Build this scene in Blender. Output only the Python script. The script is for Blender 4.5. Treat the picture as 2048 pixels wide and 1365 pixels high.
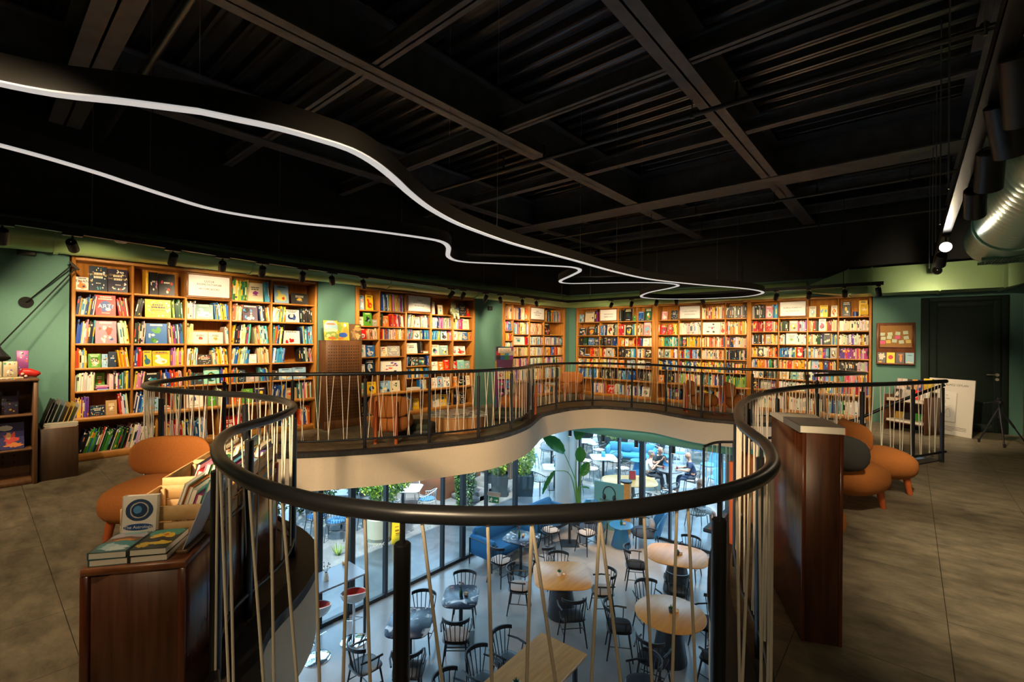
import bpy, math, random
import numpy as np
from mathutils import Vector, Matrix, Euler
from mathutils.geometry import tessellate_polygon
S = bpy.context.scene
for o in list(bpy.data.objects): bpy.data.objects.remove(o)
COL = S.collection
R = math.radians
# ------------------------------------------------------------------ camera
H = 1.5; F = 928.6
def camrot(yaw, pitch, roll):
    cy, sy, cp, sp, cr, sr = math.cos(yaw), math.sin(yaw), math.cos(pitch), math.sin(pitch), math.cos(roll), math.sin(roll)
    f = Vector((-sy*cp, cy*cp, sp)); r = Vector((cy, sy, 0)); u = r.cross(f)
    return cr*r + sr*u, -sr*r + cr*u, f
CR, CU, CF = camrot(R(40.66), R(.046), R(.5))
cam = bpy.data.objects.new('camera', bpy.data.cameras.new('camera')); COL.objects.link(cam)
cam.data.sensor_width = 36; cam.data.lens = 36*F/2048; cam.data.clip_start = .05; cam.data.clip_end = 200
cam.matrix_world = Matrix(((CR.x, CU.x, -CF.x, 0), (CR.y, CU.y, -CF.y, 0), (CR.z, CU.z, -CF.z, H), (0, 0, 0, 1)))
S.camera = cam
CAM = Vector((0, 0, H))
def ray(px, py): return CR*((px-1024)/F) - CU*((py-682.5)/F) + CF
def AT(px, py, z): d = ray(px, py); return CAM + d*((z-H)/d.z)          # where a sight line meets a level
def AX(px, py, x): d = ray(px, py); return CAM + d*(x/d.x)
def AY(px, py, y): d = ray(px, py); return CAM + d*(y/d.y)
def PROJ(p):
    v = Vector(p)-CAM; z = v.dot(CF)
    return (1024+F*v.dot(CR)/z, 682.5-F*v.dot(CU)/z, z)
# ------------------------------------------------------------------ world, sun, exposure
S.view_settings.view_transform = 'Standard'; S.view_settings.look = 'None'
S.view_settings.exposure = 1.2; S.view_settings.gamma = 1.0; S.view_settings.use_curve_mapping = False
w = bpy.data.worlds.new('sky'); S.world = w; w.use_nodes = True
wn = w.node_tree; bg = wn.nodes['Background']
bg.inputs[0].default_value = (.50, .74, 1.0, 1); bg.inputs[1].default_value = 3.0
sun = bpy.data.objects.new('sun', bpy.data.lights.new('sun', 'SUN')); COL.objects.link(sun)
sun.data.energy = 5.5; sun.data.angle = R(.6); sun.data.color = (1, .96, .88)
sun.rotation_euler = Vector((-.20, .26, -.95)).to_track_quat('-Z', 'Y').to_euler()
S.cycles.max_bounces = 8; S.cycles.transparent_max_bounces = 16
S.cycles.sample_clamp_indirect = 4.0
# ------------------------------------------------------------------ materials
MATS = {}
def nodes(name):
    m = bpy.data.materials.new(name); m.use_nodes = True
    return m, m.node_tree.nodes, m.node_tree.links, m.node_tree.nodes['Principled BSDF']
def mat(name, col, rough=.5, metal=0, spec=.5, emit=None, var=0, scale=30):
    if name in MATS: return MATS[name]
    m, n, l, b = nodes(name)
    b.inputs['Base Color'].default_value = (*col, 1); b.inputs['Roughness'].default_value = rough
    b.inputs['Metallic'].default_value = metal; b.inputs['Specular IOR Level'].default_value = spec
    if emit:
        b.inputs['Emission Color'].default_value = (*col, 1); b.inputs['Emission Strength'].default_value = emit
    if var:
        t = n.new('ShaderNodeTexNoise'); t.inputs['Scale'].default_value = scale; t.inputs['Detail'].default_value = 4
        c = n.new('ShaderNodeTexCoord'); l.new(c.outputs['Object'], t.inputs['Vector'])
        r = n.new('ShaderNodeValToRGB'); l.new(t.outputs['Fac'], r.inputs['Fac'])
        r.color_ramp.elements[0].position = .3; r.color_ramp.elements[1].position = .7
        r.color_ramp.elements[0].color = (*[x*(1-var) for x in col], 1); r.color_ramp.elements[1].color = (*[min(1, x*(1+var)) for x in col], 1)
        l.new(r.outputs[0], b.inputs['Base Color'])
        bp = n.new('ShaderNodeBump'); bp.inputs['Strength'].default_value = .15; bp.inputs['Distance'].default_value = .004
        l.new(t.outputs['Fac'], bp.inputs['Height']); l.new(bp.outputs[0], b.inputs['Normal'])
    MATS[name] = m; return m
def woodmat(name, dark, light, axis='Z', scale=6, rough=.4, stretch=14):
    m, n, l, b = nodes(name)
    c = n.new('ShaderNodeTexCoord'); mp = n.new('ShaderNodeMapping'); l.new(c.outputs['Object'], mp.inputs['Vector'])
    s = [stretch]*3; s['XYZ'.index(axis)] = 1.0; mp.inputs['Scale'].default_value = s
    t = n.new('ShaderNodeTexNoise'); t.inputs['Scale'].default_value = scale/3; t.inputs['Detail'].default_value = 6; t.inputs['Roughness'].default_value = .6
    t.inputs['Distortion'].default_value = .4
    l.new(mp.outputs[0], t.inputs['Vector'])
    r = n.new('ShaderNodeValToRGB'); r.color_ramp.elements[0].position = .32; r.color_ramp.elements[1].position = .68
    r.color_ramp.elements[0].color = (*dark, 1); r.color_ramp.elements[1].color = (*light, 1)
    l.new(t.outputs['Fac'], r.inputs['Fac']); l.new(r.outputs[0], b.inputs['Base Color'])
    b.inputs['Roughness'].default_value = rough
    bp = n.new('ShaderNodeBump'); bp.inputs['Strength'].default_value = .08; bp.inputs['Distance'].default_value = .003
    l.new(t.outputs['Fac'], bp.inputs['Height']); l.new(bp.outputs[0], b.inputs['Normal'])
    MATS[name] = m; return m
oak = woodmat('shelf_oak', (.30, .115, .018), (.50, .215, .04), 'Z')
oakh = woodmat('shelf_oak_flat', (.31, .12, .018), (.52, .225, .042), 'Y')
wal = woodmat('walnut', (.055, .018, .008), (.14, .052, .022), 'Z', 5, .38)
walr = woodmat('red_walnut', (.065, .017, .007), (.14, .04, .015), 'Z', 5, .22)
waln = woodmat('dark_plywood', (.05, .022, .009), (.095, .045, .018), 'Z', 7, .5)
walb = woodmat('cabinet_wood', (.10, .045, .017), (.17, .08, .032), 'Z', 7, .5)
pine = woodmat('pine', (.50, .29, .11), (.72, .47, .21), 'Y', 4, .55, 8)
toak = woodmat('table_oak', (.54, .225, .042), (.70, .33, .075), 'Y', 6, .35, 10)
orgw = woodmat('orange_stained_wood', (.24, .05, .012), (.33, .08, .02), 'Z', 5, .4)
wallg = mat('green_wall_paint', (.078, .19, .148), .75, var=.04, scale=60)
blk = mat('black_steel', (.012, .013, .016), .42, .0, .5)
blkr = mat('handrail_black_paint', (.018, .019, .021), .34, .3, .6)
beamm = mat('ceiling_black_paint', (.105, .112, .13), .42, .0, .5, var=.25, scale=6)
deckm = mat('deck_black_paint', (.10, .107, .125), .24, .8, .6)
spotm = mat('spotlight_black', (.011, .011, .012), .38)
cream = mat('fascia_cream_paint', (.74, .60, .43), .7, var=.03, scale=40)
ledge = mat('ledge_dark_stone', (.014, .017, .023), .5, var=.2)
ropem = mat('white_rope', (.70, .62, .49), .8)
ductm = mat('green_duct_paint', (.27, .42, .17), .33, .25, .5)
ductt = mat('teal_duct_paint', (.24, .48, .34), .3, .3, .5)
white = mat('white_paint', (.8, .79, .76), .5)
paper = mat('paper', (.82, .77, .66), .8)
chrome = mat('chrome', (.8, .8, .82), .1, 1)
def floormat():
    m, n, l, b = nodes('stone_floor_tiles')
    c = n.new('ShaderNodeTexCoord')
    geo = n.new('ShaderNodeNewGeometry')
    mp = n.new('ShaderNodeMapping'); mp.inputs['Scale'].default_value = (1.3, 2.5, 1); l.new(geo.outputs['Position'], mp.inputs['Vector'])
    t = n.new('ShaderNodeTexNoise'); t.inputs['Scale'].default_value = 3.0; t.inputs['Detail'].default_value = 9; t.inputs['Roughness'].default_value = .70; t.inputs['Distortion'].default_value = .1
    l.new(mp.outputs[0], t.inputs['Vector'])
    r = n.new('ShaderNodeValToRGB'); r.color_ramp.elements[0].position = .30; r.color_ramp.elements[1].position = .74
    r.color_ramp.elements[0].color = (.065, .054, .038, 1); r.color_ramp.elements[1].color = (.27, .225, .15, 1)
    l.new(t.outputs['Fac'], r.inputs['Fac'])
    sep = n.new('ShaderNodeSeparateXYZ'); l.new(geo.outputs['Position'], sep.inputs[0])
    def grid(sock, per, off, wd):
        a = n.new('ShaderNodeMath'); a.operation = 'ADD'; a.inputs[1].default_value = -off + per*60; l.new(sock, a.inputs[0])
        mo = n.new('ShaderNodeMath'); mo.operation = 'MODULO'; mo.inputs[1].default_value = per; l.new(a.outputs[0], mo.inputs[0])
        lt = n.new('ShaderNodeMath'); lt.operation = 'LESS_THAN'; lt.inputs[1].default_value = wd; l.new(mo.outputs[0], lt.inputs[0])
        return lt.outputs[0]
    g1 = grid(sep.outputs[0], .612, .158, .0035); g2 = grid(sep.outputs[1], .623, 2.83, .0035)
    mx = n.new('ShaderNodeMath'); mx.operation = 'MAXIMUM'; l.new(g1, mx.inputs[0]); l.new(g2, mx.inputs[1])
    mix = n.new('ShaderNodeMixRGB'); mix.inputs[2].default_value = (.012, .01, .008, 1); l.new(mx.outputs[0], mix.inputs[0]); l.new(r.outputs[0], mix.inputs[1])
    l.new(mix.outputs[0], b.inputs['Base Color']); b.inputs['Roughness'].default_value = .5
    bp = n.new('ShaderNodeBump'); bp.inputs['Strength'].default_value = .12; bp.inputs['Distance'].default_value = .004
    l.new(t.outputs['Fac'], bp.inputs['Height']); l.new(bp.outputs[0], b.inputs['Normal'])
    return m
tilem = floormat()
def stone(name, c0, c1, sc, rough, p0=.35, p1=.65):
    m, n, l, b = nodes(name); g = n.new('ShaderNodeNewGeometry')
    t = n.new('ShaderNodeTexNoise'); t.inputs['Scale'].default_value = sc; t.inputs['Detail'].default_value = 9; t.inputs['Distortion'].default_value = 1.0
    l.new(g.outputs['Position'], t.inputs['Vector'])
    r = n.new('ShaderNodeValToRGB'); r.color_ramp.elements[0].position = p0; r.color_ramp.elements[1].position = p1
    r.color_ramp.elements[0].color = (*c0, 1); r.color_ramp.elements[1].color = (*c1, 1)
    l.new(t.outputs['Fac'], r.inputs['Fac']); l.new(r.outputs[0], b.inputs['Base Color']); b.inputs['Roughness'].default_value = rough
    MATS[name] = m; return m
resin = stone('resin_floor', (.25, .24, .235), (.31, .295, .285), 1.2, .22)
pav = stone('patio_stone', (.105, .10, .10), (.20, .19, .18), 1.5, .22)
marble = stone('blue_marble', (.010, .022, .05), (.55, .60, .66), 5.5, .25, .56, .66)
def glassmat(name, tint, gl=.06):
    m = bpy.data.materials.new(name); m.use_nodes = True; n = m.node_tree.nodes; l = m.node_tree.links
    n.remove(n['Principled BSDF']); out = n['Material Output']
    t = n.new('ShaderNodeBsdfTransparent'); t.inputs[0].default_value = (*tint, 1)
    g = n.new('ShaderNodeBsdfGlossy'); g.inputs['Roughness'].default_value = .02
    lw = n.new('ShaderNodeLayerWeight'); pw = n.new('ShaderNodeMath'); pw.operation = 'POWER'; pw.inputs[1].default_value = 4.5; l.new(lw.outputs['Facing'], pw.inputs[0])
    f = n.new('ShaderNodeMath'); f.operation = 'MULTIPLY_ADD'; f.inputs[1].default_value = .45; f.inputs[2].default_value = .02; l.new(pw.outputs[0], f.inputs[0])
    mx = n.new('ShaderNodeMixShader'); l.new(f.outputs[0], mx.inputs[0]); l.new(t.outputs[0], mx.inputs[1]); l.new(g.outputs[0], mx.inputs[2])
    l.new(mx.outputs[0], out.inputs[0]); return m
glass = glassmat('clear_glass', (.80, .88, .90))
def colmat(name, rough):
    m, n, l, b = nodes(name); a = n.new('ShaderNodeVertexColor'); a.layer_name = 'Col'
    l.new(a.outputs[0], b.inputs['Base Color']); b.inputs['Roughness'].default_value = rough; MATS[name] = m; return m
bookm = colmat('printed_covers', .42)
leafm = colmat('leaves', .5)
def fabric(name, c, sc=220):
    return mat(name, c, .9, var=.22, scale=sc)
orgf = fabric('orange_felt', (.36, .115, .018)); bluef = fabric('blue_fabric', (.02, .15, .36)); greyf = fabric('grey_fabric', (.30, .28, .27))
# ------------------------------------------------------------------ mesh builder
W = {}
class MB:
    def __init__(s): s.v = []; s.f = []; s.c = []; s.m = []; s.cur = (.5, .5, .5); s.mi = 0
    def col(s, c): s.cur = c; return s
    def add(s, vs, fs):
        o = len(s.v); s.v += [tuple(v) for v in vs]
        for f in fs: s.f.append([i+o for i in f]); s.c.append(s.cur); s.m.append(s.mi)
        return s
    def box(s, lo, hi, M=None):
        x0, y0, z0 = lo; x1, y1, z1 = hi
        v = [Vector(p) for p in ((x0,y0,z0),(x1,y0,z0),(x1,y1,z0),(x0,y1,z0),(x0,y0,z1),(x1,y0,z1),(x1,y1,z1),(x0,y1,z1))]
        if M: v = [M @ p for p in v]
        return s.add(v, [(3,2,1,0),(4,5,6,7),(0,1,5,4),(1,2,6,5),(2,3,7,6),(3,0,4,7)])
    def bbox(s, lo, hi, b=.006, M=None):                 # box with chamfered upright and level edges
        x0, y0, z0 = lo; x1, y1, z1 = hi
        b = min(b, (x1-x0)/2.2, (y1-y0)/2.2, (z1-z0)/2.2)
        def ring(i, z): return [(x0+b+i,y0+i,z),(x1-b-i,y0+i,z),(x1-i,y0+b+i,z),(x1-i,y1-b-i,z),(x1-b-i,y1-i,z),(x0+b+i,y1-i,z),(x0+i,y1-b-i,z),(x0+i,y0+b+i,z)]
        rs = [ring(b*.7, z0), ring(0, z0+b), ring(0, z1-b), ring(b*.7, z1)]
        return s.loft(rs, M)
    def loft(s, rings, M=None, cap=True, closed=True):
        n = len(rings[0]); v = [Vector(p) for r in rings for p in r]
        if M: v = [M @ p for p in v]
        fs = []
        for k in range(len(rings)-1):
            for i in range(n if closed else n-1):
                j = (i+1) % n; fs.append((k*n+i, k*n+j, (k+1)*n+j, (k+1)*n+i))
        if cap and closed: fs.append(tuple(range(n-1, -1, -1))); fs.append(tuple(range((len(rings)-1)*n, len(rings)*n)))
        return s.add(v, fs)
    def tube(s, pts, r, n=10, cap=True, up=None):
        pts = [Vector(p) for p in pts]; rs = r if isinstance(r, (list, tuple)) else [r]*len(pts); rings = []
        prev = None
        for i, p in enumerate(pts):
            t = (pts[min(i+1, len(pts)-1)]-pts[max(i-1, 0)]).normalized()
            if prev is None:
                a = Vector((0, 0, 1)) if abs(t.z) < .9 else Vector((1, 0, 0)); e1 = t.cross(a).normalized()
            else: e1 = (prev - t*prev.dot(t)).normalized()
            prev = e1; e2 = t.cross(e1)
            rings.append([p+(e1*math.cos(6.28319*k/n)+e2*math.sin(6.28319*k/n))*rs[i] for k in range(n)])
        return s.loft(rings, None, cap)
    def rev(s, c, d, prof, n=18):                        # turned shape about any axis: (distance along, radius)
        c = Vector(c); d = Vector(d).normalized(); e1 = d.cross(Vector((0, 0, 1)) if abs(d.z) < .9 else Vector((1, 0, 0))).normalized(); e2 = d.cross(e1)
        return s.loft([[c+d*t+(e1*math.cos(6.28319*k/n)+e2*math.sin(6.28319*k/n))*r for k in range(n)] for t, r in prof], None, False)
    def cyl(s, p0, p1, r, r1=None, n=14): return s.tube([p0, p1], [r, r if r1 is None else r1], n)
    def lathe(s, prof, c=(0, 0, 0), n=24, sx=1, sy=1, M=None):
        return s.loft([[(c[0]+r*sx*math.cos(6.28319*k/n), c[1]+r*sy*math.sin(6.28319*k/n), c[2]+z) for k in range(n)] for r, z in prof], M)
    def ball(s, c, r, n=14, m=8, M=None):
        rx, ry, rz = r if isinstance(r, (tuple, list)) else (r, r, r)
        return s.loft([[(c[0]+rx*math.cos(6.28319*k/n)*math.sin(a), c[1]+ry*math.sin(6.28319*k/n)*math.sin(a), c[2]-rz*math.cos(a)) for k in range(n)] for a in [max(.02, min(3.12, math.pi*i/m)) for i in range(m+1)]], M)
    def sup(s, c, r, e=2.6, n=24, m=12, M=None, e2=2.0):  # rounded cushion: a superellipsoid
        def sg(x, p): return math.copysign(abs(x)**p, x)
        rings = []
        for i in range(m+1):
            a = -math.pi/2+math.pi*max(.015, min(.985, i/m)); ca = sg(math.cos(a), 2/e2); sa = sg(math.sin(a), 2/e2)
            rings.append([(c[0]+r[0]*ca*sg(math.cos(6.28319*k/n), 2/e), c[1]+r[1]*ca*sg(math.sin(6.28319*k/n), 2/e), c[2]+r[2]*sa) for k in range(n)])
        return s.loft(rings, M)
    def prism(s, poly, z0, z1, holes=()):
        loops = [[Vector((x, y, 0)) for x, y in poly]]+[[Vector((x, y, 0)) for x, y in h] for h in holes]
        flat = [p for lp in loops for p in lp]; tris = tessellate_polygon(loops); n = len(flat)
        v = [(p.x, p.y, z1) for p in flat]+[(p.x, p.y, z0) for p in flat]; fs = []
        for t in tris:
            a, b, c = [flat[i] for i in t]
            if (b-a).cross(c-a).z < 0: t = t[::-1]
            fs.append(tuple(t)); fs.append(tuple(i+n for i in t[::-1]))
        o = 0
        for lp in loops:
            k = len(lp)
            area = sum(lp[i].x*lp[(i+1) % k].y-lp[(i+1) % k].x*lp[i].y for i in range(k))
            flip = (area < 0) ^ (o > 0)
            for i in range(k):
                j = (i+1) % k; q = (o+i, o+j, n+o+j, n+o+i); fs.append(q if flip else q[::-1])
            o += k
        return s.add(v, fs)
    def quad(s, a, b, c, d): return s.add([a, b, c, d], [(0, 1, 2, 3)])
    def build(s, name, m, parent=None, smooth=40, org=None):
        V = np.array(s.v, float)
        if org is None: org = Vector(((V[:,0].min()+V[:,0].max())/2, (V[:,1].min()+V[:,1].max())/2, V[:,2].min()))
        org = Vector(org); V = V-np.array(org)
        me = bpy.data.meshes.new(name); me.from_pydata(V.tolist(), [], s.f)
        ms = m if isinstance(m, (list, tuple)) else [m]
        for x in ms: me.materials.append(x)
        if len(ms) > 1: me.polygons.foreach_set('material_index', s.m)
        if any(x in (bookm, leafm) for x in ms):
            at = me.color_attributes.new('Col', 'FLOAT_COLOR', 'CORNER')
            arr = np.array([c for f, c in zip(s.f, s.c) for _ in f], np.float32).reshape(-1, 3)
            at.data.foreach_set('color', np.hstack([arr, np.ones((len(arr), 1), np.float32)]).ravel())
        if smooth:
            me.shade_smooth(); me.set_sharp_from_angle(angle=R(smooth))
        me.update()
        o = bpy.data.objects.new(name, me); COL.objects.link(o)
        if parent is not None:
            o.parent = parent; o.location = org-W.get(parent.name, Vector((0, 0, 0)))
        else: o.location = org
        W[o.name] = org
        return o
def tag(o, label, cat, group=None, kind=None):
    o['label'] = label; o['category'] = cat
    if group: o['group'] = group
    if kind: o['kind'] = kind
    return o
def thing(name, label, cat, loc=(0, 0, 0), group=None):
    o = bpy.data.objects.new(name, None); COL.objects.link(o); o.location = loc; o.empty_display_size = .1
    W[o.name] = Vector(loc); return tag(o, label, cat, group)
def struct(name, mb, m, parent=None, smooth=40):
    o = mb.build(name, m, parent, smooth)
    if parent is None: o['kind'] = 'structure'
    return o
def dup(root, loc, rotz, label=None, group=None):
    r = root.copy(); COL.objects.link(r); r.location = loc; r.rotation_euler = (0, 0, rotz)
    if label: r['label'] = label
    if group: r['group'] = group
    def rec(src, dst):
        for ch in list(src.children):
            c = ch.copy(); COL.objects.link(c); c.parent = dst; rec(ch, c)
    rec(root, r); return r
def spline(pts, step=.05):
    P = [Vector(p) for p in pts]; P = [2*P[0]-P[1]]+P+[2*P[-1]-P[-2]]; out = []
    for i in range(1, len(P)-2):
        a, b, c, d = P[i-1:i+3]; n = max(2, int((c-b).length/step))
        for k in range(n):
            t = k/n; out.append(.5*((2*b)+(c-a)*t+(2*a-5*b+4*c-d)*t*t+(3*b-a-3*c+d)*t**3))
    out.append(P[-2]); return out
def text(s, size, M, name, m, parent, ext=.0008, align='CENTER'):
    cu = bpy.data.curves.new('t', 'FONT'); cu.body = s; cu.size = size; cu.align_x = align; cu.align_y = 'CENTER'; cu.extrude = ext
    o = bpy.data.objects.new('t', cu); COL.objects.link(o)
    me = bpy.data.meshes.new_from_object(o); bpy.data.objects.remove(o)
    me.transform(M); mb = MB(); mb.v = [tuple(v.co) for v in me.vertices]; mb.f = [list(p.vertices) for p in me.polygons]; mb.c = [(0, 0, 0)]*len(mb.f); mb.m = [0]*len(mb.f)
    bpy.data.meshes.remove(me)
    return mb.build(name, m, parent, 0)
def face(org, xdir, ydir):                               # matrix whose local x, y lie on a surface
    x = Vector(xdir).normalized(); y = Vector(ydir).normalized(); z = x.cross(y)
    return Matrix(((x.x, y.x, z.x, org[0]), (x.y, y.y, z.y, org[1]), (x.z, y.z, z.z, org[2]), (0, 0, 0, 1)))
def spot(name, pos, target, watts, deg=70, blend=.7, col=(1, .72, .42), r=.02, parent=None):
    if watts > 200: r = .14
    l = bpy.data.lights.new(name, 'SPOT'); l.energy = watts; l.spot_size = R(deg); l.spot_blend = blend; l.color = col; l.shadow_soft_size = r
    o = bpy.data.objects.new(name, l); COL.objects.link(o)
    d = Vector(target)-Vector(pos); o.rotation_euler = d.to_track_quat('-Z', 'Y').to_euler()
    if parent is not None: o.parent = parent; o.location = Vector(pos)-W.get(parent.name, Vector((0, 0, 0)))
    else: o.location = pos
    return o

# ------------------------------------------------------------------ setting: the upper floor round the void
G = -3.6                                                 # ground-floor level
X0, X1, Y0, Y1 = -7.6, 2.3, -2.6, 11.42                  # faces of the four walls upstairs
RAIL = [(-1.15, 8.77, 1.0), (-1.0, 9.11, 1.0), (-0.84, 9.43, 1.0), (-0.68, 9.8, 1.0), (-0.59, 10.14, 1.0), (-0.79, 10.19, 1.0), (-1.17, 10.28, 1.0), (-1.91, 9.97, 1.0), (-2.25, 9.72, 1.0), (-2.75, 9.63, 1.0), (-3.18, 9.57, 1.0), (-3.73, 9.75, 1.0), (-4.33, 9.96, 1.0), (-4.93, 9.86, 1.0), (-5.57, 9.64, 1.0), (-5.94, 8.95, 1.008), (-5.96, 8.16, 1.016), (-5.89, 7.62, 1.021), (-5.61, 7.04, 1.024), (-5.28, 6.35, 1.027), (-5.11, 5.65, 1.035), (-5.11, 5.16, 1.035), (-5.31, 4.51, 1.035), (-5.52, 3.96, 1.035), (-5.77, 3.49, 1.035), (-6.04, 3.06, 1.035), (-6.45, 2.54, 1.035), (-6.6, 2.17, 1.035), (-6.48, 1.78, 1.035), (-6.24, 1.47, 1.035), (-5.99, 1.23, 1.035), (-5.72, 1.11, 1.035), (-5.398, 1.08, 1.035), (-5.22, 1.106, 1.035), (-4.957, 1.172, 1.035), (-4.655, 1.282, 1.035), (-4.39, 1.392, 1.035), (-4.185, 1.483, 1.035), (-3.942, 1.521, 1.035), (-3.694, 1.542, 1.035), (-3.47, 1.521, 1.035), (-3.268, 1.468, 1.035), (-3.082, 1.373, 1.035), (-2.929, 1.254, 1.035), (-2.786, 1.099, 1.035), (-2.7, 0.979, 1.035), (-2.587, 0.86, 1.035), (-2.445, 0.77, 1.035), (-2.269, 0.695, 1.035), (-2.086, 0.643, 1.035), (-1.93, 0.614, 1.035), (-1.81, 0.603, 1.035), (-1.643, 0.596, 1.035), (-1.497, 0.606, 1.035), (-1.386, 0.624, 1.035), (-1.293, 0.645, 1.035), (-1.183, 0.684, 1.035), (-1.091, 0.728, 1.035), (-1.033, 0.758, 1.035), (-0.99, 0.789, 1.035), (-0.894, 0.859, 1.035), (-0.808, 0.938, 1.035), (-0.727, 1.026, 1.035), (-0.644, 1.126, 1.035), (-0.569, 1.241, 1.035), (-0.517, 1.349, 1.035), (-0.462, 1.471, 1.035), (-0.419, 1.602, 1.035), (-0.391, 1.764, 1.035), (-0.392, 1.95, 1.035), (-0.427, 2.142, 1.035), (-0.501, 2.377, 1.035), (-0.601, 2.589, 1.035), (-0.711, 2.82, 1.035), (-0.76, 2.948, 1.035), (-0.882, 3.358, 1.035), (-0.962, 3.726, 1.035), (-1.02, 4.142, 1.035), (-1.046, 4.608, 1.035), (-1.03, 5.011, 1.035), (-0.925, 5.622, 1.035), (-0.768, 6.11, 1.035), (-0.577, 6.467, 1.035), (-0.37, 6.769, 1.035), (-0.091, 7.27, 1.035), (0.145, 7.752, 1.035), (0.347, 8.185, 1.035)]
rail = spline(RAIL, .04)
def offset(path, d):
    out = []
    for i, p in enumerate(path):
        t = path[min(i+2, len(path)-1)]-path[max(i-2, 0)]; n = Vector((-t.y, t.x, 0)).normalized(); out.append(Vector((p.x, p.y, 0))+n*d)
    return out
def dedupe(poly, d=.05):
    out = [poly[0]]
    for p in poly[1:]:
        if (p-out[-1]).length > d: out.append(p)
    return out
# the rail runs far end -> left loop -> near side; the void lies on its left hand
OFF = .17
i0 = min(range(len(rail)), key=lambda i: (rail[i].xy-Vector((-1.17, 10.28))).length)
edge = offset(rail[i0:], OFF)
for k in range(6): edge = [edge[0]]+[(edge[i-1]+edge[i]*2+edge[i+1])/4 for i in range(1, len(edge)-1)]+[edge[-1]]
tongue = [Vector(p+(0,)) for p in ((.26, 8.50), (-.2, 8.62), (-.75, 8.62), (-1.02, 8.58), (-1.24, 8.66), (-1.29, 8.85), (-.98, 9.5), (-.88, 9.9))]
hole = dedupe(edge+tongue, .06)
HOLE = [(p.x, p.y) for p in hole]
SLAB = [(-8.25, -2.9), (2.6, -2.9), (2.6, 11.9), (-8.25, 11.9)]
struct('floor', MB().prism(SLAB, -.05, 0, [HOLE]), tilem, smooth=0)
def band(path, z0, z1, d0, d1):                          # upright strip following the void edge, thick from d0 to d1 off the edge
    a = offset(path, d0); b = offset(path, d1); mb = MB()
    v = []; n = len(path)
    rings = [[(a[i].x, a[i].y, z0), (b[i].x, b[i].y, z0), (b[i].x, b[i].y, z1), (a[i].x, a[i].y, z1)] for i in range(n)]
    return mb.loft(rings)
edgeD = dedupe(edge, .06)
struct('trim_1', band(edgeD, -.49, -.052, -.12, -.012), cream)
struct('trim_2', band(edgeD, -.05, .012, -.13, .0), ledge)
low = MB().prism([(-8.0, -2.9), (2.6, -2.9), (2.6, 11.9), (-8.0, 11.9)], -.50, -.40, [[(p.x, p.y) for p in dedupe(offset(hole, -.05), .08)]])
struct('ceiling.001', low, mat('lower_ceiling_white', (.55, .53, .5), .8), smooth=0)
# ground floor, patio
struct('floor.001', MB().box((-7.86, -2.9, G-.1), (2.6, 11.66, G)), resin)
struct('floor.002', MB().box((-34, -10, G-.14), (-7.86, 42, G-.02)).box((-7.86, 11.66, G-.14), (16, 42, G-.02)), pav)
# upper walls, with niches for the bookcases
UA = [(.755, 3.81), (4.50, 7.54), (8.47, 11.23)]; UB = [(-7.37, -.565)]; UH = 2.49
wl = MB(); prev = -2.9
for a, b in UA+[(11.72, 11.72)]:
    wl.box((-8.1, prev, 0), (X0, min(a, 11.72), 4.75))
    if b > a: wl.box((-8.1, a, UH), (X0, b, 4.75)); wl.box((-8.1, a, 0), (-8.02, b, UH))
    prev = b
struct('wall_left', wl, wallg, smooth=0)
soot = mat('upper_wall_black_paint', (.012, .013, .013), .6)
struct('trim_5', MB().box((X0, Y0, 2.86), (X0+.012, Y1, 4.6)).box((X0, Y1-.012, 2.86), (X1, Y1, 4.6)).box((X1-.012, Y0, 2.86), (X1, Y1, 4.6)), soot, smooth=0)
wb = MB(); prev = X0
for a, b in UB+[(.14, 1.25), (2.6, 2.6)]:
    wb.box((prev, Y1, 0), (a, 11.92, 4.75))
    if b > a: wb.box((a, Y1, UH if b < 0 else 2.36), (b, 11.92, 4.75)); wb.box((a, 11.84, 0), (b, 11.92, UH))
    prev = b
struct('wall_back', wb, wallg, smooth=0)
struct('wall_right', MB().box((X1, -2.9, 0), (2.6, 11.92, 4.75)), wallg)
struct('wall_front', MB().box((-8.1, -2.9, 0), (2.6, Y0, 4.75)), wallg)
# ground-floor solid walls behind and to the right
lw = mat('lower_wall_paint', (.55, .55, .52), .8)
struct('wall_right.001', MB().box((2.3, -2.9, G), (2.6, 11.9, -.5)), lw)
struct('wall_front.001', MB().box((-7.9, -2.9, G), (2.6, -2.6, -.5)), lw)
# dark door in the back wall
dg = mat('dark_green_door_paint', (.009, .018, .013), .7, 0, .25)
d = MB(); 
d.bbox((.14, 11.36, 0), (.255, 11.46, 2.36), .008); d.bbox((1.17, 11.36, 0), (1.25, 11.46, 2.36), .008); d.bbox((.255, 11.36, 2.28), (1.17, 11.46, 2.36), .008)
dr = struct('door_1', d, dg)
d = MB().bbox((.256, 11.42, .01), (1.169, 11.46, 2.279), .004)
for a, b, c, e in ((.256, .36, .01, 2.279), (1.07, 1.169, .01, 2.279), (.36, 1.07, 2.18, 2.279), (.36, 1.07, .01, .14)): d.bbox((a, 11.395, c), (b, 11.43, e), .008)
d.build('door_leaf', dg, dr)
d = MB().cyl((1.12, 11.40, 1.0), (1.12, 11.375, 1.0), .026).cyl((1.12, 11.385, 1.0), (1.12, 11.35, 1.0), .009).tube([(1.12, 11.35, 1.0), (1.10, 11.345, 1.0), (.99, 11.345, .998)], .009).cyl((1.12, 11.40, .92), (1.12, 11.38, .92), .024)
d.build('door_handle', mat('brushed_nickel', (.55, .5, .42), .3, 1), dr)
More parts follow.
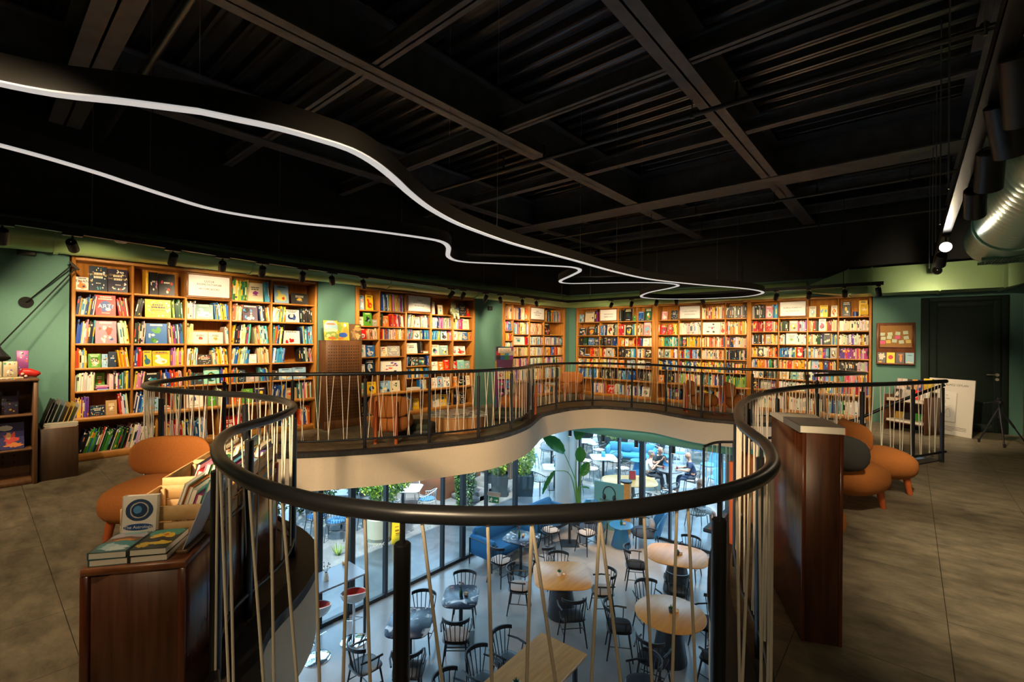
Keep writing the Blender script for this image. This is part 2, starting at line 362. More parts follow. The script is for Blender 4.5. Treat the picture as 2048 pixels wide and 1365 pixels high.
# ------------------------------------------------------------------ ceiling: ribbed deck, beams
dk = MB(); prof = []
y = -2.9; k = 0
while y < 11.9:
    prof += [(y, 4.62), (y+.11, 4.62), (y+.135, 4.55), (y+.165, 4.55), (y+.18, 4.562), (y+.195, 4.55), (y+.225, 4.55), (y+.25, 4.62)]; y += .25
n = len(prof)
dk.add([(-8.1, p, z) for p, z in prof]+[(2.6, p, z) for p, z in prof], [(i, i+1, n+i+1, n+i) for i in range(n-1)])
struct('ceiling', dk.box((-8.1, -2.9, 4.66), (2.6, 11.9, 4.75)), deckm, smooth=0)
def ibeam(name, a, b, along, lo, hi, w, label, t=.02):
    mb = MB(); c = (a[0]+a[1])/2
    for x0, x1, z0, z1 in ((c-w/2, c+w/2, lo, lo+t), (c-w/2, c+w/2, hi-t, hi), (c-t/2, c+t/2, lo, hi)):
        if along == 'y': mb.box((x0, b[0], z0), (x1, b[1], z1))
        else: mb.box((b[0], x0, z0), (b[1], x1, z1))
    struct(name, mb, beamm, smooth=0)
mains = [(.56, .84), (7.83, 8.33)]
for k, (a, b) in enumerate(mains): ibeam('beam', (a, b), (-7.6, 2.3), 'x', 4.0, 4.54, b-a, '')
for x, w in ((-8.0+1.7, .22), (-3.865, .225), (-1.63, .22), (.55, .2)):
    for y0, y1 in ((-2.6, .68), (.72, 8.05), (8.11, 11.42)): ibeam('beam', (x, x), (y0, y1), 'y', 4.012, 4.53, w, '')
for yy in (2.42, 4.2, 6.05, 9.3, 10.6, -1.2):
    for x0, x1 in ((-7.6, -6.32), (-6.28, -3.88), (-3.85, -1.65), (-1.61, .53), (.57, 2.3)): ibeam('beam', (yy, yy), (x0, x1), 'x', 4.03, 4.2 if yy != 4.2 else 4.24, .11, '')
# ------------------------------------------------------------------ balustrade
bal = thing('balustrade', 'black tube balustrade with slanting white ropes winding round the floor opening', 'railing', (-.99, .79, 0))
hr = MB().tube(rail, .0255, 14); 
endp = rail[-1]
hr.build('handrail', blkr, bal, org=rail[len(rail)//2])
L = [0]
for i in range(1, len(rail)): L.append(L[-1]+(rail[i]-rail[i-1]).length)
def atl(s):
    s = max(0, min(L[-1], s)); i = int(np.searchsorted(L, s)); i = max(1, min(i, len(rail)-1))
    t = (s-L[i-1])/max(1e-6, L[i]-L[i-1]); return rail[i-1].lerp(rail[i], t)
BZ = .13
br = MB().tube([Vector((p.x, p.y, BZ)) for p in rail[::2]], .015, 10); br.build('bottom_rail', blk, bal, org=(rail[len(rail)//2].x, rail[len(rail)//2].y, BZ))
PR = [(k, PROJ(p)) for k, p in enumerate(rail)]
def nearpx(px, py): return min(PR, key=lambda q: (q[1][0]-px)**2+((q[1][1]-py)*2)**2)[0]
POSTS = [(1634, 751), (1730, 747), (1614, 742), (1506, 740), (1405, 736.5), (1332, 731), (1265, 729), (1187, 727.2), (1113, 728), (1066, 731), (1057, 733), (1023, 738), (958, 742), (857, 745), (732, 748), (587, 749), (447.6, 752), (323, 779.5), (487, 790.5), (588, 814), (499, 851), (434, 903), (805, 1027), (1441, 987), (1526, 884), (1475, 826), (1497, 800), (1553, 781), (1632, 773), (1723, 770), (1825, 766.5), (1884, 763.5)]
PS = []
for px, py in POSTS:
    k = nearpx(px, py); p = rail[k]; PS.append(L[k])
    pm = MB().tube([(p.x, p.y, 0.001), (p.x, p.y, p.z-.083), (p.x, p.y, p.z-.079)], [.023, .023, .019], 14)
    po = pm.build('post', blkr, bal)
    MB().cyl((p.x, p.y, p.z-.08), (p.x, p.y, p.z-.022), .0075, n=8).build('pin', blk, po)
rng = random.Random(4)
ropes = []
# the ropes right in front of the lens, as photographed: place on the rail, then slope
front = [(440, 459), (461, 467), (498, 527), (545, 548), (557, 594), (621, 640), (706, 685), (718, 739), (841, 884), (955, 984), (1050, 1054), (1075, 1112), (1187, 1182), (1208, 1243), (1282, 1303), (1362, 1346), (1387, 1392)]
kf0 = nearpx(437, 912); kf1 = nearpx(1436, 988)
for xt, xb in front:
    ks = [k for k in range(kf0, kf1+1)]
    kt = min(ks, key=lambda k: abs(PR[k][1][0]-xt)); top = rail[kt]
    best = None
    for ds in np.arange(-.22, .2201, .01):
        q = atl(L[kt]+ds); bot = Vector((q.x, q.y, BZ)); a = top; 
        for _ in range(1):
            lo, hi = 0., 1.
            for it in range(20):
                m = (lo+hi)/2; pp = PROJ(a.lerp(bot, m))
                if pp[1] < 1365: lo = m
                else: hi = m
            e = abs(PROJ(a.lerp(bot, lo))[0]-xb)
        if best is None or e < best[0]: best = (e, ds)
    ropes.append((L[kt], L[kt]+best[1]))
s = .05; flip = 1
Lf0, Lf1 = L[kf0]-.03, L[kf1]+.02
hookL = L[i0]
while s < L[-1]-.03:
    if not (Lf0 < s < Lf1) and min(abs(s-q) for q in PS) > .035:
        ropes.append((s, s+flip*rng.uniform(.015, .075))); flip = -flip
    s += rng.uniform(.055, .115)
ropes = [(a, max(.02, min(L[-1]-.02, b))) for a, b in ropes]
rp = []
for a, b in ropes:
    p = atl(a); q = atl(b); rp.append((Vector((p.x, p.y, p.z-.02)), Vector((q.x, q.y, BZ+.01))))
rp.sort(key=lambda t: PROJ((t[0]+t[1])/2)[2])
rest = MB()
for k, (p, q) in enumerate(rp):
    if k < 100: MB().tube([p, p.lerp(q, .5), q], .0048, 8).build('rope', ropem, bal)
    else: rest.cyl(p, q, .0048, n=6)
ro = rest.build('rope_strands', ropem, bal); ro['kind'] = 'stuff'
# ------------------------------------------------------------------ winding stair down into the void
st = thing('staircase', 'curved staircase with black rail and rope infill descending below the upper floor', 'staircase', (-1.2, 8.6, G))
SP = spline([(.335, 8.19, .99), (-.15, 8.12, .72), (-.64, 8.02, .42), (-1.3, 7.98, .16), (-2.0, 7.97, -.05), (-2.36, 7.84, -.1), (-2.52, 7.70, -.17)], .05)
MB().tube(SP, .021, 12).build('stair_handrail', blkr, st)
tw = woodmat('tread_wood', (.20, .075, .025), (.30, .13, .045), 'X', 6, .4)
for k in range(9):
    x = .10-.28*k; z = -.17*(k+1)+.08
    MB().bbox((x-.30, 7.72 if k else 8.0, z-.045), (x, 8.57, z), .006).build('tread', tw, st)
for k in range(11):
    x = -2.1+.28*k; z = -1.6-.17*(k+1)
    MB().bbox((x, 8.7, z-.045), (x+.30, 9.5, z), .006).build('tread', tw, st)
MB().loft([[(.12, 8.14, -.35), (.12, 8.18, -.35), (.12, 8.18, -.14), (.12, 8.14, -.14)], [(-2.45, 8.14, -1.72), (-2.45, 8.18, -1.72), (-2.45, 8.18, -1.45), (-2.45, 8.14, -1.45)]]).build('stringer', blk, st)
MB().bbox((-2.62, 8.0, -1.66), (-2.1, 9.5, -1.6)).build('landing', blk, st)
MB().cyl((-2.4, 8.8, G), (-2.4, 8.8, -1.66), .06).build('column', blk, st)
for px in (1471, 1440, 1409):
    p = min(SP, key=lambda q: abs(PROJ(q)[0]-px))
    MB().cyl((p.x, p.y, p.z-.95), (p.x, p.y, p.z-.02), .02).build('post', blkr, st)
sr = MB()
for k in range(30):
    p = SP[int(len(SP)*(.35+.64*k/30))]; q = SP[min(len(SP)-1, int(len(SP)*(.35+.64*(k+rng.uniform(-1, 1))/30)))]
    sr.cyl((p.x, p.y, p.z), (q.x, q.y, q.z-.9), .005, n=6)
o = sr.build('rope_strands', ropem, st); o['kind'] = 'stuff'
MB().tube([Vector((p.x, p.y, p.z-.9)) for p in SP[int(len(SP)*.3):]], .014, 8).build('bottom_rail', blk, st)
# ------------------------------------------------------------------ bookcases
rb = random.Random(11)
PAL = dict(
 w=[(.78,.74,.66),(.82,.80,.74),(.70,.66,.58),(.75,.72,.62),(.62,.58,.5),(.8,.74,.6)],
 b=[(.03,.12,.38),(.05,.25,.55),(.10,.38,.62),(.02,.06,.2),(.25,.48,.62),(.75,.72,.66),(.7,.5,.05)],
 y=[(.75,.48,.02),(.82,.60,.05),(.78,.7,.5),(.7,.28,.03),(.75,.72,.62),(.1,.35,.5),(.6,.1,.05)],
 r=[(.55,.02,.02),(.65,.06,.03),(.72,.2,.04),(.4,.01,.02),(.78,.72,.62),(.75,.45,.05),(.06,.15,.4)],
 g=[(.04,.22,.06),(.12,.34,.06),(.3,.45,.1),(.02,.1,.05),(.7,.65,.2),(.05,.25,.22)],
 k=[(.015,.016,.02),(.03,.03,.04),(.02,.03,.08),(.05,.04,.035),(.1,.09,.08),(.5,.45,.38),(.02,.08,.04)],
 p=[(.6,.08,.25),(.7,.3,.45),(.35,.08,.35),(.75,.5,.55),(.2,.1,.4),(.3,.5,.7),(.8,.55,.1)],
 c=[(.72,.62,.45),(.66,.55,.38),(.78,.72,.6),(.55,.45,.32),(.7,.5,.3),(.5,.2,.08)],
 t=[(.05,.35,.36),(.1,.45,.45),(.02,.2,.25),(.6,.66,.6),(.7,.45,.1)])
PAL['m'] = [c for k in 'wwbyrgkpct' for c in PAL[k]]; PAL['l'] = PAL['w']*2+PAL['c']+PAL['b']+PAL['p']
PAL['o'] = PAL['r']+PAL['y']+PAL['c']; PAL['x'] = PAL['g'][:2]*3+PAL['k'][:3]*2+[(.7, .45, .03), (.05, .2, .5), (.6, .05, .03), (.75, .7, .6), (.75, .72, .66)]; PAL['d'] = PAL['k']*2+PAL['b']+PAL['r']
FC = dict(R=(.60,.025,.02), Y=(.80,.55,.03), N=(.015,.05,.09), V=(.04,.035,.075), W=(.80,.76,.68), K=(.014,.014,.016), G=(.14,.36,.05), M=(.30,.58,.48), B=(.04,.18,.42),
 C=(.74,.66,.48), T=(.28,.42,.40), P=(.62,.30,.36), O=(.70,.26,.03), D=(.07,.065,.06), U=(.13,.09,.14), L=(.35,.52,.66), E=(.02,.11,.07), F=(.48,.33,.16), S=(.42,.40,.37))
def cname(c):
    r, g, b = c; mx, mn = max(c), min(c)
    if mx < .06: return 'black'
    if mx-mn < .17*mx+.02: return 'white' if mx > .6 else ('grey' if mx > .18 else 'dark grey')
    if r == mx:
        if g > .62*r: return ('cream' if b > .45*r else 'yellow')
        if b > .4*r and r > .3: return 'pink'
        if g > .28*r: return 'orange' if r > .4 else 'brown'
        return 'red' if r > .3 else 'maroon'
    if g == mx: return 'teal' if b > .7*g else 'green'
    return 'purple' if r > .6*b and g < .75*r else ('pale blue' if g > .5 else 'blue')
BOOKS = []                                               # every volume: frame, place, size, look
def spines(fr, u0, u1, z, maxh, pal, tmin, tmax, hmin, hmax, depth, lean, key, rec=.02):
    u = u0; pend = []
    while True:
        t = rb.uniform(tmin, tmax)
        if u+t > u1: break
        if rb.random() < .35 and pend: c = pend[-1]
        else: c = rb.choice(PAL[pal])
        c = tuple(max(.004, x*rb.uniform(.8, 1.15)) for x in c)
        h = min(maxh, maxh*rb.uniform(hmin, hmax)); pend.append(c)
        BOOKS.append(dict(fr=fr, kind='S', u=u, t=t-.0008, z=z, h=h, d=min(depth, h*.8), col=c, c2=rb.choice(PAL['w']+PAL['k']+PAL['y']), lean=lean, key=key, rec=rec+rb.uniform(0, .025), st=rb.randrange(5)))
        u += t
def faceout(fr, u0, u1, z, h, col, key, tilt=.12, rec=.05, art=0, off=0):
    BOOKS.append(dict(fr=fr, kind='F', u=u0, t=u1-u0, z=z+off, h=h, d=.018, col=col, c2=None, lean=tilt, key=key, rec=rec, st=art))
def stack(fr, u0, u1, z, n, key, pal='m'):
    zz = z
    for k in range(n):
        t = rb.uniform(.008, .02); BOOKS.append(dict(fr=fr, kind='L', u=u0+rb.uniform(0, .02), t=u1-u0-.02, z=zz, h=t-.0006, d=.17, col=tuple(rb.choice(PAL[pal])), c2=rb.choice(PAL['w']), lean=0, key=key, rec=.015+rb.uniform(0, .02), st=0)); zz += t
def cellfill(fr, u0, u1, z, H, spec, key, small):
    wd = u1-u0; u = u0+.004
    toks = spec.split()
    for i, tk in enumerate(toks):
        kind = tk[0]; a, *b = tk[1:].split(':'); w = wd*float(a)/100; e = min(u+w, u1-.004)
        if kind == 'S':
            lean = 0
            if not small:
                nxt = toks[i+1][0] if i+1 < len(toks) else ''; prv = toks[i-1][0] if i else ''
                lean = rb.uniform(.05, .13) if nxt in 'FGL' and nxt and i == 0 else (-rb.uniform(.05, .13) if prv in ('F', 'G', 'L') else rb.uniform(-.02, .05))
            if len(b) > 1: lean = float(b[1])
            sh = abs(lean)*H*.75
            s0, s1 = (u, e-sh) if lean < 0 else (u+sh*0, e-sh*.3)
            if lean < 0: s0 = u+sh; s1 = e
            spines(fr, s0, s1, z, H*.93, b[0], .007 if not small else .011, .017 if not small else .026, .74 if not small else .76, .98 if not small else .93, .2 if not small else .14, lean, key)
        elif kind == 'F':
            hf = float(b[1]) if len(b) > 1 else .85
            faceout(fr, u+.004, e-.004, z, H*hf, FC[b[0]], key, art=rb.randrange(6) if len(b) < 3 else int(b[2]))
        elif kind == 'L': stack(fr, u+.005, e-.005, z, int(b[1]) if len(b) > 1 else 4, key, b[0] if b else 'm')
        elif kind == 'Q':                                # stack with a face-out standing behind it
            stack(fr, u+.005, e-.005, z, 3, key, 'p'); faceout(fr, u+.02, e-.02, z, H*.8, FC[b[0]], key, rec=.2)
        u += w
class Frame:                                             # unit-local (along, depth, height) to the room
    def __init__(s, side): s.side = side
    def p(s, u, d, z): return Vector((X0-d, u, z)) if s.side == 'A' else Vector((u, Y1+d, z))
FA, FB = Frame('A'), Frame('B')
NTH = ['first', 'second', 'third', 'fourth', 'fifth', 'sixth', 'seventh', 'eighth', 'ninth', 'tenth', 'eleventh', 'twelfth', 'thirteenth', 'fourteenth', 'fifteenth', 'sixteenth', 'seventeenth', 'eighteenth', 'nineteenth', 'twentieth'] + ['%dth' % k if k % 10 not in (1, 2, 3) else '%d%s' % (k, {1: 'st', 2: 'nd', 3: 'rd'}[k % 10]) for k in range(21, 140)]
def unit(fr, name, u0, u1, bays, rows, label, spec, case, signbay, signz, low, small, deskz=.50, lows=None, DEP=.30):
    base = fr.p((u0+u1)/2, 0, 0)
    t = thing('bookcase', label, 'bookcase', base, 'fitted oak bookcases along the walls')
    def bx(mb, a, b, d0, d1, z0, z1, bev=.004):
        p = fr.p(a, d0, z0); q = fr.p(b, d1, z1)
        mb.bbox([min(p[i], q[i]) for i in range(3)], [max(p[i], q[i]) for i in range(3)], bev)
    m = MB(); bx(m, u0, bays[0][0], -.02, DEP, .0, 2.48); bx(m, bays[-1][1], u1, -.02, DEP, 0, 2.48)
    for a, b in zip(bays[:-1], bays[1:]): bx(m, a[1], b[0], .012, DEP, deskz, 2.43)
    m.build('upright', oak, t)
    m = MB(); bx(m, u0+.005, u1-.005, -.018, DEP, 2.43, 2.478); m.build('top_rail', oakh if fr.side == 'A' else oakx, t)
    m = MB(); bx(m, u0+.01, u1-.01, DEP-.015, DEP, .02, 2.44); m.build('back_panel', oak, t)
    m = MB(); bx(m, u0+.006, u1-.006, -.03, DEP, deskz-.05, deskz, .005); m.build('desk_shelf', oakh if fr.side == 'A' else oakx, t)
    m = MB(); bx(m, u0+.006, u1-.006, -.01, DEP, .0, .09); m.build('plinth', oakh if fr.side == 'A' else oakx, t)
    for a in low[1:-1]: m = MB(); bx(m, a-.012, a+.012, .02, DEP, .09, deskz-.05); m.build('lower_divider', oak, t)
    for bi, (a, b) in enumerate(bays):
        zs = rows[bi] if isinstance(rows[0], list) else rows
        for z in zs[:-1]: m = MB(); bx(m, a, b, .01, DEP-.016, z-.024, z, .002); m.build('shelf', oakh if fr.side == 'A' else oakx, t)
        tops = [2.43]+[z-.024 for z in zs[:-1]]
        for ri, z in enumerate(zs):
            sp = spec(bi, ri)
            if sp: cellfill(fr, a, b, z, tops[ri]-z, sp, (case, bi, ri), small)
    for k in range(len(low)-1):
        if lows and lows[k]: cellfill(fr, low[k]+.02, low[k+1]-.02, .09, .33, lows[k], (case, k, 99), small)
    return t
oakx = woodmat('shelf_oak_across', (.31, .12, .018), (.52, .225, .042), 'X')
U1 = ["F23:W:.45 F33:N:.88:5 F38:V:.84:5|S34:b F38:R:.92:1 S28:r|S34:m F40:P:.86:2 S26:y|S22:y:0 F24:G:.62 F12:L:.6 F16:N:.7 S26:y|S34:w:.03 Q26:G S38:m|S26:p:.02 F28:N:.42:5 F22:F:.6:0 S24:m",
 "G22 S7:r:0 F18:K:.86:4 F34:K:.84:4|S15:k:.2 G6 F52:Y:.86:5 S27:g|S22:k F44:B:.82:2 S34:m|S18:r:.02 F18:Y:.74 F36:Y:.72:3 S28:p:0|S20:p F32:K:.74:2 S48:r|S24:b F26:L:.6 L24:m:4 S26:m",
 "|S20:w:0 F42:T:.76:3 S38:b|S14:c:.03 F36:C:.5:0 F36:C:.5:0 S14:m|S26:m F32:D:.5 S42:y|S16:m:0 F24:D:.62:4 F38:M:.92:1 S22:r|F40:W:.8:1 G10 F20:G:.5 S30:r",
 "S40:g:.03 F42:C:.82:0 S18:b|S28:c F40:U:.86:2 S32:m|S46:m G10 S44:m|S44:b F22:W:.5:3 S34:c|S18:y F20:N:.7 F34:S:.5:0 S28:b|F28:O:.6 F30:G:.72 F34:V:.74:2",
 "G6 F34:L:.82:3 G5 F42:D:.52:0|S32:y F34:W:.74:1 S34:k|S26:m F42:W:.64:2 S32:b|S30:b G32 S38:k|F18:D:.6 F32:L:.7:3 F34:L:.75:3|S30:b F32:F:.6:0 S38:m"]
U1 = [r.split('|') for r in U1]
caseA = ['leftmost bookcase', 'second bookcase', 'third bookcase', 'fourth bookcase', 'fifth bookcase', 'sixth bookcase']
r1 = [2.08, 1.78, 1.43, 1.13, .85, .53]
bk1 = unit(FA, 'bookcase', .775, 3.79, [(.81, 1.34), (1.365, 1.92), (1.945, 2.48), (2.505, 3.055), (3.08, 3.75)], r1, 'wide oak bookcase of picture books at the left end of the green wall', lambda b, r: U1[b][r], 0, 2, None, [.81, 1.62, 2.35, 3.05, 3.75], False, .53, ['S60:x:.28 S38:w:.2', 'S45:r:-.05 S40:b:-.1', 'F40:R:.8 S20:r', 'G30 S20:b:.1 G20 S30:r:-.05'])
U2 = ["G10 F22:L:.7:2 G8 F38:Y:.75:3|F30:C:.6:0 F42:G:.9:2 F28:S:.45:0|F44:R:.9:3 S52:c|F42:W:.72:1 F44:B:.7:3|F40:W:.6:2 F48:N:.9:1|F48:M:.6:3 F48:Y:.62:1",
 "G4 S44:b G2 S45:p|S12:k F26:O:.75 S60:r|S98:o|F34:C:.6:4 F50:S:.65:5|F92:W:.78:4|F46:L:.62:2 F40:C:.6:4",
 "|S36:l F24:W:.75:1 S38:l|S32:p F28:W:.8:1 S38:b|F50:W:.8:5 S20:k L26:c:3|S24:m F30:D:.75:2 F30:D:.75:2 S14:b|S98:b|L60:w:4 S30:m",
 "F20:W:.7:2 G14 F24:C:.55 G20|S98:l|S50:b F30:L:.92:3 S16:p|F42:C:.72:1 F44:T:.68:2|F36:W:.62:4 F28:O:.6:2 F30:R:.72:3|F34:W:.6:4 F30:L:.66:2 F32:W:.6:2",
 "F34:L:.5 G2 F38:D:.75:5 F18:R:.6|S50:m F40:C:.85:0|S50:l F34:B:.85:3 S14:y|F22:W:.6:1 F48:W:.62:3|F26:R:.6 F40:M:.68:3 F30:T:.6:4|F30:O:.6:2 F44:K:.6:4 F24:C:.6:4"]
U2 = [r.split('|') for r in U2]
mid = [2.075, 1.768, 1.526, 1.24, .985, .745, .50]; oth = [2.06, 1.765, 1.52, 1.19, .87, .50]
U2[2].append('S50:m L45:w:3')
bk2 = unit(FA, 'bookcase', 4.52, 7.52, [(4.58, 5.005), (5.04, 5.61), (5.65, 6.24), (6.285, 6.855), (6.90, 7.46)], [oth, oth, mid, oth, oth], 'oak bookcase with a plush toy sitting on its upper shelf', lambda b, r: U2[b][r] if r < len(U2[b]) else '', 1, 2, None, [4.58, 5.5, 6.3, 6.9, 7.46], False, .50, ['S90:k:.05', 'S40:b:.02 F24:Y:.7', 'F40:W:.8:4 F36:Y:.75:2 S20:k', 'S40:k:.04 F36:D:.75:5'])
def rowspec(pals, faces):
    def f(b, r):
        k = faces.get((b, r))
        return k if k is not None else 'S98:%s:0' % pals[(b*3+r*5) % len(pals)]
    return f
t8 = [2.06, 1.77, 1.53, 1.28, 1.03, .80, .50]; r3 = [2.06, 1.69, 1.415, 1.13, .85, .50]
bk3 = unit(FA, 'bookcase', 8.495, 11.205, [(8.57, 8.89), (8.93, 9.54), (9.60, 10.195), (10.24, 11.12)], [t8, r3, r3, r3], 'oak bookcase nearest the corner on the left wall', rowspec('lmloclm', {(0, 0): 'S96:o:0', (1, 0): 'S80:o:0 F19:O:.8', (2, 0): '', (3, 0): 'S90:m:0', (1, 2): 'F80:W:.9:0 S18:r:0', (0, 1): 'S50:l:0 F48:B:.85:1', (3, 1): 'F34:K:.9:2 L60:r:1', (3, 5): 'F20:L:.8:4 S70:m:0'}), 2, 2, None, [8.57, 9.2, 10.2, 11.12], True, .50, ['S30:p', 'S98:l:0', 'S50:m:0'])
c1 = {(0, 0): 'F22:L:.62:2 G6 F44:C:.8:2 G6 S14:l:0', (1, 0): '', (2, 0): 'S20:k:0 G4 F50:K:.92:1 G4 F14:G:.4', (3, 0): 'F38:B:.68:2 G6 F46:E:.9:1',
 (0, 1): 'F34:N:.6:2 G8 F36:D:.7:1 S20:m:0', (1, 1): 'S36:b:0 F36:C:.85:1 S26:k:0', (2, 1): 'S36:r:0 F38:K:.8:1 S24:y:0', (3, 1): 'S36:c:0 F46:P:.95:1 S14:c:0',
 (0, 2): 'S44:k:0 F28:B:.8:5 F26:N:.8:5', (1, 2): 'S20:k:0 F12:N:.85 F32:D:.9:0 G8 S22:b:.04', (2, 2): 'S34:y:.06 F18:W:.75:1 F28:F:.55:0 S16:r:0', (3, 2): 'S32:r:0 F38:W:.8:0 S28:w:0',
 (0, 3): 'F30:N:.8:2 L26:b:4 S44:o:0', (1, 3): 'S30:r:0 F38:S:.9:1 S28:m:0', (2, 3): 'S30:k:0 F36:D:.8:2 S30:l:0', (3, 3): 'S50:l:0 F44:D:.75:2', (2, 4): 'F30:O:.8 G20 S44:l:0', (3, 4): 'S50:w:0 F36:D:.7:2'}
B1b = [(-7.3, -6.615), (-6.59, -6.05), (-6.025, -5.50), (-5.475, -5.055)]
bk4 = unit(FB, 'bookcase', -7.355, -4.96, B1b, [2.07, 1.69, 1.405, 1.10, .82, .50], 'oak bookcase on the back wall starting beside the corner', rowspec('dbomkl', c1), 3, 1, None, [-7.3, -6.4, -5.8, -5.055], True, .50, ['G50 S45:l:0', 'F40:R:.75:2 G4 S50:l:0', 'S60:l:0 F30:W:.75:1'])
c2 = {(0, 0): 'G12 F30:P:.62:3 G18 F32:N:.66:5', (1, 0): '', (2, 0): 'S98:o:0', (3, 0): 'S98:k:0', (0, 1): 'S8:r:0 F30:R:.68:1 S5:g:0 F28:R:.72:5 S26:y:0', (2, 1): 'F78:W:.82:4 F22:C:.82:3', (1, 1): 'S98:w:0',
 (1, 2): 'S8:g:0 F25:K:.85:1 S66:y:0', (0, 2): 'S98:t:0', (0, 3): 'S28:l:0 F26:T:.8:1 S24:y:0 S20:l:0', (3, 3): 'S98:k:0', (0, 4): 'S98:b:0', (0, 5): 'F30:O:.6:1 S60:k:0', (1, 5): 'S98:m:0', (2, 5): 'S98:m:0', (3, 5): 'S98:g:0'}
bk5 = unit(FB, 'bookcase', -4.96, -2.76, [(-4.90, -4.385), (-4.355, -3.83), (-3.815, -3.29), (-3.266, -2.81)], [2.08, 1.71, 1.41, 1.12, .815, .50], 'middle oak bookcase of fiction books on the back wall', rowspec('mlycom', c2), 4, 1, None, [-4.9, -4.2, -3.5, -2.81], True, .50, ['G30 S60:d:0', 'S98:b:0', 'S50:m:0 S40:k:0'])
c3 = {(0, 0): 'S50:k:0 F28:P:.75:3 S20:b:0', (1, 0): '', (2, 0): 'F26:C:.62:1 G12 F28:Y:.66:2 G10 F24:C:.62:1', (3, 0): 'G8 F30:K:.82:1 G26 F30:Y:.84:3', (0, 1): 'S44:r:0 S8:c:0 F24:R:.85:5 S22:r:0', (1, 1): 'S34:k:0 F32:S:.84:1 S32:p:0',
 (2, 1): 'S34:m:0 F26:W:.94:1 S38:o:0', (3, 1): 'S98:w:0', (0, 2): 'S8:w:0 S32:k:0 S10:r:0 F24:S:.8:0 S24:o:0', (1, 2): 'S22:w:0 F42:W:.95:0 S34:w:0', (2, 2): 'S50:m:0 F28:K:.9:2 S20:b:0', (3, 2): 'S98:l:0', (2, 3): 'S74:l:0 F24:S:.86:1', (1, 3): 'S62:b:0 F24:R:.9:3 S12:k:0', (0, 3): 'S22:o:0 F24:D:.88:1 S50:o:0',
 (3, 3): 'S98:p:0', (3, 4): 'S98:k:0', (2, 4): 'S10:w:0 F26:L:.9:3 S60:o:0', (0, 5): 'F24:W:.8:0 F22:C:.8:1 S46:k:0', (0, 6): 'F34:K:.85:2 F40:S:.85:5 S20:r:0', (1, 5): 'F36:C:.8:0 G4 F30:M:.82:0 S24:w:0', (3, 5): 'S98:m:0', (1, 6): 'S98:w:0', (2, 6): 'S98:y:0', (3, 6): 'S98:r:0', (1, 4): 'S98:o:0', (0, 4): 'S98:m:0'}
bk6 = unit(FB, 'bookcase', -2.76, -.58, [(-2.72, -2.195), (-2.17, -1.66), (-1.635, -1.13), (-1.105, -.62)], [2.06, 1.77, 1.49, 1.21, .97, .74, .50], 'oak bookcase at the right end of the back wall', rowspec('mlwoyc', c3), 5, 1, None, [-2.72, -2.0, -1.3, -.62], True, .50, ['G10 S80:w:0', 'S60:w:0 S30:l:0', 'S40:b:0 S40:w:0'])
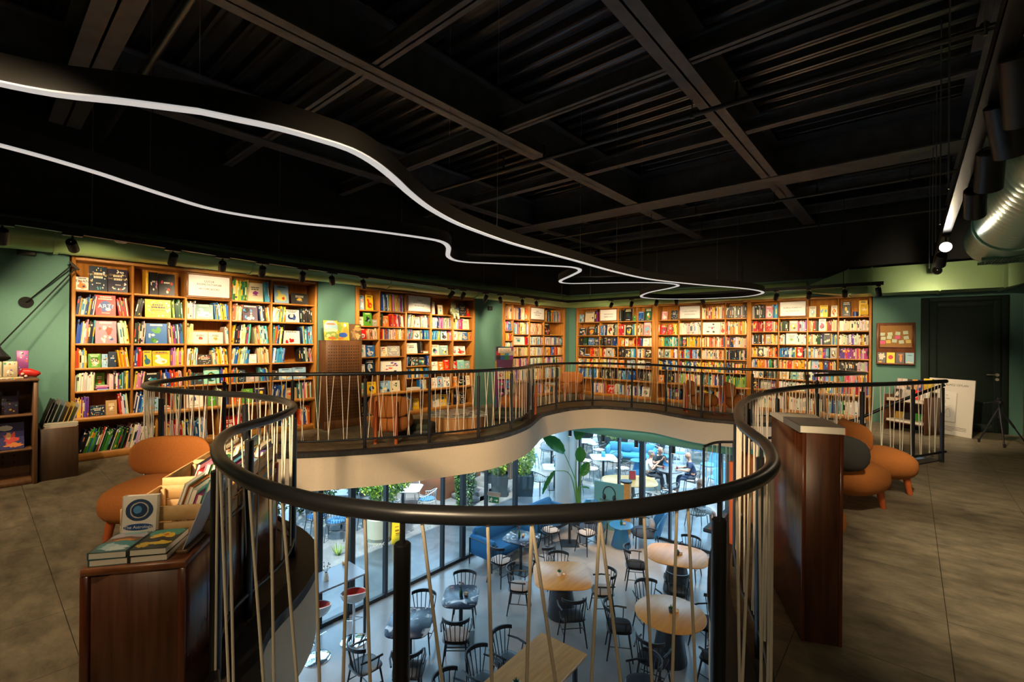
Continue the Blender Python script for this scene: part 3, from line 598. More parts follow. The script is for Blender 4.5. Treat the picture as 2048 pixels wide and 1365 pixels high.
# ---- volumes to meshes
def bookmesh(mb, b):
    fr = b['fr']; u, t, z, h, d, r = b['u'], b['t'], b['z'], b['h'], b['d'], b['rec']; c = b['col']; c2 = b['c2']
    pg = (.68, .62, .50)
    def pt(uu, dd, zz): return fr.p(uu, dd, zz)
    flip = fr.side == 'A'
    def q(a, bb, cc, dd): mb.quad(*((a, bb, cc, dd) if not flip else (a, bb, cc, dd)))
    if b['kind'] == 'S':
        ln = b['lean']
        def P(uu, dd, zz): return fr.p(uu+ln*(zz-z), dd, zz)
        a0, a1 = u, u+t
        lv = {0: [0, .62, .84, 1], 1: [0, .1, .2, 1], 2: [0, 1], 3: [0, .3, .7, 1], 4: [0, .82, .9, 1]}[b['st']]
        for k in range(len(lv)-1):
            mb.col(c if k % 2 == 0 else c2)
            q(P(a0, r, z+h*lv[k]), P(a1, r, z+h*lv[k]), P(a1, r, z+h*lv[k+1]), P(a0, r, z+h*lv[k+1]))
        mb.col(c); q(P(a0, r+d, z), P(a0, r, z), P(a0, r, z+h), P(a0, r+d, z+h)); q(P(a1, r, z), P(a1, r+d, z), P(a1, r+d, z+h), P(a1, r, z+h))
        mb.col(pg); q(P(a0, r, z+h), P(a1, r, z+h), P(a1, r+d, z+h), P(a0, r+d, z+h)); q(P(a0, r, z), P(a0, r+d, z), P(a1, r+d, z), P(a1, r, z)); q(P(a1, r+d, z), P(a0, r+d, z), P(a0, r+d, z+h), P(a1, r+d, z+h))
    elif b['kind'] == 'L':
        a0, a1 = u, u+t
        P = pt; mb.col(c); q(P(a0, r, z), P(a1, r, z), P(a1, r, z+h), P(a0, r, z+h)); mb.col(c2); q(P(a0, r, z+h), P(a1, r, z+h), P(a1, r+d, z+h), P(a0, r+d, z+h))
        mb.col(pg); q(P(a0, r+d, z), P(a0, r, z), P(a0, r, z+h), P(a0, r+d, z+h)); q(P(a1, r, z), P(a1, r+d, z), P(a1, r+d, z+h), P(a1, r, z+h)); q(P(a0, r, z), P(a0, r+d, z), P(a1, r+d, z), P(a1, r, z)); q(P(a1, r+d, z), P(a0, r+d, z), P(a0, r+d, z+h), P(a1, r+d, z+h))
    else:
        ln = b['lean']
        def P(uu, zz, dd=0): return fr.p(u+uu*t, r+ln*zz*h+dd, z+zz*h+.001)
        def rect(a, e, z0, z1, col, dd=0): mb.col(col); q(P(a, z0, dd), P(e, z0, dd), P(e, z1, dd), P(a, z1, dd))
        D = b['d']
        rect(0, 1, 0, 1, c)
        mb.col(pg); q(P(0, 1), P(1, 1), P(1, 1, D), P(0, 1, D)); q(P(1, 0), P(1, 0, D), P(1, 1, D), P(1, 1)); 
        mb.col(c); q(P(0, 0, D), P(0, 0), P(0, 1), P(0, 1, D)); q(P(1, 0, D), P(0, 0, D), P(0, 1, D), P(1, 1, D)); q(P(0, 0), P(0, 0, D), P(1, 0, D), P(1, 0))
        rr = random.Random(int(u*977+z*331)); light = sum(c) > 1.1
        ink = (.03, .03, .04) if light else (.8, .74, .55); art = b['st']
        acc = [tuple(x**1.3 for x in rr.choice(PAL['m'])) for _ in range(5)]
        def blob(cu, cz, ru, rz, col, n=12, e=-.0006, wob=0):
            mb.col(col); f = len(mb.v)
            mb.add([P(min(.97, max(.03, cu+ru*math.cos(6.2832*k/n)*(1+wob*rr.uniform(-1, 1)))), min(.97, max(.03, cz+rz*math.sin(6.2832*k/n)*(1+wob*rr.uniform(-1, 1)))), e) for k in range(n)], [tuple(range(n))])
        asp = t/h
        def lines(zc, n, w, th):
            for k in range(n):
                ww = w*rr.uniform(.7, 1); x = .5-ww/2
                while x < .5+ww/2-.02:
                    l = rr.uniform(.03, .09); rect(x, min(x+l, .5+ww/2), zc-k*th*1.7, zc-k*th*1.7+th, ink, -.0008); x += l+.018
        if art == 0: lines(.72, 2, .6, .06); lines(.3, 1, .4, .03); blob(.5, .45, .16, .12, acc[0], wob=.3)
        elif art == 1: lines(.88, 2, .8, .06); blob(.5, .42, .3, .26, acc[0], wob=.25); blob(.45, .5, .14, .14, acc[1], e=-.0009, wob=.2); blob(.62, .3, .12, .1, acc[2], e=-.0009, wob=.3); lines(.1, 1, .5, .03)
        elif art == 2:
            for k in range(9): blob(rr.uniform(.15, .85), rr.uniform(.1, .7), rr.uniform(.05, .17), rr.uniform(.05, .15), rr.choice(acc), e=-.0005-.0001*k, wob=.35)
            lines(.88, 1, .8, .08)
        elif art == 3: blob(.5, .3, .36, .2, acc[0], wob=.2); blob(.36, .5, .1, .18, acc[0], e=-.0007, wob=.1); blob(.3, .66, .13, .08, acc[0], e=-.0008); blob(.62, .28, .1, .08, acc[1], e=-.001, wob=.3); lines(.86, 1, .7, .08)
        elif art == 4: 
            for k in range(7): blob(rr.uniform(.12, .88), rr.uniform(.12, .88), .05+.05*rr.random(), .05+.04*rr.random(), rr.choice(acc), e=-.0005-.0001*k, wob=.3)
            lines(.55, 1, .5, .07)
        else:
            for k in range(26):
                a = rr.uniform(0, 6.28); q1 = rr.uniform(.34, .46); blob(.5+q1*math.cos(a), .5+q1*math.sin(a), .025+.03*rr.random(), .02+.025*rr.random(), rr.choice(PAL['y']+PAL['t']+PAL['w']), n=7, e=-.0005-.00004*k)
            lines(.66, 2, .55, .085); lines(.3, 1, .3, .03)
def barea(b):
    fr = b['fr']; u, t, z, h, r = b['u'], b['t'], b['z'], b['h'], b['rec']; ps = [PROJ(fr.p(*p)) for p in ((u, r, z), (u+t, r, z), (u+t, r, z+h))]
    A = abs((ps[1][0]-ps[0][0])*(ps[2][1]-ps[1][1])-(ps[1][1]-ps[0][1])*(ps[2][0]-ps[1][0]))
    return A if ps[0][2] > 0 else 0
def k_f(ids, i): return [j for j in ids if BOOKS[j]['kind'] == 'F'].index(i)
dk_, lt_, yl_, rd_ = mat('title_dark', (.015, .015, .02), .5), mat('title_white', (.8, .8, .78), .5), mat('title_gold', (.65, .45, .12), .5), mat('title_red', (.5, .03, .02), .5)
TITLES = {((0, 0, 0), 0): [('MENANA', .045, .68, dk_)], ((0, 0, 0), 1): [('INFOGRAPHIC', .030, .66, yl_)], ((0, 0, 0), 2): [("CHILDREN'S", .030, .74, yl_), ('ENCYCLOPEDIA', .027, .58, yl_)], ((0, 0, 1), 0): [('ART?', .070, .45, lt_)],
 ((0, 1, 1), 0): [('The Story', .042, .60, dk_), ('Orchestra', .042, .42, dk_)], ((0, 2, 1), 0): [('DEV', .10, .32, lt_)], ((0, 1, 3), 1): [('Dinozorlar', .040, .85, rd_)], ((0, 0, 3), 0): [('50', .07, .55, dk_)], ((0, 2, 3), 0): [('KAYIP', .05, .7, rd_)],
 ((3, 1, 1), 0): [('A', .03, .8, rd_), ('MANGA', .03, .66, rd_)], ((5, 2, 0), 2): [('MANN', .04, .3, dk_)], ((1, 0, 5), 1): [('Dil', .035, .8, rd_)]}
def title_on(o, b, lines):
    fr = b['fr']; xd = Vector((0, 1, 0)) if fr.side == 'A' else Vector((1, 0, 0))
    for s_, sz, v, m_ in lines:
        p = fr.p(b['u']+b['t']/2, b['r_']+b['lean']*v*b['h']-.004, b['z']+v*b['h']); up = fr.p(0, b['lean'], 1)-fr.p(0, 0, 0)
        text(s_, sz, face(p, xd, up), 'title', m_, o, .0002)
NB = 262                                                 # the volumes that show largest are things of their own (with the near ones on the displays)
for b in BOOKS:
    b['A'] = barea(b); b['r_'] = b['rec']; b['col'] = tuple(x**1.3 for x in b['col'])
    if b['c2']: b['c2'] = tuple(x**1.3 for x in b['c2'])
order = sorted(range(len(BOOKS)), key=lambda i: -BOOKS[i]['A'])
single = set(order[:NB]); restb = MB()
cells = {}
for i, b in enumerate(BOOKS): cells.setdefault(b['key'], []).append(i)
rowname = lambda r: 'lowest compartment' if r == 99 else ('top shelf' if r == 0 else NTH[r]+' shelf down')
for key, idx in cells.items():
    case, bay, row = key
    ids = sorted(idx, key=lambda i: (BOOKS[i]['u'], BOOKS[i]['z']))
    byd = {}
    for i in ids:
        b = BOOKS[i]
        if i not in single: bookmesh(restb, b); continue
        mb = MB(); bookmesh(mb, b); o = mb.build('book', bookm, smooth=0)
        if b['kind'] == 'F' and (key, k_f(ids, i)) in TITLES: title_on(o, b, TITLES[(key, k_f(ids, i))])
        k = {'S': ('spine-out', [j for j in ids if BOOKS[j]['kind'] == 'S']), 'F': ('face-out', [j for j in ids if BOOKS[j]['kind'] == 'F']), 'L': ('flat-lying', [j for j in ids if BOOKS[j]['kind'] == 'L'])}[b['kind']]
        pos = k[1].index(i)
        where = '%s of bay %s, %s' % (rowname(row), ['one', 'two', 'three', 'four', 'five'][bay] if row != 99 else ['one', 'two', 'three', 'four', 'five'][bay], caseA[case])
        tag(o, '%s %s book, %s from left, %s' % (cname(b['col']), k[0], NTH[pos], where), 'book', 'books standing on the wall bookcases')
o = restb.build('books', bookm, smooth=0); tag(o, 'the many smaller books filling the shelves of all six bookcases', 'books', None, 'stuff')
print('BOOKS', len(BOOKS), 'single', len(single))
# ---- framed section signs in the top bays
frame_m = woodmat('sign_frame_wood', (.16, .06, .02), (.26, .11, .035), 'X', 6, .4)
signm = mat('sign_white_board', (.72, .72, .70), .25)
inkm = mat('black_ink', (.01, .01, .01), .6)
def sign(fr, u0, u1, lines, label):
    z0, z1 = 2.07, 2.425
    t = thing('shelf_sign', label, 'sign', fr.p((u0+u1)/2, 0, z0), 'framed section signs in the bookcases')
    m = MB(); w = .03
    for a, b, c, e in ((u0, u1, z0, z0+w), (u0, u1, z1-w, z1), (u0, u0+w, z0+w, z1-w), (u1-w, u1, z0+w, z1-w)):
        p, q = fr.p(a, -.012, c), fr.p(b, .02, e); m.bbox([min(p[i], q[i]) for i in range(3)], [max(p[i], q[i]) for i in range(3)], .004)
    m.build('frame', frame_m, t)
    p, q = fr.p(u0+w, .004, z0+w), fr.p(u1-w, .012, z1-w)
    MB().box([min(p[i], q[i]) for i in range(3)], [max(p[i], q[i]) for i in range(3)]).build('board', signm, t)
    xd, nd = (Vector((0, 1, 0)), Vector((1, 0, 0))) if fr.side == 'A' else (Vector((1, 0, 0)), Vector((0, -1, 0)))
    for s, sz, dz in lines: text(s, sz, face(fr.p((u0+u1)/2, .0028, 2.25+dz), xd, (0, 0, 1)), 'lettering', inkm, t)
sign(FA, 1.925, 2.495, [('ÇOCUK', .036, .062), ('RESİMLİ KİTAPLAR', .036, .018), ('PICTURE BOOKS', .034, -.045)], 'framed white sign reading picture books in the leftmost bookcase')
sign(FA, 5.635, 6.26, [('ÇOCUK', .036, .06), ('RESİMLİ KİTAPLAR', .036, .015), ('PICTURE BOOKS', .032, -.045)], 'framed white sign in the bookcase with the plush toy')
sign(FA, 9.57, 10.215, [('GENÇ', .04, .06), ('YETİŞKİN KİTAPLAR', .036, .015), ('YOUNG ADULT', .032, -.04)], 'framed white sign in the left wall bookcase beside the corner')
sign(FB, -6.60, -6.04, [('ÇİZGİ ROMAN', .042, .02), ('GRAPHIC NOVELS', .034, -.05)], 'framed white sign in the back wall bookcase beside the corner')
sign(FB, -4.37, -3.825, [('KURGU EDEBİYAT', .042, .02), ('FICTION BOOKS', .034, -.05)], 'framed white sign in the middle bookcase of the back wall')
sign(FB, -2.182, -1.65, [('KURGU EDEBİYAT', .042, .02), ('FICTION BOOKS', .034, -.05)], 'framed white sign in the rightmost bookcase of the back wall')
# ------------------------------------------------------------------ ceiling fittings: winding light, tracks, ducts, pipes
LP = [(-4.05,1.1),(-3.96,1.35),(-3.87,1.61),(-3.82,1.92),(-3.81,2.19),(-3.91,2.49),(-4.12,2.86),(-4.41,3.3),(-4.71,3.84),(-4.97,4.5),(-5.12,5.16),(-5.26,6.07),(-5.3,6.96),(-5.34,8.23),(-5.42,10.17),(-5.30,11.95),(-4.68,13.84),(-3.95,15.52),(-3.71,16.89),(-4.06,17.84),(-4.79,18.35),(-6.15,18.22),(-7.3,17.5),(-7.66,16.65),(-7.44,15.86),(-6.69,14.92),(-5.70,14.16),(-5.25,13.66),(-5.25,13.08),(-5.68,12.45),(-6.82,11.75),(-7.55,11.31),(-7.48,10.76),(-6.56,9.97),(-6.0,9.45),(-5.85,9.0),(-6.05,8.55),(-6.84,7.54),(-7.30,6.85),(-7.12,6.3),(-6.40,5.65),(-6.13,5.26),(-6.13,4.9),(-6.28,4.32),(-6.48,3.74),(-6.78,3.12),(-6.95,2.5),(-6.96,2.02),(-6.76,1.54),(-6.54,1.13),(-6.35,.78),(-6.15,.2),(-6.0,-.8),(-5.9,-1.7),(-5.4,-2.3),(-4.8,-2.0),(-4.6,-1.2),(-4.72,-.4),(-4.6,.25),(-4.3,.71),(-4.05,1.1)]
led = spline([(x*.5294, y*.5294, 2.4) for x, y in LP], .05)
lt = thing('pendant_light', 'long winding black pendant light with a glowing white underside', 'lamp', (-2.4, 3, 2.4))
def ribbon(path, z0, z1, w):
    out = []
    n = len(path)
    for i, p in enumerate(path):
        t = path[(i+2) % n]-path[i-2]; nn = Vector((-t.y, t.x, 0)).normalized()*w/2
        out.append([(p.x-nn.x, p.y-nn.y, z0), (p.x+nn.x, p.y+nn.y, z0), (p.x+nn.x, p.y+nn.y, z1), (p.x-nn.x, p.y-nn.y, z1)])
    out.append(out[0]); return out
path = led[:-1]
MB().loft(ribbon(path, 2.404, 2.50, .056), cap=False).build('housing', mat('lamp_housing_black', (.022, .020, .017), .5), lt)
em = mat('led_diffuser', (1, .97, .93), .5, emit=.21)
MB().loft(ribbon(path, 2.397, 2.4045, .046), cap=False).build('diffuser', em, lt)
for k in range(0, len(path), 46):
    p = path[k]; MB().cyl((p.x, p.y, 2.5), (p.x, p.y, 4.55), .0014, n=5).build('suspension_wire', mat('steel_wire', (.25, .25, .25), .4, .8), lt)
# track along the left wall
def head(track, p, d, label_i, watts, deg, col=(1, .70, .38), rr=.042, ll=.13):
    p = Vector(p); d = Vector(d).normalized()
    h = MB().cyl(p+Vector((0, 0, -.005)), p+Vector((0, 0, -.085)), .008, n=8)
    c = p+Vector((0, 0, -.11)); h.tube([c-d*ll*.45, c-d*ll*.45+d*.004, c+d*ll*.5], [rr*.9, rr, rr], 16, True)
    return h, c, d
TA = spline([(-6.02, -.9, 2.5), (-6.06, .15, 2.5), (-6.28, 1.5, 2.5), (-6.5, 3.0, 2.5), (-6.65, 5.5, 2.5), (-6.68, 7.5, 2.5), (-6.68, 9.9, 2.5)], .2)
TB = [Vector((x, 9.93, 2.5)) for x in (-6.68, -5, -3, -.35)]
ta = thing('lighting_track', 'black lighting track running along the left wall above the bookcases', 'track', (-6.5, 4, 2.5))
def railmesh(pts, w, h, z):
    return MB().loft([[(p.x-nn.x, p.y-nn.y, z), (p.x+nn.x, p.y+nn.y, z), (p.x+nn.x, p.y+nn.y, z+h), (p.x-nn.x, p.y-nn.y, z+h)] for p, nn in [(p, Vector((-(pts[min(i+1, len(pts)-1)]-pts[max(i-1, 0)]).y, (pts[min(i+1, len(pts)-1)]-pts[max(i-1, 0)]).x, 0)).normalized()*w/2) for i, p in enumerate(pts)]])
railmesh(TA, .045, .06, 2.5).build('rail', spotm, ta)
for p in TA[2::8]: MB().cyl((p.x, p.y, 2.56), (p.x, p.y, 4.56), .004, n=6).build('hanger', blk, ta)
tb = thing('lighting_track', 'black lighting track running along the back wall above the bookcases', 'track', (-3.5, 9.93, 2.5))
railmesh(TB, .045, .06, 2.5).build('rail', spotm, tb)
for x in (-6, -4.3, -2.6, -.9): MB().cyl((x, 9.93, 2.56), (x, 9.93, 4.56), .006, n=6).build('hanger', blk, tb)
tc = thing('lighting_track', 'perforated black lighting channel running overhead on the right side', 'track', (.26, 5, 2.6))
mc = MB().box((.225, .2, 2.6), (.295, 9.5, 2.604)).box((.225, .2, 2.6), (.229, 9.5, 2.66)).box((.291, .2, 2.6), (.295, 9.5, 2.66))
mc.build('channel', spotm, tc)
for y in (2.4, 4.6, 5.9, 6.9, 7.9, 9.2): MB().cyl((.20, y, 2.63), (.20, y, 4.56), .006, n=6).build('hanger', mat('zinc_rod', (.3, .31, .32), .4, .8), tc)
lens = mat('lamp_lens_warm', (1, .78, .5), .3, emit=2.5)
glow = mat('lamp_lens_bright', (1, .93, .82), .3, emit=14.0)
ADJ = {}
def spotlight(pos, tgt, label, group, watts, deg, rr=.042, ll=.14, col=(1, .74, .44), lensm=None, base=True):
    p = Vector(pos); d = (Vector(tgt)-(p+Vector((0, 0, -.11)))).normalized()
    t = thing('track_spotlight', label, 'spotlight', p, group)
    m = MB().bbox((p.x-.03, p.y-.075, p.z-.022), (p.x+.03, p.y+.075, p.z-.001), .004)
    m.cyl(p+Vector((0, 0, -.02)), p+Vector((0, 0, -.065)), .008, n=8); m.build('adapter', spotm, t)
    c = p+Vector((0, 0, -.115))
    # open-ended barrel with a lens set back inside
    MB().rev(c, d, [(-ll*.5, .002), (-ll*.5, rr*.9), (-ll*.5+.006, rr), (ll*.5, rr), (ll*.5, rr*.92), (ll*.5-.03, rr*.86)]).build('barrel', spotm, t)
    MB().tube([c+d*(ll*.5-.031), c+d*(ll*.5-.028)], rr*.855, 16).build('lens', lensm or lens, t)
    if watts: spot('spot_lamp', c+d*(ll*.5+.004), Vector(tgt), watts, deg, .75, col, .03, t)
    return t
def ontrack(pts, px):
    best = None
    for a, b in zip(pts[:-1], pts[1:]):
        for k in range(40):
            p = a.lerp(b, k/40); e = abs(PROJ(p)[0]-px)
            if best is None or e < best[0]: best = (e, p)
    return best[1]
AW = 58
HA = [(5, (-7.6, .2, .9), 'at the left edge of the picture'), (145, (-7.6, 1.05, 1.75), 'in front of the left end of the leftmost bookcase'), (346, (-7.6, 1.5, 1.3), 'left of the picture books sign'), (445, (-7.6, 2.3, 1.75), 'just above the picture books sign'), (525, (-7.6, 2.75, 1.35), 'second right of the picture books sign'), (605, (-7.6, 3.4, 1.5), 'above the right end of the leftmost bookcase'), (664, (-7.6, 4.2, 1.7), 'over the perforated display panel'), (727, (-7.6, 4.95, 1.5), 'above the left end of the second bookcase'),
 (903, (-7.6, 5.95, 1.6), 'left one of two over the plush toy'), (926, (-7.6, 6.6, 1.6), 'right one of two over the plush toy'), (971, (-7.6, 7.25, 1.5), 'beside the right end of the second bookcase'), (1001, (-7.6, 8.7, 1.5), 'above the left end of the third bookcase'), (1045, (-7.6, 9.4, 1.5), 'left one of two over the third bookcase'), (1073, (-7.6, 10.3, 1.5), 'right one of two over the third bookcase')]
for px, tg, lb in HA:
    p = ontrack(TA, px); spotlight((p.x, p.y, 2.5), tg, 'black track spotlight '+lb, 'spotlights on the left wall track', AW if px > 100 else 60, 76)
HB = [(1222, (-6.7, 11.42, 1.55), 'left of the winding lamp over the fourth bookcase'), (1264, (-5.9, 11.42, 1.5), 'at the middle of the fourth bookcase'), (1311, (-5.2, 11.42, 1.5), 'over the right end of the fourth bookcase'), (1355, (-4.3, 11.42, 1.45), 'beside the middle sign of the back wall'), (1555, (-2.5, 11.42, 1.5), 'over the left end of the sixth bookcase'), (1619, (-1.8, 11.42, 1.5), 'right of the sixth bookcase sign'), (1688, (-1.0, 11.42, 1.5), 'over the right end of the sixth bookcase'), (1756, (-.2, 10.8, .3), 'at the right end of the back wall track')]
for px, tg, lb in HB:
    p = ontrack(TB, px); spotlight((p.x, p.y, 2.5), tg, 'black track spotlight '+lb, 'spotlights on the back wall track', 48 if px < 1740 else 60, 80)
p = (-3.3, 9.93, 2.5); spotlight(p, (-3.4, 11.42, 1.5), 'black track spotlight hidden behind the far loop of the winding lamp', 'spotlights on the back wall track', 48, 80)
HC = [(2.05, (.50, 3.6, 0), .075, 14), (2.62, (.66, 4.05, 0), .072, 40), (3.05, (.9, 4.6, 0), .068, 16), (3.72, (.35, 5.6, 0), .062, 30), (4.5, (.5, 7.4, 0), .06, 46), (6.35, (-.05, .0, 1.35), .052, 2.5), (7.3, (.1, 10.4, .5), .05, 60), (8.3, (.35, 10.75, 2.6), .05, 16)]  # the last head is an added lamp that brightens the square duct
HL = ['nearest large black spotlight at the upper right edge', 'second large black spotlight from the upper right edge', 'large black spotlight tilted down beside the teal duct', 'upright black spotlight hanging beside the teal duct', 'black spotlight pointing right beside the teal duct end', 'spotlight glaring white towards the camera on the right track', 'dark spotlight just below the glaring one on the right track', 'farthest spotlight of the right channel, added to light the square duct']
for (y, tg, rr, wt), lb in zip(HC, HL):
    spotlight((.33 if y < 5 else .26, y, 2.6), tg, lb, 'spotlights on the right channel', wt*2.2, 52, rr, rr*3.6, (1, .80, .52), glow if y == 6.35 else None)
td = thing('lighting_track', 'added unseen lighting track above and behind the camera', 'track', (-2, -1.3, 2.6)); MB().box((-6.5, -1.33, 2.6), (1.8, -1.27, 2.66)).build('rail', spotm, td)  # unseen track, added to carry the fill lamps below
for x in (-5.5, -2, 1.2): MB().cyl((x, -1.3, 2.66), (x, -1.3, 4.56), .006, n=6).build('hanger', blk, td)
for (x, tg, wt, dg), lb in zip([(-5.6, (-6.7, .1, .6), 70, 95), (-3.6, (-4.1, .4, 0), 85, 110), (-1.7, (-5.35, 4.3, -.15), 560, 42), (-.2, (-4.3, 9.0, -.2), 800, 46), (1.3, (.9, 2.2, 0), 30, 110), (-.9, (-2.3, .6, .45), 34, 60)], ['first', 'second', 'third', 'fourth', 'fifth', 'last one, aimed at the low console']):  # fill lamps added out of view to brighten floor, cabinet, fascia and console
    spotlight((x, -1.3, 2.6), tg, 'added unseen spotlight behind the camera, %s from left' % lb, 'added unseen spotlights behind the camera', wt, dg, .05, .17)
# round duct along the left wall, elbow, along the back wall
da = thing('ventilation_duct', 'green round ventilation duct above the bookcases round the corner', 'duct', (-7.2, 5, 2.43))
pathd = [Vector((-7.2, y, 2.6)) for y in np.arange(-2.5, 10.55, .06)]+[Vector((-6.83-.37*math.cos(a), 10.55+.37*math.sin(a), 2.6)) for a in np.arange(.1, 1.57, .12)]+[Vector((x, 10.92, 2.6)) for x in np.arange(-6.8, -1.55, .06)]
radd = [.165+(.005 if (i % 9) == 0 else 0) for i in range(len(pathd))]
MB().tube(pathd, radd, 20).build('duct_run', ductm, da)
for y in (.6, 2.6, 4.9, 7.1, 9.4): MB().tube([(-7.2, y-.02, 2.6), (-7.2, y+.02, 2.6)], .178, 20).build('joint_collar', ductm, da)
for y in (.9, 3.0, 5.2, 7.4): MB().cyl((-7.2, y, 2.75), (-7.2, y, 4.56), .004, n=6).build('hanger', mat('zinc_rod', (.3, .31, .32), .4, .8), da)
ds = thing('ventilation_duct', 'square pale green duct with ribs over the dark door', 'duct', (.3, 10.8, 2.45))
MB().loft([[(-1.52, 10.84, 2.52), (-1.52, 11.0, 2.52), (-1.52, 11.0, 2.68), (-1.52, 10.84, 2.68)], [(-.9, 10.55, 2.42), (-.9, 11.2, 2.42), (-.9, 11.2, 2.88), (-.9, 10.55, 2.88)], [(1.15, 10.55, 2.42), (1.15, 11.2, 2.42), (1.15, 11.2, 2.88), (1.15, 10.55, 2.88)], [(1.5, 10.5, 2.52), (1.5, 11.2, 2.52), (1.5, 11.2, 2.88), (1.5, 10.5, 2.88)], [(1.75, 10.4, 2.75), (1.75, 11.1, 2.75), (1.75, 11.1, 2.92), (1.75, 10.4, 2.92)]]).build('duct_box', ductm, ds, 0)
for x in (-.9, -.55, .35, 1.1): MB().box((x, 10.535, 2.405), (x+.025, 11.21, 2.895)).build('rib', ductm, ds, 0)
dt = thing('ventilation_duct', 'teal spiral duct with an air grille at the right edge overhead', 'duct', (.7, 5.2, 2.35))
ex = AT(1990, 480, 2.62)
pd = [Vector((.70, y, 2.62)) for y in np.arange(7.0, 3.4, -.04)]
MB().tube(pd, [.27+(.006 if i % 3 == 0 else 0) for i in range(len(pd))], 26).build('duct_run', ductt, dt)
MB().tube([(.70, 6.02, 2.62), (.70, 5.98, 2.62)], .287, 26).build('joint_collar', ductt, dt)
g = MB()
for k in range(14): g.box((.54+.024*k, 6.45, 2.338), (.55+.024*k, 6.80, 2.348))
g.box((.52, 6.43, 2.334), (.88, 6.45, 2.36)).box((.52, 6.80, 2.334), (.88, 6.82, 2.36)); g.build('grille', mat('grille_green', (.08, .2, .12), .4), dt)
# sprinkler and conduit pipes
pipem = mat('pipe_grey', (.07, .072, .075), .3, .6)
def pipe(pts, r, label, heads=(), hang=()):
    t = thing('ceiling_pipe', label, 'pipe', pts[0], 'pipes under the ceiling')
    MB().tube(pts, r, 12).build('pipe_run', pipem, t)
    for x in heads:
        p = Vector(pts[0]).lerp(Vector(pts[-1]), x); MB().cyl(p, p+Vector((0, 0, .1)), .016, n=10).cyl(p+Vector((0, 0, .1)), p+Vector((0, 0, .2)), .01, n=8).lathe([(.004, .2), (.022, .205), (.022, .21), (.004, .215)], p, 10).build('sprinkler_head', blk, t)
    for x in hang:
        p = Vector(pts[0]).lerp(Vector(pts[-1]), x); MB().tube([p+Vector((0, 0, -.03)), p+Vector((0, 0, .04))], .026, 10).cyl(p, p+Vector((0, 0, .45)), .006, n=6).build('pipe_hanger', blk, t)
pipe([(-6.4, 4.72, 3.85), (2.1, 4.92, 3.85)], .026, 'sprinkler pipe crossing the middle of the ceiling', (.25, .33, .6), (.55, .8))
pipe([(-6.4, 8.62, 3.85), (2.1, 8.62, 3.85)], .024, 'sprinkler pipe beyond the deep cross beam', (.4, .62, .8), (.3, .55, .75))
pipe([(-7.3, .98, 3.85), (2.1, .96, 3.85)], .034, 'thick pipe overhead at the upper left', (), (.12, .42))
pipe([(-6.4, 10.2, 3.7), (2.1, 10.2, 3.7)], .022, 'far sprinkler pipe nearest the back wall', (.5, .7), (.35, .6))
t = thing('smoke_detector', 'small white round smoke detector under the left wall duct', 'smoke detector', AX(242, 485, -7.0))
p = AX(242, 487, -7.0); MB().lathe([(.01, 0), (.045, .004), (.06, .018), (.066, .035), (.066, .042), (.01, .043)], p, 20).build('body', white, t)
t = thing('wall_speaker', 'small black wall speaker high on the green wall at far left', 'speaker', AX(53, 515, -7.58))
p = AX(53, 505, -7.6); MB().bbox((-7.6, p.y-.075, p.z-.04), (-7.53, p.y+.075, p.z+.045), .008).build('body', blk, t)
MB().box((-7.53, p.y-.06, p.z-.03), (-7.527, p.y+.06, p.z+.035)).build('grille', spotm, t)
p = Vector((-7.6, 8.0, 2.28)); t = thing('wall_speaker', 'small black wall speaker between the second and third bookcases', 'speaker', p)
MB().bbox((-7.6, p.y-.06, p.z-.045), (-7.53, p.y+.06, p.z+.045), .008).build('body', blk, t)
# ------------------------------------------------------------------ upper floor furniture
def Rz(a, o=(0, 0, 0)): return Matrix.Translation(o) @ Matrix.Rotation(a, 4, 'Z')
def yaw_of(dx, dy): return math.atan2(dx, -dy)           # turn that brings local -y to the given heading
legm = mat('orange_lacquered_legs', (.42, .09, .02), .4)
def lounge(label, x, y, dx, dy, fab=None, grp='orange felt lounge chairs'):
    t = thing('lounge_chair', label, 'chair', (0, 0, 0), grp)
    MB().sup((0, -.02, .27), (.30, .29, .155), 3.2, 28, 12, None, 2.6).build('seat', orgf, t, 60)
    m = MB(); rings = []
    for i in range(11):                                  # curved pad, wider than tall
        a = -math.pi/2+math.pi*max(.02, min(.98, i/10)); zz = .53+.16*math.copysign(abs(math.sin(a))**.8, math.sin(a)); k = abs(math.cos(a))**.45
        rings.append([(.315*k*math.copysign(abs(math.cos(th))**.8, math.cos(th)), .27+.055*k*math.sin(th)-.10*(math.cos(th)*k)**2, zz) for th in [6.28319*j/28 for j in range(28)]])
    m.loft(rings).build('backrest', fab or orgf, t, 60)
    for sx in (-1, 1):
        MB().tube([(sx*.15, .34, 0), (sx*.15, .345, .30), (sx*.15, .355, .62)], [.026, .026, .020], 10).build('leg', legm, t)
        MB().tube([(sx*.21, -.20, 0), (sx*.19, -.17, .2)], [.024, .034], 10).build('leg', legm, t)
    t.location = (x, y, 0); t.rotation_euler = (0, 0, yaw_of(dx, dy))
    W[t.name] = Vector((x, y, 0)); return t
lounge('orange felt lounge chair behind the pine crates at left', -4.44, .94, .72, -.69)
lounge('orange lounge chair seen through ropes right of the pine crates', -3.70, 1.14, -.35, -.94)
lounge('orange lounge chair seen from behind before the low bookcase', -5.97, 4.17, -.65, .76)
lounge('orange lounge chair between the round magazine platform and the corner', -6.15, 7.35, -.95, -.1)
lounge('orange lounge chair facing the camera in the far corner', -6.83, 10.42, .65, -.76)
lounge('orange lounge chair left of two before the back wall bookcases', -3.42, 10.32, .85, .5)
lounge('orange lounge chair right of two before the back wall bookcases', -2.68, 10.42, .85, .5)
lounge('orange lounge chair on the right beside the near railing end', -.27, 6.22, .88, .45)
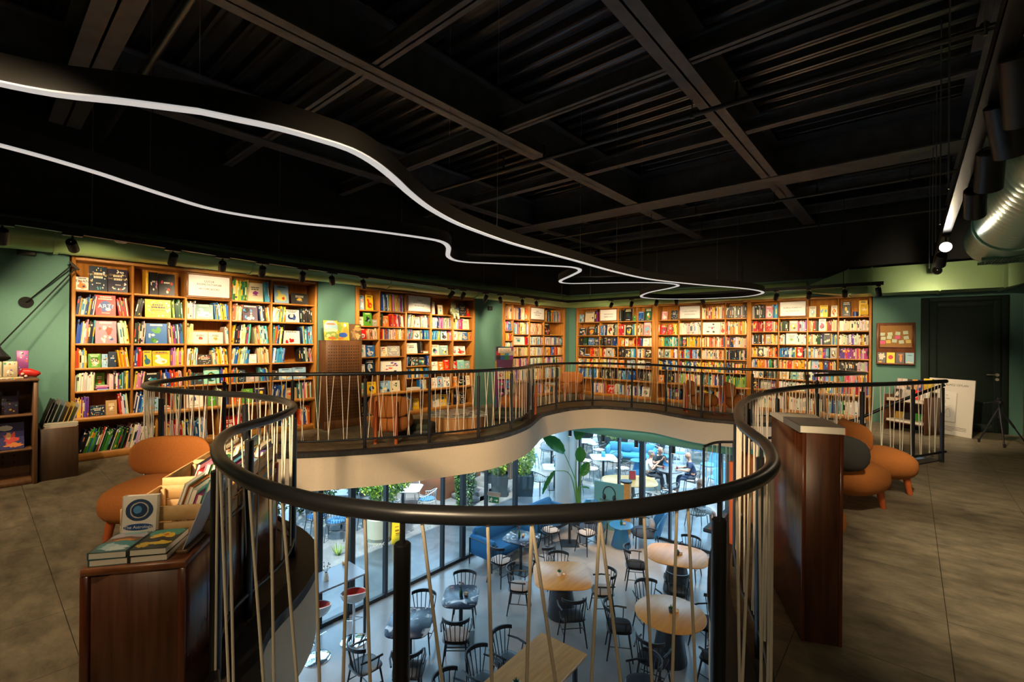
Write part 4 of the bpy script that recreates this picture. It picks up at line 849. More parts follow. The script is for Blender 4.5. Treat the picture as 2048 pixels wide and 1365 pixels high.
lounge('lounge chair with charcoal back half hidden behind the tall console', -.46, 5.36, .45, .89, mat('charcoal_felt', (.028, .027, .025), .9))
lounge('orange lounge chair almost hidden behind the tall wooden console', -.67, 3.88, .6, .8)
# ---- near left console with crates and books
A2 = Vector((-.81, .586, 0)); B2 = Vector((.586, .81, 0)); O2 = Vector((-2.275, .415, 0))
def cm(s, w=0, z=0): return face(O2+A2*s+B2*w+Vector((0, 0, z)), B2, A2)   # local x across, y along the console, z up
con = thing('display_console', 'low dark walnut display console in the left foreground carrying pine crates', 'console', O2)
M = cm(0)
hw = .178; LEN = 1.37; TZ = .62
MB().bbox((-hw, 0, TZ-.028), (hw, LEN, TZ), .003, M).build('top', woodmat('walnut_top', (.12, .035, .012), (.24, .085, .03), 'Y', 5, .32), con)
for sx in (-1, 1): MB().bbox((sx*hw-(.03 if sx > 0 else 0), 0, 0), (sx*hw+(.03 if sx < 0 else 0), LEN, TZ-.028), .003, M).build('side_panel', walr, con)
MB().bbox((-hw+.03, .012, .0), (hw-.03, .03, TZ-.028), .002, M).build('front_panel', wal, con)
MB().bbox((-hw+.03, LEN-.03, .0), (hw-.03, LEN-.01, TZ-.028), .002, M).build('back_panel', wal, con)
cov = lambda c: mat('cover_%d_%d_%d' % tuple(int(x*99) for x in c), c, .4)
def slabbook(label, size, Mx, col, group, art=None, title=None, name='book'):
    w_, l_, t_ = size
    t = thing(name, label, 'book', Mx.translation, group)
    MB().box((-w_/2+.003, -l_/2+.003, .0015), (w_/2-.002, l_/2-.003, t_-.0015), Mx).build('page_block', paper, t, 0)
    m = MB().box((-w_/2, -l_/2, 0), (w_/2, l_/2, .0015), Mx).box((-w_/2, -l_/2, t_-.0015), (w_/2, l_/2, t_), Mx).box((-w_/2-.001, -l_/2, 0), (-w_/2+.003, l_/2, t_), Mx)
    m.build('cover', cov(col), t, 0)
    if art:
        m = MB(); 
        rr = random.Random(len(label)*7+int(col[0]*1000))
        for k, (cx, cy, rx, ry, c, wob) in enumerate(art):
            m.col(c); n = 22; m.add([Mx @ Vector((max(-w_/2+.002, min(w_/2-.002, cx*w_/2+rx*w_/2*math.cos(6.2832*i/n)*(1+wob*rr.uniform(-1, 1)))), max(-l_/2+.002, min(l_/2-.002, cy*l_/2+ry*l_/2*math.sin(6.2832*i/n)*(1+wob*rr.uniform(-1, 1)))), t_+.0003+.00012*k)) for i in range(n)], [tuple(range(n))])
        m.build('cover_picture', bookm, t, 0)
    if title:
        for s, sz, y, c in title: text(s, sz, Mx @ Matrix.Translation((0, y*l_/2, t_+.0025)), 'title', c, t, .0002)
    return t
Wh = mat('title_white', (.8, .8, .78), .5)
# two pairs of paperbacks lying at the front, one standing behind
art1 = [(0, .5, 1, .5, (.35, .33, .36), 0), (0, .15, 1, .3, (.16, .09, .05), .2), (.1, .1, .5, .12, (.55, .2, .03), .3), (0, -.4, 1, .45, (.06, .22, .24), .1), (-.2, -.5, .5, .3, (.35, .5, .55), .5), (.3, -.7, .5, .25, (.5, .6, .62), .5), (.05, .8, .7, .12, (.2, .35, .35), .2)]
art2 = [(0, 0, 1, 1, (.04, .05, .04), 0), (0, .6, 1, .5, (.06, .25, .20), .1), (0, .25, .6, .35, (.62, .40, .04), .3), (-.1, -.1, .75, .22, (.03, .03, .03), .4), (.3, -.5, .6, .2, (.6, .42, .05), .5), (-.5, -.6, .4, .2, (.5, .34, .04), .5), (.1, .35, .12, .12, (.5, .1, .02), .2)]
for w0, c, art, nm in ((-.098, (.05, .14, .15), art1, 'left'), (.038, (.03, .04, .035), art2, 'right')):
    for k in range(2):
        slabbook('%s paperback of the %s pair lying on the console front' % (('lower', 'upper')[k], nm), (.128, .20, .026), cm(.118, w0, TZ+.0005+.0265*k) @ Matrix.Rotation(.02*(1-2*k), 4, 'Z'), c, 'paperbacks lying on the walnut console', art if k else None)
Ms = cm(.232, -.085, TZ+.001) @ Matrix.Rotation(R(84), 4, 'X') @ Matrix.Translation((0, .10, 0))
slabbook('upright white bordered book titled The Astrology on the console', (.128, .20, .03), Ms, (.72, .68, .62), None, [(0, .40, .8, .46, (.02, .05, .12), .02), (0, .40, .55, .34, (.45, .42, .36), .03), (0, .40, .47, .29, (.015, .04, .10), .03), (-.1, .42, .25, .16, (.08, .25, .5), .04), (0, -.30, .85, .14, (.01, .06, .22), .02)], [('The Astrology', .018, -.30, Wh)])
t = thing('sign_holder', 'blank white sheet leaning in a small wooden holder beside the paperbacks', 'sign', cm(.18, .15, TZ).translation)
Mh = cm(.165, .135, TZ+.001)
MB().bbox((-.022, -.10, 0), (.022, .09, .016), .003, Mh).build('base', mat('dark_holder_wood', (.12, .06, .02), .5), t)
MB().box((-.0015, -.095, 0), (.0015, .11, .25), Mh @ Matrix.Translation((0, 0, .010)) @ Matrix.Rotation(.36, 4, 'Y')).build('sheet', mat('translucent_white_sheet', (.62, .62, .66), .35), t)
def crate(label, s0, h=.165, ln=.345, w=.352):
    t = thing('wooden_crate', label, 'crate', cm(s0, 0, TZ).translation, 'pine crates of books on the console')
    Mc = cm(s0, 0, TZ+.001)
    for z0, z1 in ((0, .066), (.074, .138)) if h < .15 else ((0, .072), (.088, h)):
        for y0, y1 in ((0, .012), (ln-.012, ln)): MB().bbox((-w/2, y0, z0), (w/2, y1, z1), .002, Mc).build('end_slat', pine, t)
        for x0, x1 in ((-w/2, -w/2+.011), (w/2-.011, w/2)): MB().bbox((x0, .0125, z0), (x1, ln-.0125, z1), .002, Mc).build('side_slat', pine, t)
    for x0 in (-w/2+.012, w/2-.035):
        for y0 in (.0125, ln-.034): MB().bbox((x0, y0, .0), (x0+.022, y0+.021, h-.012), .002, Mc).build('corner_post', pine, t)
    MB().box((-w/2+.012, .013, .001), (w/2-.012, ln-.013, .008), Mc).build('floor_board', pine, t)
    return t
CR3 = [('front pine crate on the walnut console', .255, .138), ('taller middle pine crate on the walnut console', .62, .168), ('rear pine crate on the walnut console', .985, .168)]
for ci, (lb, s0, hh) in enumerate(CR3):
    crate(lb, s0, hh)
    x = -.01 if ci == 0 else -.10; k = 0
    while x < .125:
        th = rb.uniform(.012, .028); hh2 = rb.uniform(.17, .23) if ci else rb.uniform(.15, .25); c = rb.choice(PAL['m'])
        Mb = cm(s0+.165+rb.uniform(-.01, .03), x, TZ+.012) @ Matrix.Rotation(.30, 4, 'Y')
        slabbook('%s %s book from left leaning in the %s' % (NTH[k], cname(c), lb.replace(' on the walnut console', '')), (hh2*.0+th, .235 if ci else .2, hh2), Mb, c, 'books leaning in the pine crates'); x += th*1.08+.002; k += 1
bk = slabbook('pale blue book with floral cover facing the void from the rear crate', (.26, .20, .012), cm(1.14, .170, TZ+.02) @ Matrix.Rotation(R(70), 4, 'Y') @ Matrix.Translation((-.12, 0, 0)), (.16, .34, .46), None, [(-.1, .1, .5, .5, (.35, .5, .6), .4), (.2, -.2, .3, .3, (.04, .12, .2), .4)])
# ---- tall narrow console on the right with a big open book on top
A3 = Vector((-.41, .912, 0)); B3 = Vector((.912, .41, 0)); O3 = Vector((-.4115, 2.735, 0)); M3 = face(O3, B3, A3)
con2 = thing('display_console', 'tall narrow reddish wooden console on the right carrying large books', 'console', O3)
MB().bbox((0, .0, 0), (.016, .62, 1.05), .002, M3).build('side_panel', walr, con2)
MB().bbox((.164, .0, 0), (.18, .62, 1.05), .002, M3).build('side_panel', walr, con2)
MB().bbox((.0165, .004, 0), (.1635, .02, 1.05), .002, M3).build('front_panel', wal, con2)
MB().bbox((.0165, .60, 0), (.1635, .618, 1.05), .002, M3).build('back_panel', wal, con2)
MB().bbox((.0165, .021, 1.03), (.1635, .599, 1.05), .002, M3).build('top', wal, con2)
slabbook('thick grey covered book closest to camera on the tall console', (.20, .30, .036), face(O3+B3*.088+A3*.150+Vector((0, 0, 1.0515)), B3, A3), (.20, .19, .17), None, [(.1, .35, .3, .05, (.08, .06, .05), .05)])
t = thing('open_book', 'open glossy illustrated book lying behind the grey book on the tall console', 'book', O3+A3*.46+Vector((0, 0, 1.0515)))
Mo = face(O3+B3*.088+A3*.305+Vector((0, 0, 1.0515)), B3, A3)
rings = [[(-.1, y, 0), (-.1, y, .022+.012*math.sin(y*12)), (.1, y, .022+.012*math.sin(y*12)), (.1, y, 0)] for y in np.linspace(0, .30, 12)]
MB().loft(rings, Mo).build('page_block', mat('coated_paper', (.66, .60, .50), .3), t)
m = MB()
for k in range(9):
    m.col(PAL['m'][(k*7) % len(PAL['m'])]); x = -.08+.017*k; m.quad(*[Mo @ Vector(p) for p in ((x, .15, .0347), (x+.012, .15, .0347), (x+.012, .21, .0310), (x, .21, .0310))])
m.build('page_picture', bookm, t, 0)
# ---- left edge: cabinet of gifts, record bin, wall lamp
cab = thing('display_cabinet', 'brown wooden display cabinet with pegboard back at the left picture edge', 'cabinet', (-7.0, -.2, 0))
cx0, cx1, cy0, cy1 = -7.35, -6.78, -1.0, .45
MB().bbox((cx0, cy1-.035, 0), (cx1, cy1, 1.05), .003).build('end_panel', walb, cab); MB().bbox((cx0, cy0, 0), (cx1, cy0+.035, 1.05), .003).build('end_panel', walb, cab)
MB().bbox((cx0, cy0, 1.05), (cx1+.01, cy1+.005, 1.075), .003).build('top', walb, cab)
m = MB(); m.box((cx0, cy0+.035, .05), (-7.16, cy1-.035, 1.05)); m.build('back_panel', walb, cab)
hm = MB()
for z in (.18, .25, .32, .5, .57, .64):
    for y in (.06, .14, .22, .30): hm.cyl((-7.161, y, z), (-7.158, y, z), .011, n=8)
hm.build('peg_holes', inkm, cab)
for z in (.71, .36): MB().bbox((-7.16, cy0+.036, z-.018), (-6.83, cy1-.036, z), .003).build('shelf', walb, cab)
MB().bbox((cx0, cy0+.036, .0), (cx1-.03, cy1-.036, .05), .003).build('plinth', walb, cab)
def giftbox(label, lo, hi, c, cat='box', name='gift_box', art=True, grp=None):
    t = thing(name, label, cat, ((lo[0]+hi[0])/2, (lo[1]+hi[1])/2, lo[2]), grp); MB().bbox(lo, hi, .003).build('carton', cov(c), t)
    if art:
        m = MB(); rr = random.Random(int(hi[1]*1e4))
        for k in range(14):
            m.col(rr.choice(PAL['m'])); y = rr.uniform(lo[1]+.01, hi[1]-.012); z = rr.uniform(lo[2]+.012, hi[2]-.015); q = rr.uniform(.004, .010); x = hi[0]+.0006+.00003*k
            m.add([(x, y+q*math.cos(a), z+q*math.sin(a)) for a in [.785*i for i in range(8)]], [tuple(range(8))])
        m.build('printed_motif', bookm, t, 0)
    return t
cr_ = (.55, .46, .30)
giftbox('left cream dotted gift box standing on the display cabinet', (-7.05, .10, 1.092), (-6.93, .20, 1.25), cr_, grp='cream dotted gift boxes')
giftbox('right cream dotted gift box standing on the display cabinet', (-7.05, .21, 1.092), (-6.93, .31, 1.25), cr_, grp='cream dotted gift boxes')
giftbox('flat cream dotted box lying under the two upright gift boxes', (-7.08, -.05, 1.0755), (-6.86, .35, 1.091), cr_)
giftbox('indigo castle shaped box with towers on the cabinet shelf', (-7.05, .20, .711), (-6.95, .32, .90), (.06, .055, .11))
m = MB()
for y in (.20, .32): m.cyl((-7.0, y, .90), (-7.0, y, .95), .02, .002, 8)
m.build('tower', cov((.06, .055, .11)), bpy.data.objects['gift_box.003'])
giftbox('orange story box on the cabinet shelf left of the castle box', (-7.02, .03, .711), (-6.92, .19, .83), (.55, .26, .05))
giftbox('small blue and white box at the left edge of the cabinet shelf', (-7.02, -.15, .711), (-6.92, .02, .80), (.08, .35, .42))
def FO(label, y0, y1, z, h, x, c, art, grp, lean=.3, name='book'):
    w_ = y1-y0; Mx = Matrix.Translation((x, (y0+y1)/2, z)) @ Matrix.Rotation(R(90), 4, 'Z') @ Matrix.Rotation(R(90)-lean, 4, 'X') @ Matrix.Translation((0, h/2, 0))
    return slabbook(label, (w_, h, .014), Mx, c, grp, art)
starry = [(0, -.2, .5, .5, (.5, .05, .04), .4), (-.1, .0, .2, .25, (.45, .25, .12), .2), (-.3, .62, .5, .2, (.75, .75, .72), .15), (.3, -.7, .6, .15, (.6, .2, .05), .4)]
FO('dark blue picture book on the lower ledge of the display cabinet', .16, .36, .361, .27, -6.90, (.03, .03, .12), starry, None)
FO('mustard and cream picture book at left on the lower cabinet ledge', -.08, .145, .361, .26, -6.90, (.55, .44, .26), [(.4, 0, .5, .8, (.5, .3, .03), .2), (-.4, .4, .4, .3, (.6, .3, .3), .3)], None)
FO('small dark patterned book standing low in the display cabinet', -.05, .10, .051, .2, -6.86, (.03, .025, .05), [(0, 0, .6, .5, (.2, .1, .2), .5)], None)
t = thing('stuffed_toy', 'red fabric toy with round eyes lying on the display cabinet', 'toy', (-6.98, .40, 1.076))
m = MB(); m.tube([(-7.0, .33, 1.11), (-7.0, .36, 1.135), (-6.99, .40, 1.13), (-6.98, .45, 1.115), (-6.97, .475, 1.125)], [.02, .045, .042, .034, .015], 12); m.build('body', cov((.5, .02, .015)), t)
for y in (.345, .37): MB().ball((-6.958, y, 1.125-(y-.34)), .014).build('eye', cov((.6, .5, .42)), t)
for k, (y, c, l) in enumerate(((.02, (.5, .5, .48), 'white boxed game'), (.10, (.62, .40, .10), 'yellow boxed game'), (.355, (.4, .1, .35), 'purple and yellow card game'))):
    giftbox(l+' standing at the back of the display cabinet top', (-7.22, y-.045, 1.0755), (-7.17, y+.045, 1.0755+.24+.02*k), c)
m = MB(); rr_ = thing('stick', 'thin brown wooden stick leaning among the cabinet gifts', 'stick', (-7.12, .25, 1.076)); m.cyl((-7.13, .33, 1.08), (-7.13, .16, 1.34), .008, n=8); m.build('rod', walb, rr_)
# record bin
bx_ = thing('book_bin', 'brown wooden bin with slanted picture books beside the leftmost bookcase', 'bin', (-7.1, .615, 0))
MB().bbox((-7.4, .465, 0), (-6.84, .765, .54), .004).build('box', woodmat('bin_wood', (.055, .028, .012), (.085, .045, .02), 'Z', 7, .5), bx_)
for k in range(5): MB().bbox((-7.30+.0, .52+.05*k, .54), (-7.28, .528+.05*k, .66), .002).build('divider_peg', oak, bx_)
for k, (y, h, c, l) in enumerate(((.470, .30, (.03, .025, .02), 'black'), (.495, .29, (.09, .085, .09), 'dark grey'), (.53, .29, (.3, .28, .26), 'grey'), (.575, .27, (.28, .34, .42), 'pale blue'), (.62, .25, (.6, .32, .06), 'orange'), (.655, .25, (.62, .45, .06), 'yellow'), (.70, .23, (.6, .58, .5), 'white'))):
    Mb = Matrix.Translation((-7.08, y+.02, .542)) @ Matrix.Rotation(-.30, 4, 'X') @ Matrix.Translation((0, 0, h/2)) @ Matrix.Rotation(R(90), 4, 'X')
    slabbook(l+' picture book slanting in the wooden bin at left', (.3, h, .006), Mb, c, 'picture books slanting in the bin')
for k, c in enumerate(((.55, .14, .03), (.5, .55, .5), (.62, .5, .32), (.6, .56, .42))): slabbook(['bottom orange', 'pale green', 'tan', 'topmost cream'][k]+' picture book lying on the front of the bin', (.12, .26, .011), Matrix.Translation((-6.905, .625+.008*(k % 2), .5412+.0118*k)), c, 'picture books lying on the bin')
# swing-arm wall lamp
lampb = mat('lamp_matt_black', (.006, .006, .006), .8, 0, .2)
wlm = thing('wall_lamp', 'black swing arm wall lamp with long rods on the green wall', 'lamp', AX(52, 605, -7.6))
p = AX(52, 605, -7.6); MB().cyl(p, p+Vector((.02, 0, 0)), .062, n=24).build('wall_plate', lampb, wlm)
q1 = AX(146, 529, -7.28); q2 = AX(-6, 697, -7.1)
MB().tube([p+Vector((.02, 0, 0)), p+Vector((.06, .02, .02)), q1], .007, 8).build('arm', lampb, wlm)
MB().tube([q1+Vector((0, .03, -.03)), q2], .007, 8).build('arm', lampb, wlm)
MB().cyl(q1+Vector((0, -.03, .03)), q1+Vector((0, .05, -.06)), .012, n=8).build('joint', blk, wlm)
d = Vector((.3, .1, -.8)).normalized(); MB().tube([q2+Vector((0, 0, .03)), q2-Vector((0, 0, .01)), q2+d*.12], [.02, .035, .085], 18).build('shade', blk, wlm)
# ---- perforated display panel with three picture books
pan = thing('book_display', 'dark perforated wooden display panel between the first two bookcases', 'panel', (-7.45, 4.08, 0))
wdk = woodmat('perforated_panel_wood', (.07, .028, .009), (.13, .055, .018), 'Z', 6, .45)
PX = -7.34
perf = wdk.copy(); pn = perf.node_tree.nodes; pl_ = perf.node_tree.links; pbs = pn['Principled BSDF']
def mth(op, a, b=None, c=None):
    q = pn.new('ShaderNodeMath'); q.operation = op
    for i, v in enumerate((a, b, c)):
        if v is None: continue
        if isinstance(v, (int, float)): q.inputs[i].default_value = v
        else: pl_.new(v, q.inputs[i])
    return q.outputs[0]
ptc = pn.new('ShaderNodeTexCoord'); psp = pn.new('ShaderNodeSeparateXYZ'); pl_.new(ptc.outputs['Object'], psp.inputs[0])
py_, pz_ = psp.outputs[1], psp.outputs[2]
fy = mth('SUBTRACT', mth('MODULO', mth('ADD', py_, .0455*2.5), .0455), .0455/2); fz = mth('SUBTRACT', mth('MODULO', mth('ADD', pz_, .0515*6.5), .0515), .0515/2)
dd_ = mth('LESS_THAN', mth('SQRT', mth('ADD', mth('MULTIPLY', fy, fy), mth('MULTIPLY', fz, fz))), .0108)
ins = mth('MULTIPLY', mth('MULTIPLY', mth('GREATER_THAN', py_, -.02), mth('LESS_THAN', py_, .565)), mth('MULTIPLY', mth('GREATER_THAN', pz_, -.02), mth('LESS_THAN', pz_, 1.21)))
pmx = pn.new('ShaderNodeMixRGB'); pl_.new(mth('MULTIPLY', dd_, ins), pmx.inputs[0]); pl_.new(pbs.inputs['Base Color'].links[0].from_socket, pmx.inputs[1]); pmx.inputs[2].default_value = (.004, .003, .002, 1); pl_.new(pmx.outputs[0], pbs.inputs['Base Color'])
MB().bbox((-7.592, 3.82, 0), (PX, 4.49, 1.49), .004).build('body', perf, pan, org=(PX, 3.875, .21))
MB().bbox((PX-.005, 3.80, 0), (PX+.02, 4.49, .14), .004).build('plinth', wdk, pan)
sc = [(0, .35, 1, .65, (.25, .42, .50), 0), (0, .65, .7, .12, (.6, .2, .12), .1), (0, 0, 1, .22, (.62, .55, .35), .2), (0, -.5, 1, .45, (.16, .26, .06), .2), (-.4, -.6, .3, .2, (.6, .5, .2), .5), (.3, -.4, .3, .15, (.5, .4, .15), .5), (.1, -.8, .6, .15, (.4, .12, .03), .5)]
sy = [(0, 0, 1, 1, (.42, .30, .03), 0), (-.5, .4, .5, .5, (.2, .28, .04), .4), (.5, .0, .5, .5, (.5, .2, .03), .4), (.4, .7, .22, .18, (.75, .72, .55), .05), (0, -.4, .7, .28, (.02, .07, .3), .1), (-.5, -.8, .5, .15, (.6, .15, .03), .4)]
sb = [(0, 0, 1, 1, (.10, .05, .02), 0), (.2, .4, .7, .3, (.35, .18, .06), .5), (-.3, -.2, .5, .5, (.22, .13, .05), .5), (.3, -.5, .5, .3, (.4, .25, .1), .5), (.4, .75, .4, .1, (.55, .35, .05), .2)]
for y0, y1, h, c, a, l in ((3.80, 4.055, .335, (.6, .42, .04), sc, 'tall picture book of a harbour scene, leftmost on the perforated panel'), (4.03, 4.27, .31, (.45, .3, .03), sy, 'yellow picture book with blue emblem, middle on the perforated panel'), (4.26, 4.50, .29, (.08, .05, .025), sb, 'brown picture book at right on the perforated panel')):
    FO(l, y0+.004, y1-.006, 1.4905, h, PX-.02-.02*(l[0] == 'y'), c, a, 'picture books on the perforated panel', .15)
# ---- ELMER stand
el = thing('display_stand', 'patchwork coloured cardboard book stand headed ELMER between the bookcases', 'stand', (-6.95, 7.9, 0))
E0 = AT(990, 838, 0); E0 = Vector((-7.02, 7.92, 0)); ed = Vector((.80, -.6, 0)); Me = face(E0, Vector((.6, .8, 0)), -ed)   # local y points to the wall
cols = [(.02, .02, .02), (.05, .25, .5), (.6, .3, .04), (.02, .1, .3), (.5, .46, .38), (.45, .03, .02), (.03, .2, .05), (.4, .05, .2), (.6, .45, .05), (.25, .05, .25)]
m = MB(); rr = random.Random(3)
prof = [(-.02, 1.38), (-.02, 1.05), (.06, .82), (.16, .55), (.22, .25), (.22, 0)]
for sx in (-.19, .19):
    for k in range(len(prof)-1):
        for h_ in range(2):
            m.col(rr.choice(cols)); (d0, z0), (d1, z1) = prof[k], prof[k+1]; a, b = (.0, .5) if h_ == 0 else (.5, 1)
            f0, f1 = -.14+(d0+.14)*a, -.14+(d0+.14)*b; g0, g1 = -.14+(d1+.14)*a, -.14+(d1+.14)*b
            x0, x1 = (sx-.004, sx+.004)
            m.loft([[(x0, -f0, z0), (x0, -f1, z0), (x0, -g1, z1), (x0, -g0, z1)], [(x1, -f0, z0), (x1, -f1, z0), (x1, -g1, z1), (x1, -g0, z1)]], Me)
m.build('side_wings', bookm, el, 0)
m = MB()
for i in range(4):
    for j in range(3): m.col(cols[(i*3+j*5) % 10]); m.box((-.195+.0975*i, -.004, 1.08+.1*j), (-.195+.0975*(i+1), .004, 1.08+.1*(j+1)), Me)
m.build('header', bookm, el, 0)
MB().bbox((-.15, -.009, 1.23), (.15, -.0045, 1.35), .002, Me).build('name_plate', cov((.75, .7, .6)), el)
text('ELMER', .085, Me @ face((0, -.0095, 1.29), (1, 0, 0), (0, 0, 1)), 'lettering', cov((.55, .28, .03)), el, .001)
MB().box((-.186, -.006, 0), (.186, .13, 1.08), Me).build('back_panel', cov((.12, .03, .1)), el)
tiers = [(.0, .86), (-.07, .66), (-.13, .46), (-.18, .26)]
for k, (d, z) in enumerate(tiers):
    MB().box((-.186, d-.035, z-.02), (.186, -.006, z-.012), Me).build('tier', cov((.35, .04, .1)), el)
    for j in range(2):
        c = cols[(k*3+j*4+1) % 10]; Mb = Me @ Matrix.Translation((-.093+.186*j, d-.012, z-.0115)) @ Matrix.Rotation(R(76), 4, 'X') @ Matrix.Translation((0, .085, 0))
        slabbook('%s picture book on the %s tier of the patchwork stand' % (('left', 'right')[j], ['top', 'second', 'third', 'lowest'][k]), (.165, .17, .008), Mb, c, 'picture books on the patchwork stand', [(0, 0, .6, .5, cols[(k+j*3+4) % 10], .35), (.1, .1, .25, .2, (.7, .65, .55), .3)])
# ---- round platform with magazines, green benches, side table
O = AT(920, 860, 0); O = O+Vector((-.13, .05, 0))
pl = thing('round_platform', 'round wooden platform covered with magazines near the railing', 'platform', O)
MB().lathe([(.50, 0), (.50, .235), (.485, .25), (.01, .25)], O, 40).build('drum', woodmat('platform_wood', (.30, .13, .035), (.42, .2, .06), 'Z', 6, .4), pl)
rr = random.Random(8); n = 0
for ring, cnt in ((.40, 11), (.20, 6), (.0, 1)):
    for k in range(cnt):
        a = 6.2832*k/cnt+ring*3; c = rr.choice([(.6, .55, .45), (.55, .2, .2), (.2, .35, .45), (.6, .45, .2), (.5, .5, .48), (.15, .25, .2), (.65, .6, .52)])
        Mb = Matrix.Translation(O+Vector((ring*math.cos(a), ring*math.sin(a), .2505+.0045*n*0+.0042*(k % 3)+(.013 if ring < .3 else 0)+(.013 if ring < .1 else 0)))) @ Matrix.Rotation(a+rr.uniform(-.5, .5), 4, 'Z')
        t = thing('magazine', '%s %s magazine lying on the round platform, %s around' % (NTH[k], cname(c), ['outer', 'inner', 'middle'][0 if ring > .3 else (1 if ring > .1 else 2)]), 'magazine', Mb.translation, 'magazines on the round platform')
        MB().box((-.105, -.14, 0), (.105, .14, .004), Mb).build('pages', cov((.62, .58, .5)), t, 0); m = MB()
        for q in range(4): m.col(rr.choice([c, c, (.7, .65, .58), (.1, .1, .12)])); x, y = rr.uniform(-.06, .06), rr.uniform(-.08, .08); m.quad(*[Mb @ Vector((x+u*.045, y+v*.055, .0043+.0001*q)) for u, v in ((-1, -1), (1, -1), (1, 1), (-1, 1))])
        m.build('printed_cover', bookm, t, 0); n += 1
grn = mat('dark_green_upholstery', (.035, .045, .028), .85, var=.15, scale=90)
for px, py, l, w in ((866, 872, 'low dark green bench left of the round magazine platform', .55), (1012, 846, 'low dark green bench right of the round magazine platform', .55)):
    p = AT(px, py, 0)+(Vector((-.36, -.02, 0)) if px < 900 else Vector((-.25, .38, 0))); t = thing('bench', l, 'bench', p, 'low green benches'); Mb = Rz(R(36), p)
    MB().bbox((-w/2, -.24, .0), (w/2, .24, .09), .01, Mb).build('base', mat('dark_base', (.012, .014, .012), .6), t); MB().bbox((-w/2-.01, -.25, .09), (w/2+.01, .25, .18), .025, Mb).build('cushion', grn, t)
p = Vector((-6.55, 9.2, 0)); t = thing('side_table', 'small round wooden side table with a stack of books in the far corner', 'table', p)
MB().lathe([(.02, 0), (.15, 0), (.15, .018), (.03, .03)], p, 24).build('base', toak, t); MB().cyl(p+Vector((0, 0, .02)), p+Vector((0, 0, .43)), .022, n=12).build('stem', toak, t); MB().lathe([(.02, .425), (.22, .43), (.235, .445), (.225, .455), (.02, .456)], p, 30).build('tabletop', toak, t)
for k, c in enumerate(((.6, .58, .5), (.15, .4, .5), (.55, .5, .4), (.2, .45, .55))): slabbook(['bottom white', 'second blue', 'third cream', 'topmost blue'][k]+' book piled on the round side table', (.15, .2, .014), Rz(.3*k, p+Vector((0, 0, .457+.0145*k))), c, 'books piled on the side table')
# ---- plush toy, mug, yellow block on shelf tops
t = thing('plush_toy', 'pale green plush toy sitting on the edge of a bookcase shelf', 'toy', (-7.56, 6.77, 2.06)); pm_ = mat('plush_green', (.42, .46, .26), .95, var=.15, scale=150)
c = Vector((-7.62, 6.87, 2.062)); MB().sup(c+Vector((0, 0, .085)), (.065, .07, .09), 2.2, 18, 10).build('body', pm_, t); MB().ball(c+Vector((.01, 0, .205)), (.06, .065, .062)).build('head', pm_, t)
for s in (-1, 1):
    MB().ball(c+Vector((0, s*.045, .265)), .02).build('ear', pm_, t); MB().tube([c+Vector((.01, s*.06, .13)), c+Vector((.05, s*.10, .09)), c+Vector((.065, s*.10, .06))], [.026, .022, .024], 10).build('arm', pm_, t)
    MB().tube([c+Vector((.03, s*.04, .03)), c+Vector((.09, s*.05, .02)), c+Vector((.12, s*.055, -.05)), c+Vector((.13, s*.06, -.085))], [.03, .028, .026, .03], 10).build('leg', pm_, t)
t = thing('mug', 'blue mug holding brushes on the top shelf at far right', 'mug', (-.845, 11.48, 2.06)); p = Vector((-.845, 11.50, 2.061))
MB().lathe([(.005, 0), (.035, 0), (.037, .09), (.032, .09), (.03, .01)], p, 18).build('cup', cov((.02, .06, .25)), t); MB().tube([p+Vector((.036, 0, .07)), p+Vector((.06, 0, .06)), p+Vector((.06, 0, .03)), p+Vector((.036, 0, .02))], .006, 8).build('handle', cov((.02, .06, .25)), t)
for k in range(5): MB().cyl(p+Vector((.01*(k-2)*.6, 0, .02)), p+Vector((.022*(k-2), .0, .16+.01*(k % 2))), .004, n=6).build('brush', cov((.5, .2, .05)), t)
# ---- cork board with notes and leaflets
cb = thing('cork_board', 'wooden framed cork notice board beside the dark door', 'board', (-.22, 11.41, 1.13))
MB().bbox((-.505, 11.385, 1.12), (.065, 11.419, 1.915), .006).build('backing', woodmat('board_wood', (.12, .035, .012), (.20, .065, .02), 'Z', 6, .4), cb)
MB().box((-.45, 11.378, 1.46), (.015, 11.386, 1.865)).build('cork', mat('cork', (.40, .20, .06), .9, var=.3, scale=200), cb)
m = MB(); 
for a, b, c2, e in ((-.47, .035, 1.865, 1.885), (-.47, .035, 1.44, 1.46), (-.47, -.45, 1.46, 1.865), (.015, .035, 1.46, 1.865)): m.bbox((a, 11.368, c2), (b, 11.386, e), .004)
m.build('inner_frame', bpy.data.materials['board_wood'], cb); MB().bbox((-.50, 11.345, 1.125), (.06, 11.386, 1.15), .004).build('ledge', bpy.data.materials['board_wood'], cb)
NC = dict(g=(.55, .62, .42), p=(.75, .05, .22), y=(.72, .48, .06)); NN = ['pale green', 'pink', 'yellow']
notes = [(-.41, 1.70, 'g'), (-.30, 1.705, 'g'), (-.185, 1.715, 'g'), (-.075, 1.73, 'g'), (-.40, 1.62, 'g'), (-.31, 1.64, 'g'), (-.19, 1.64, 'p'), (-.065, 1.635, 'g'), (-.41, 1.545, 'p'), (-.325, 1.56, 'y'), (-.235, 1.575, 'g'), (-.135, 1.555, 'g'), (-.035, 1.565, 'y')]
pos = ['first in the top row', 'second in the top row', 'third in the top row', 'last in the top row', 'first in the middle row', 'second in the middle row', 'third in the middle row', 'last in the middle row', 'first in the bottom row', 'second in the bottom row', 'third in the bottom row', 'fourth in the bottom row', 'last in the bottom row']
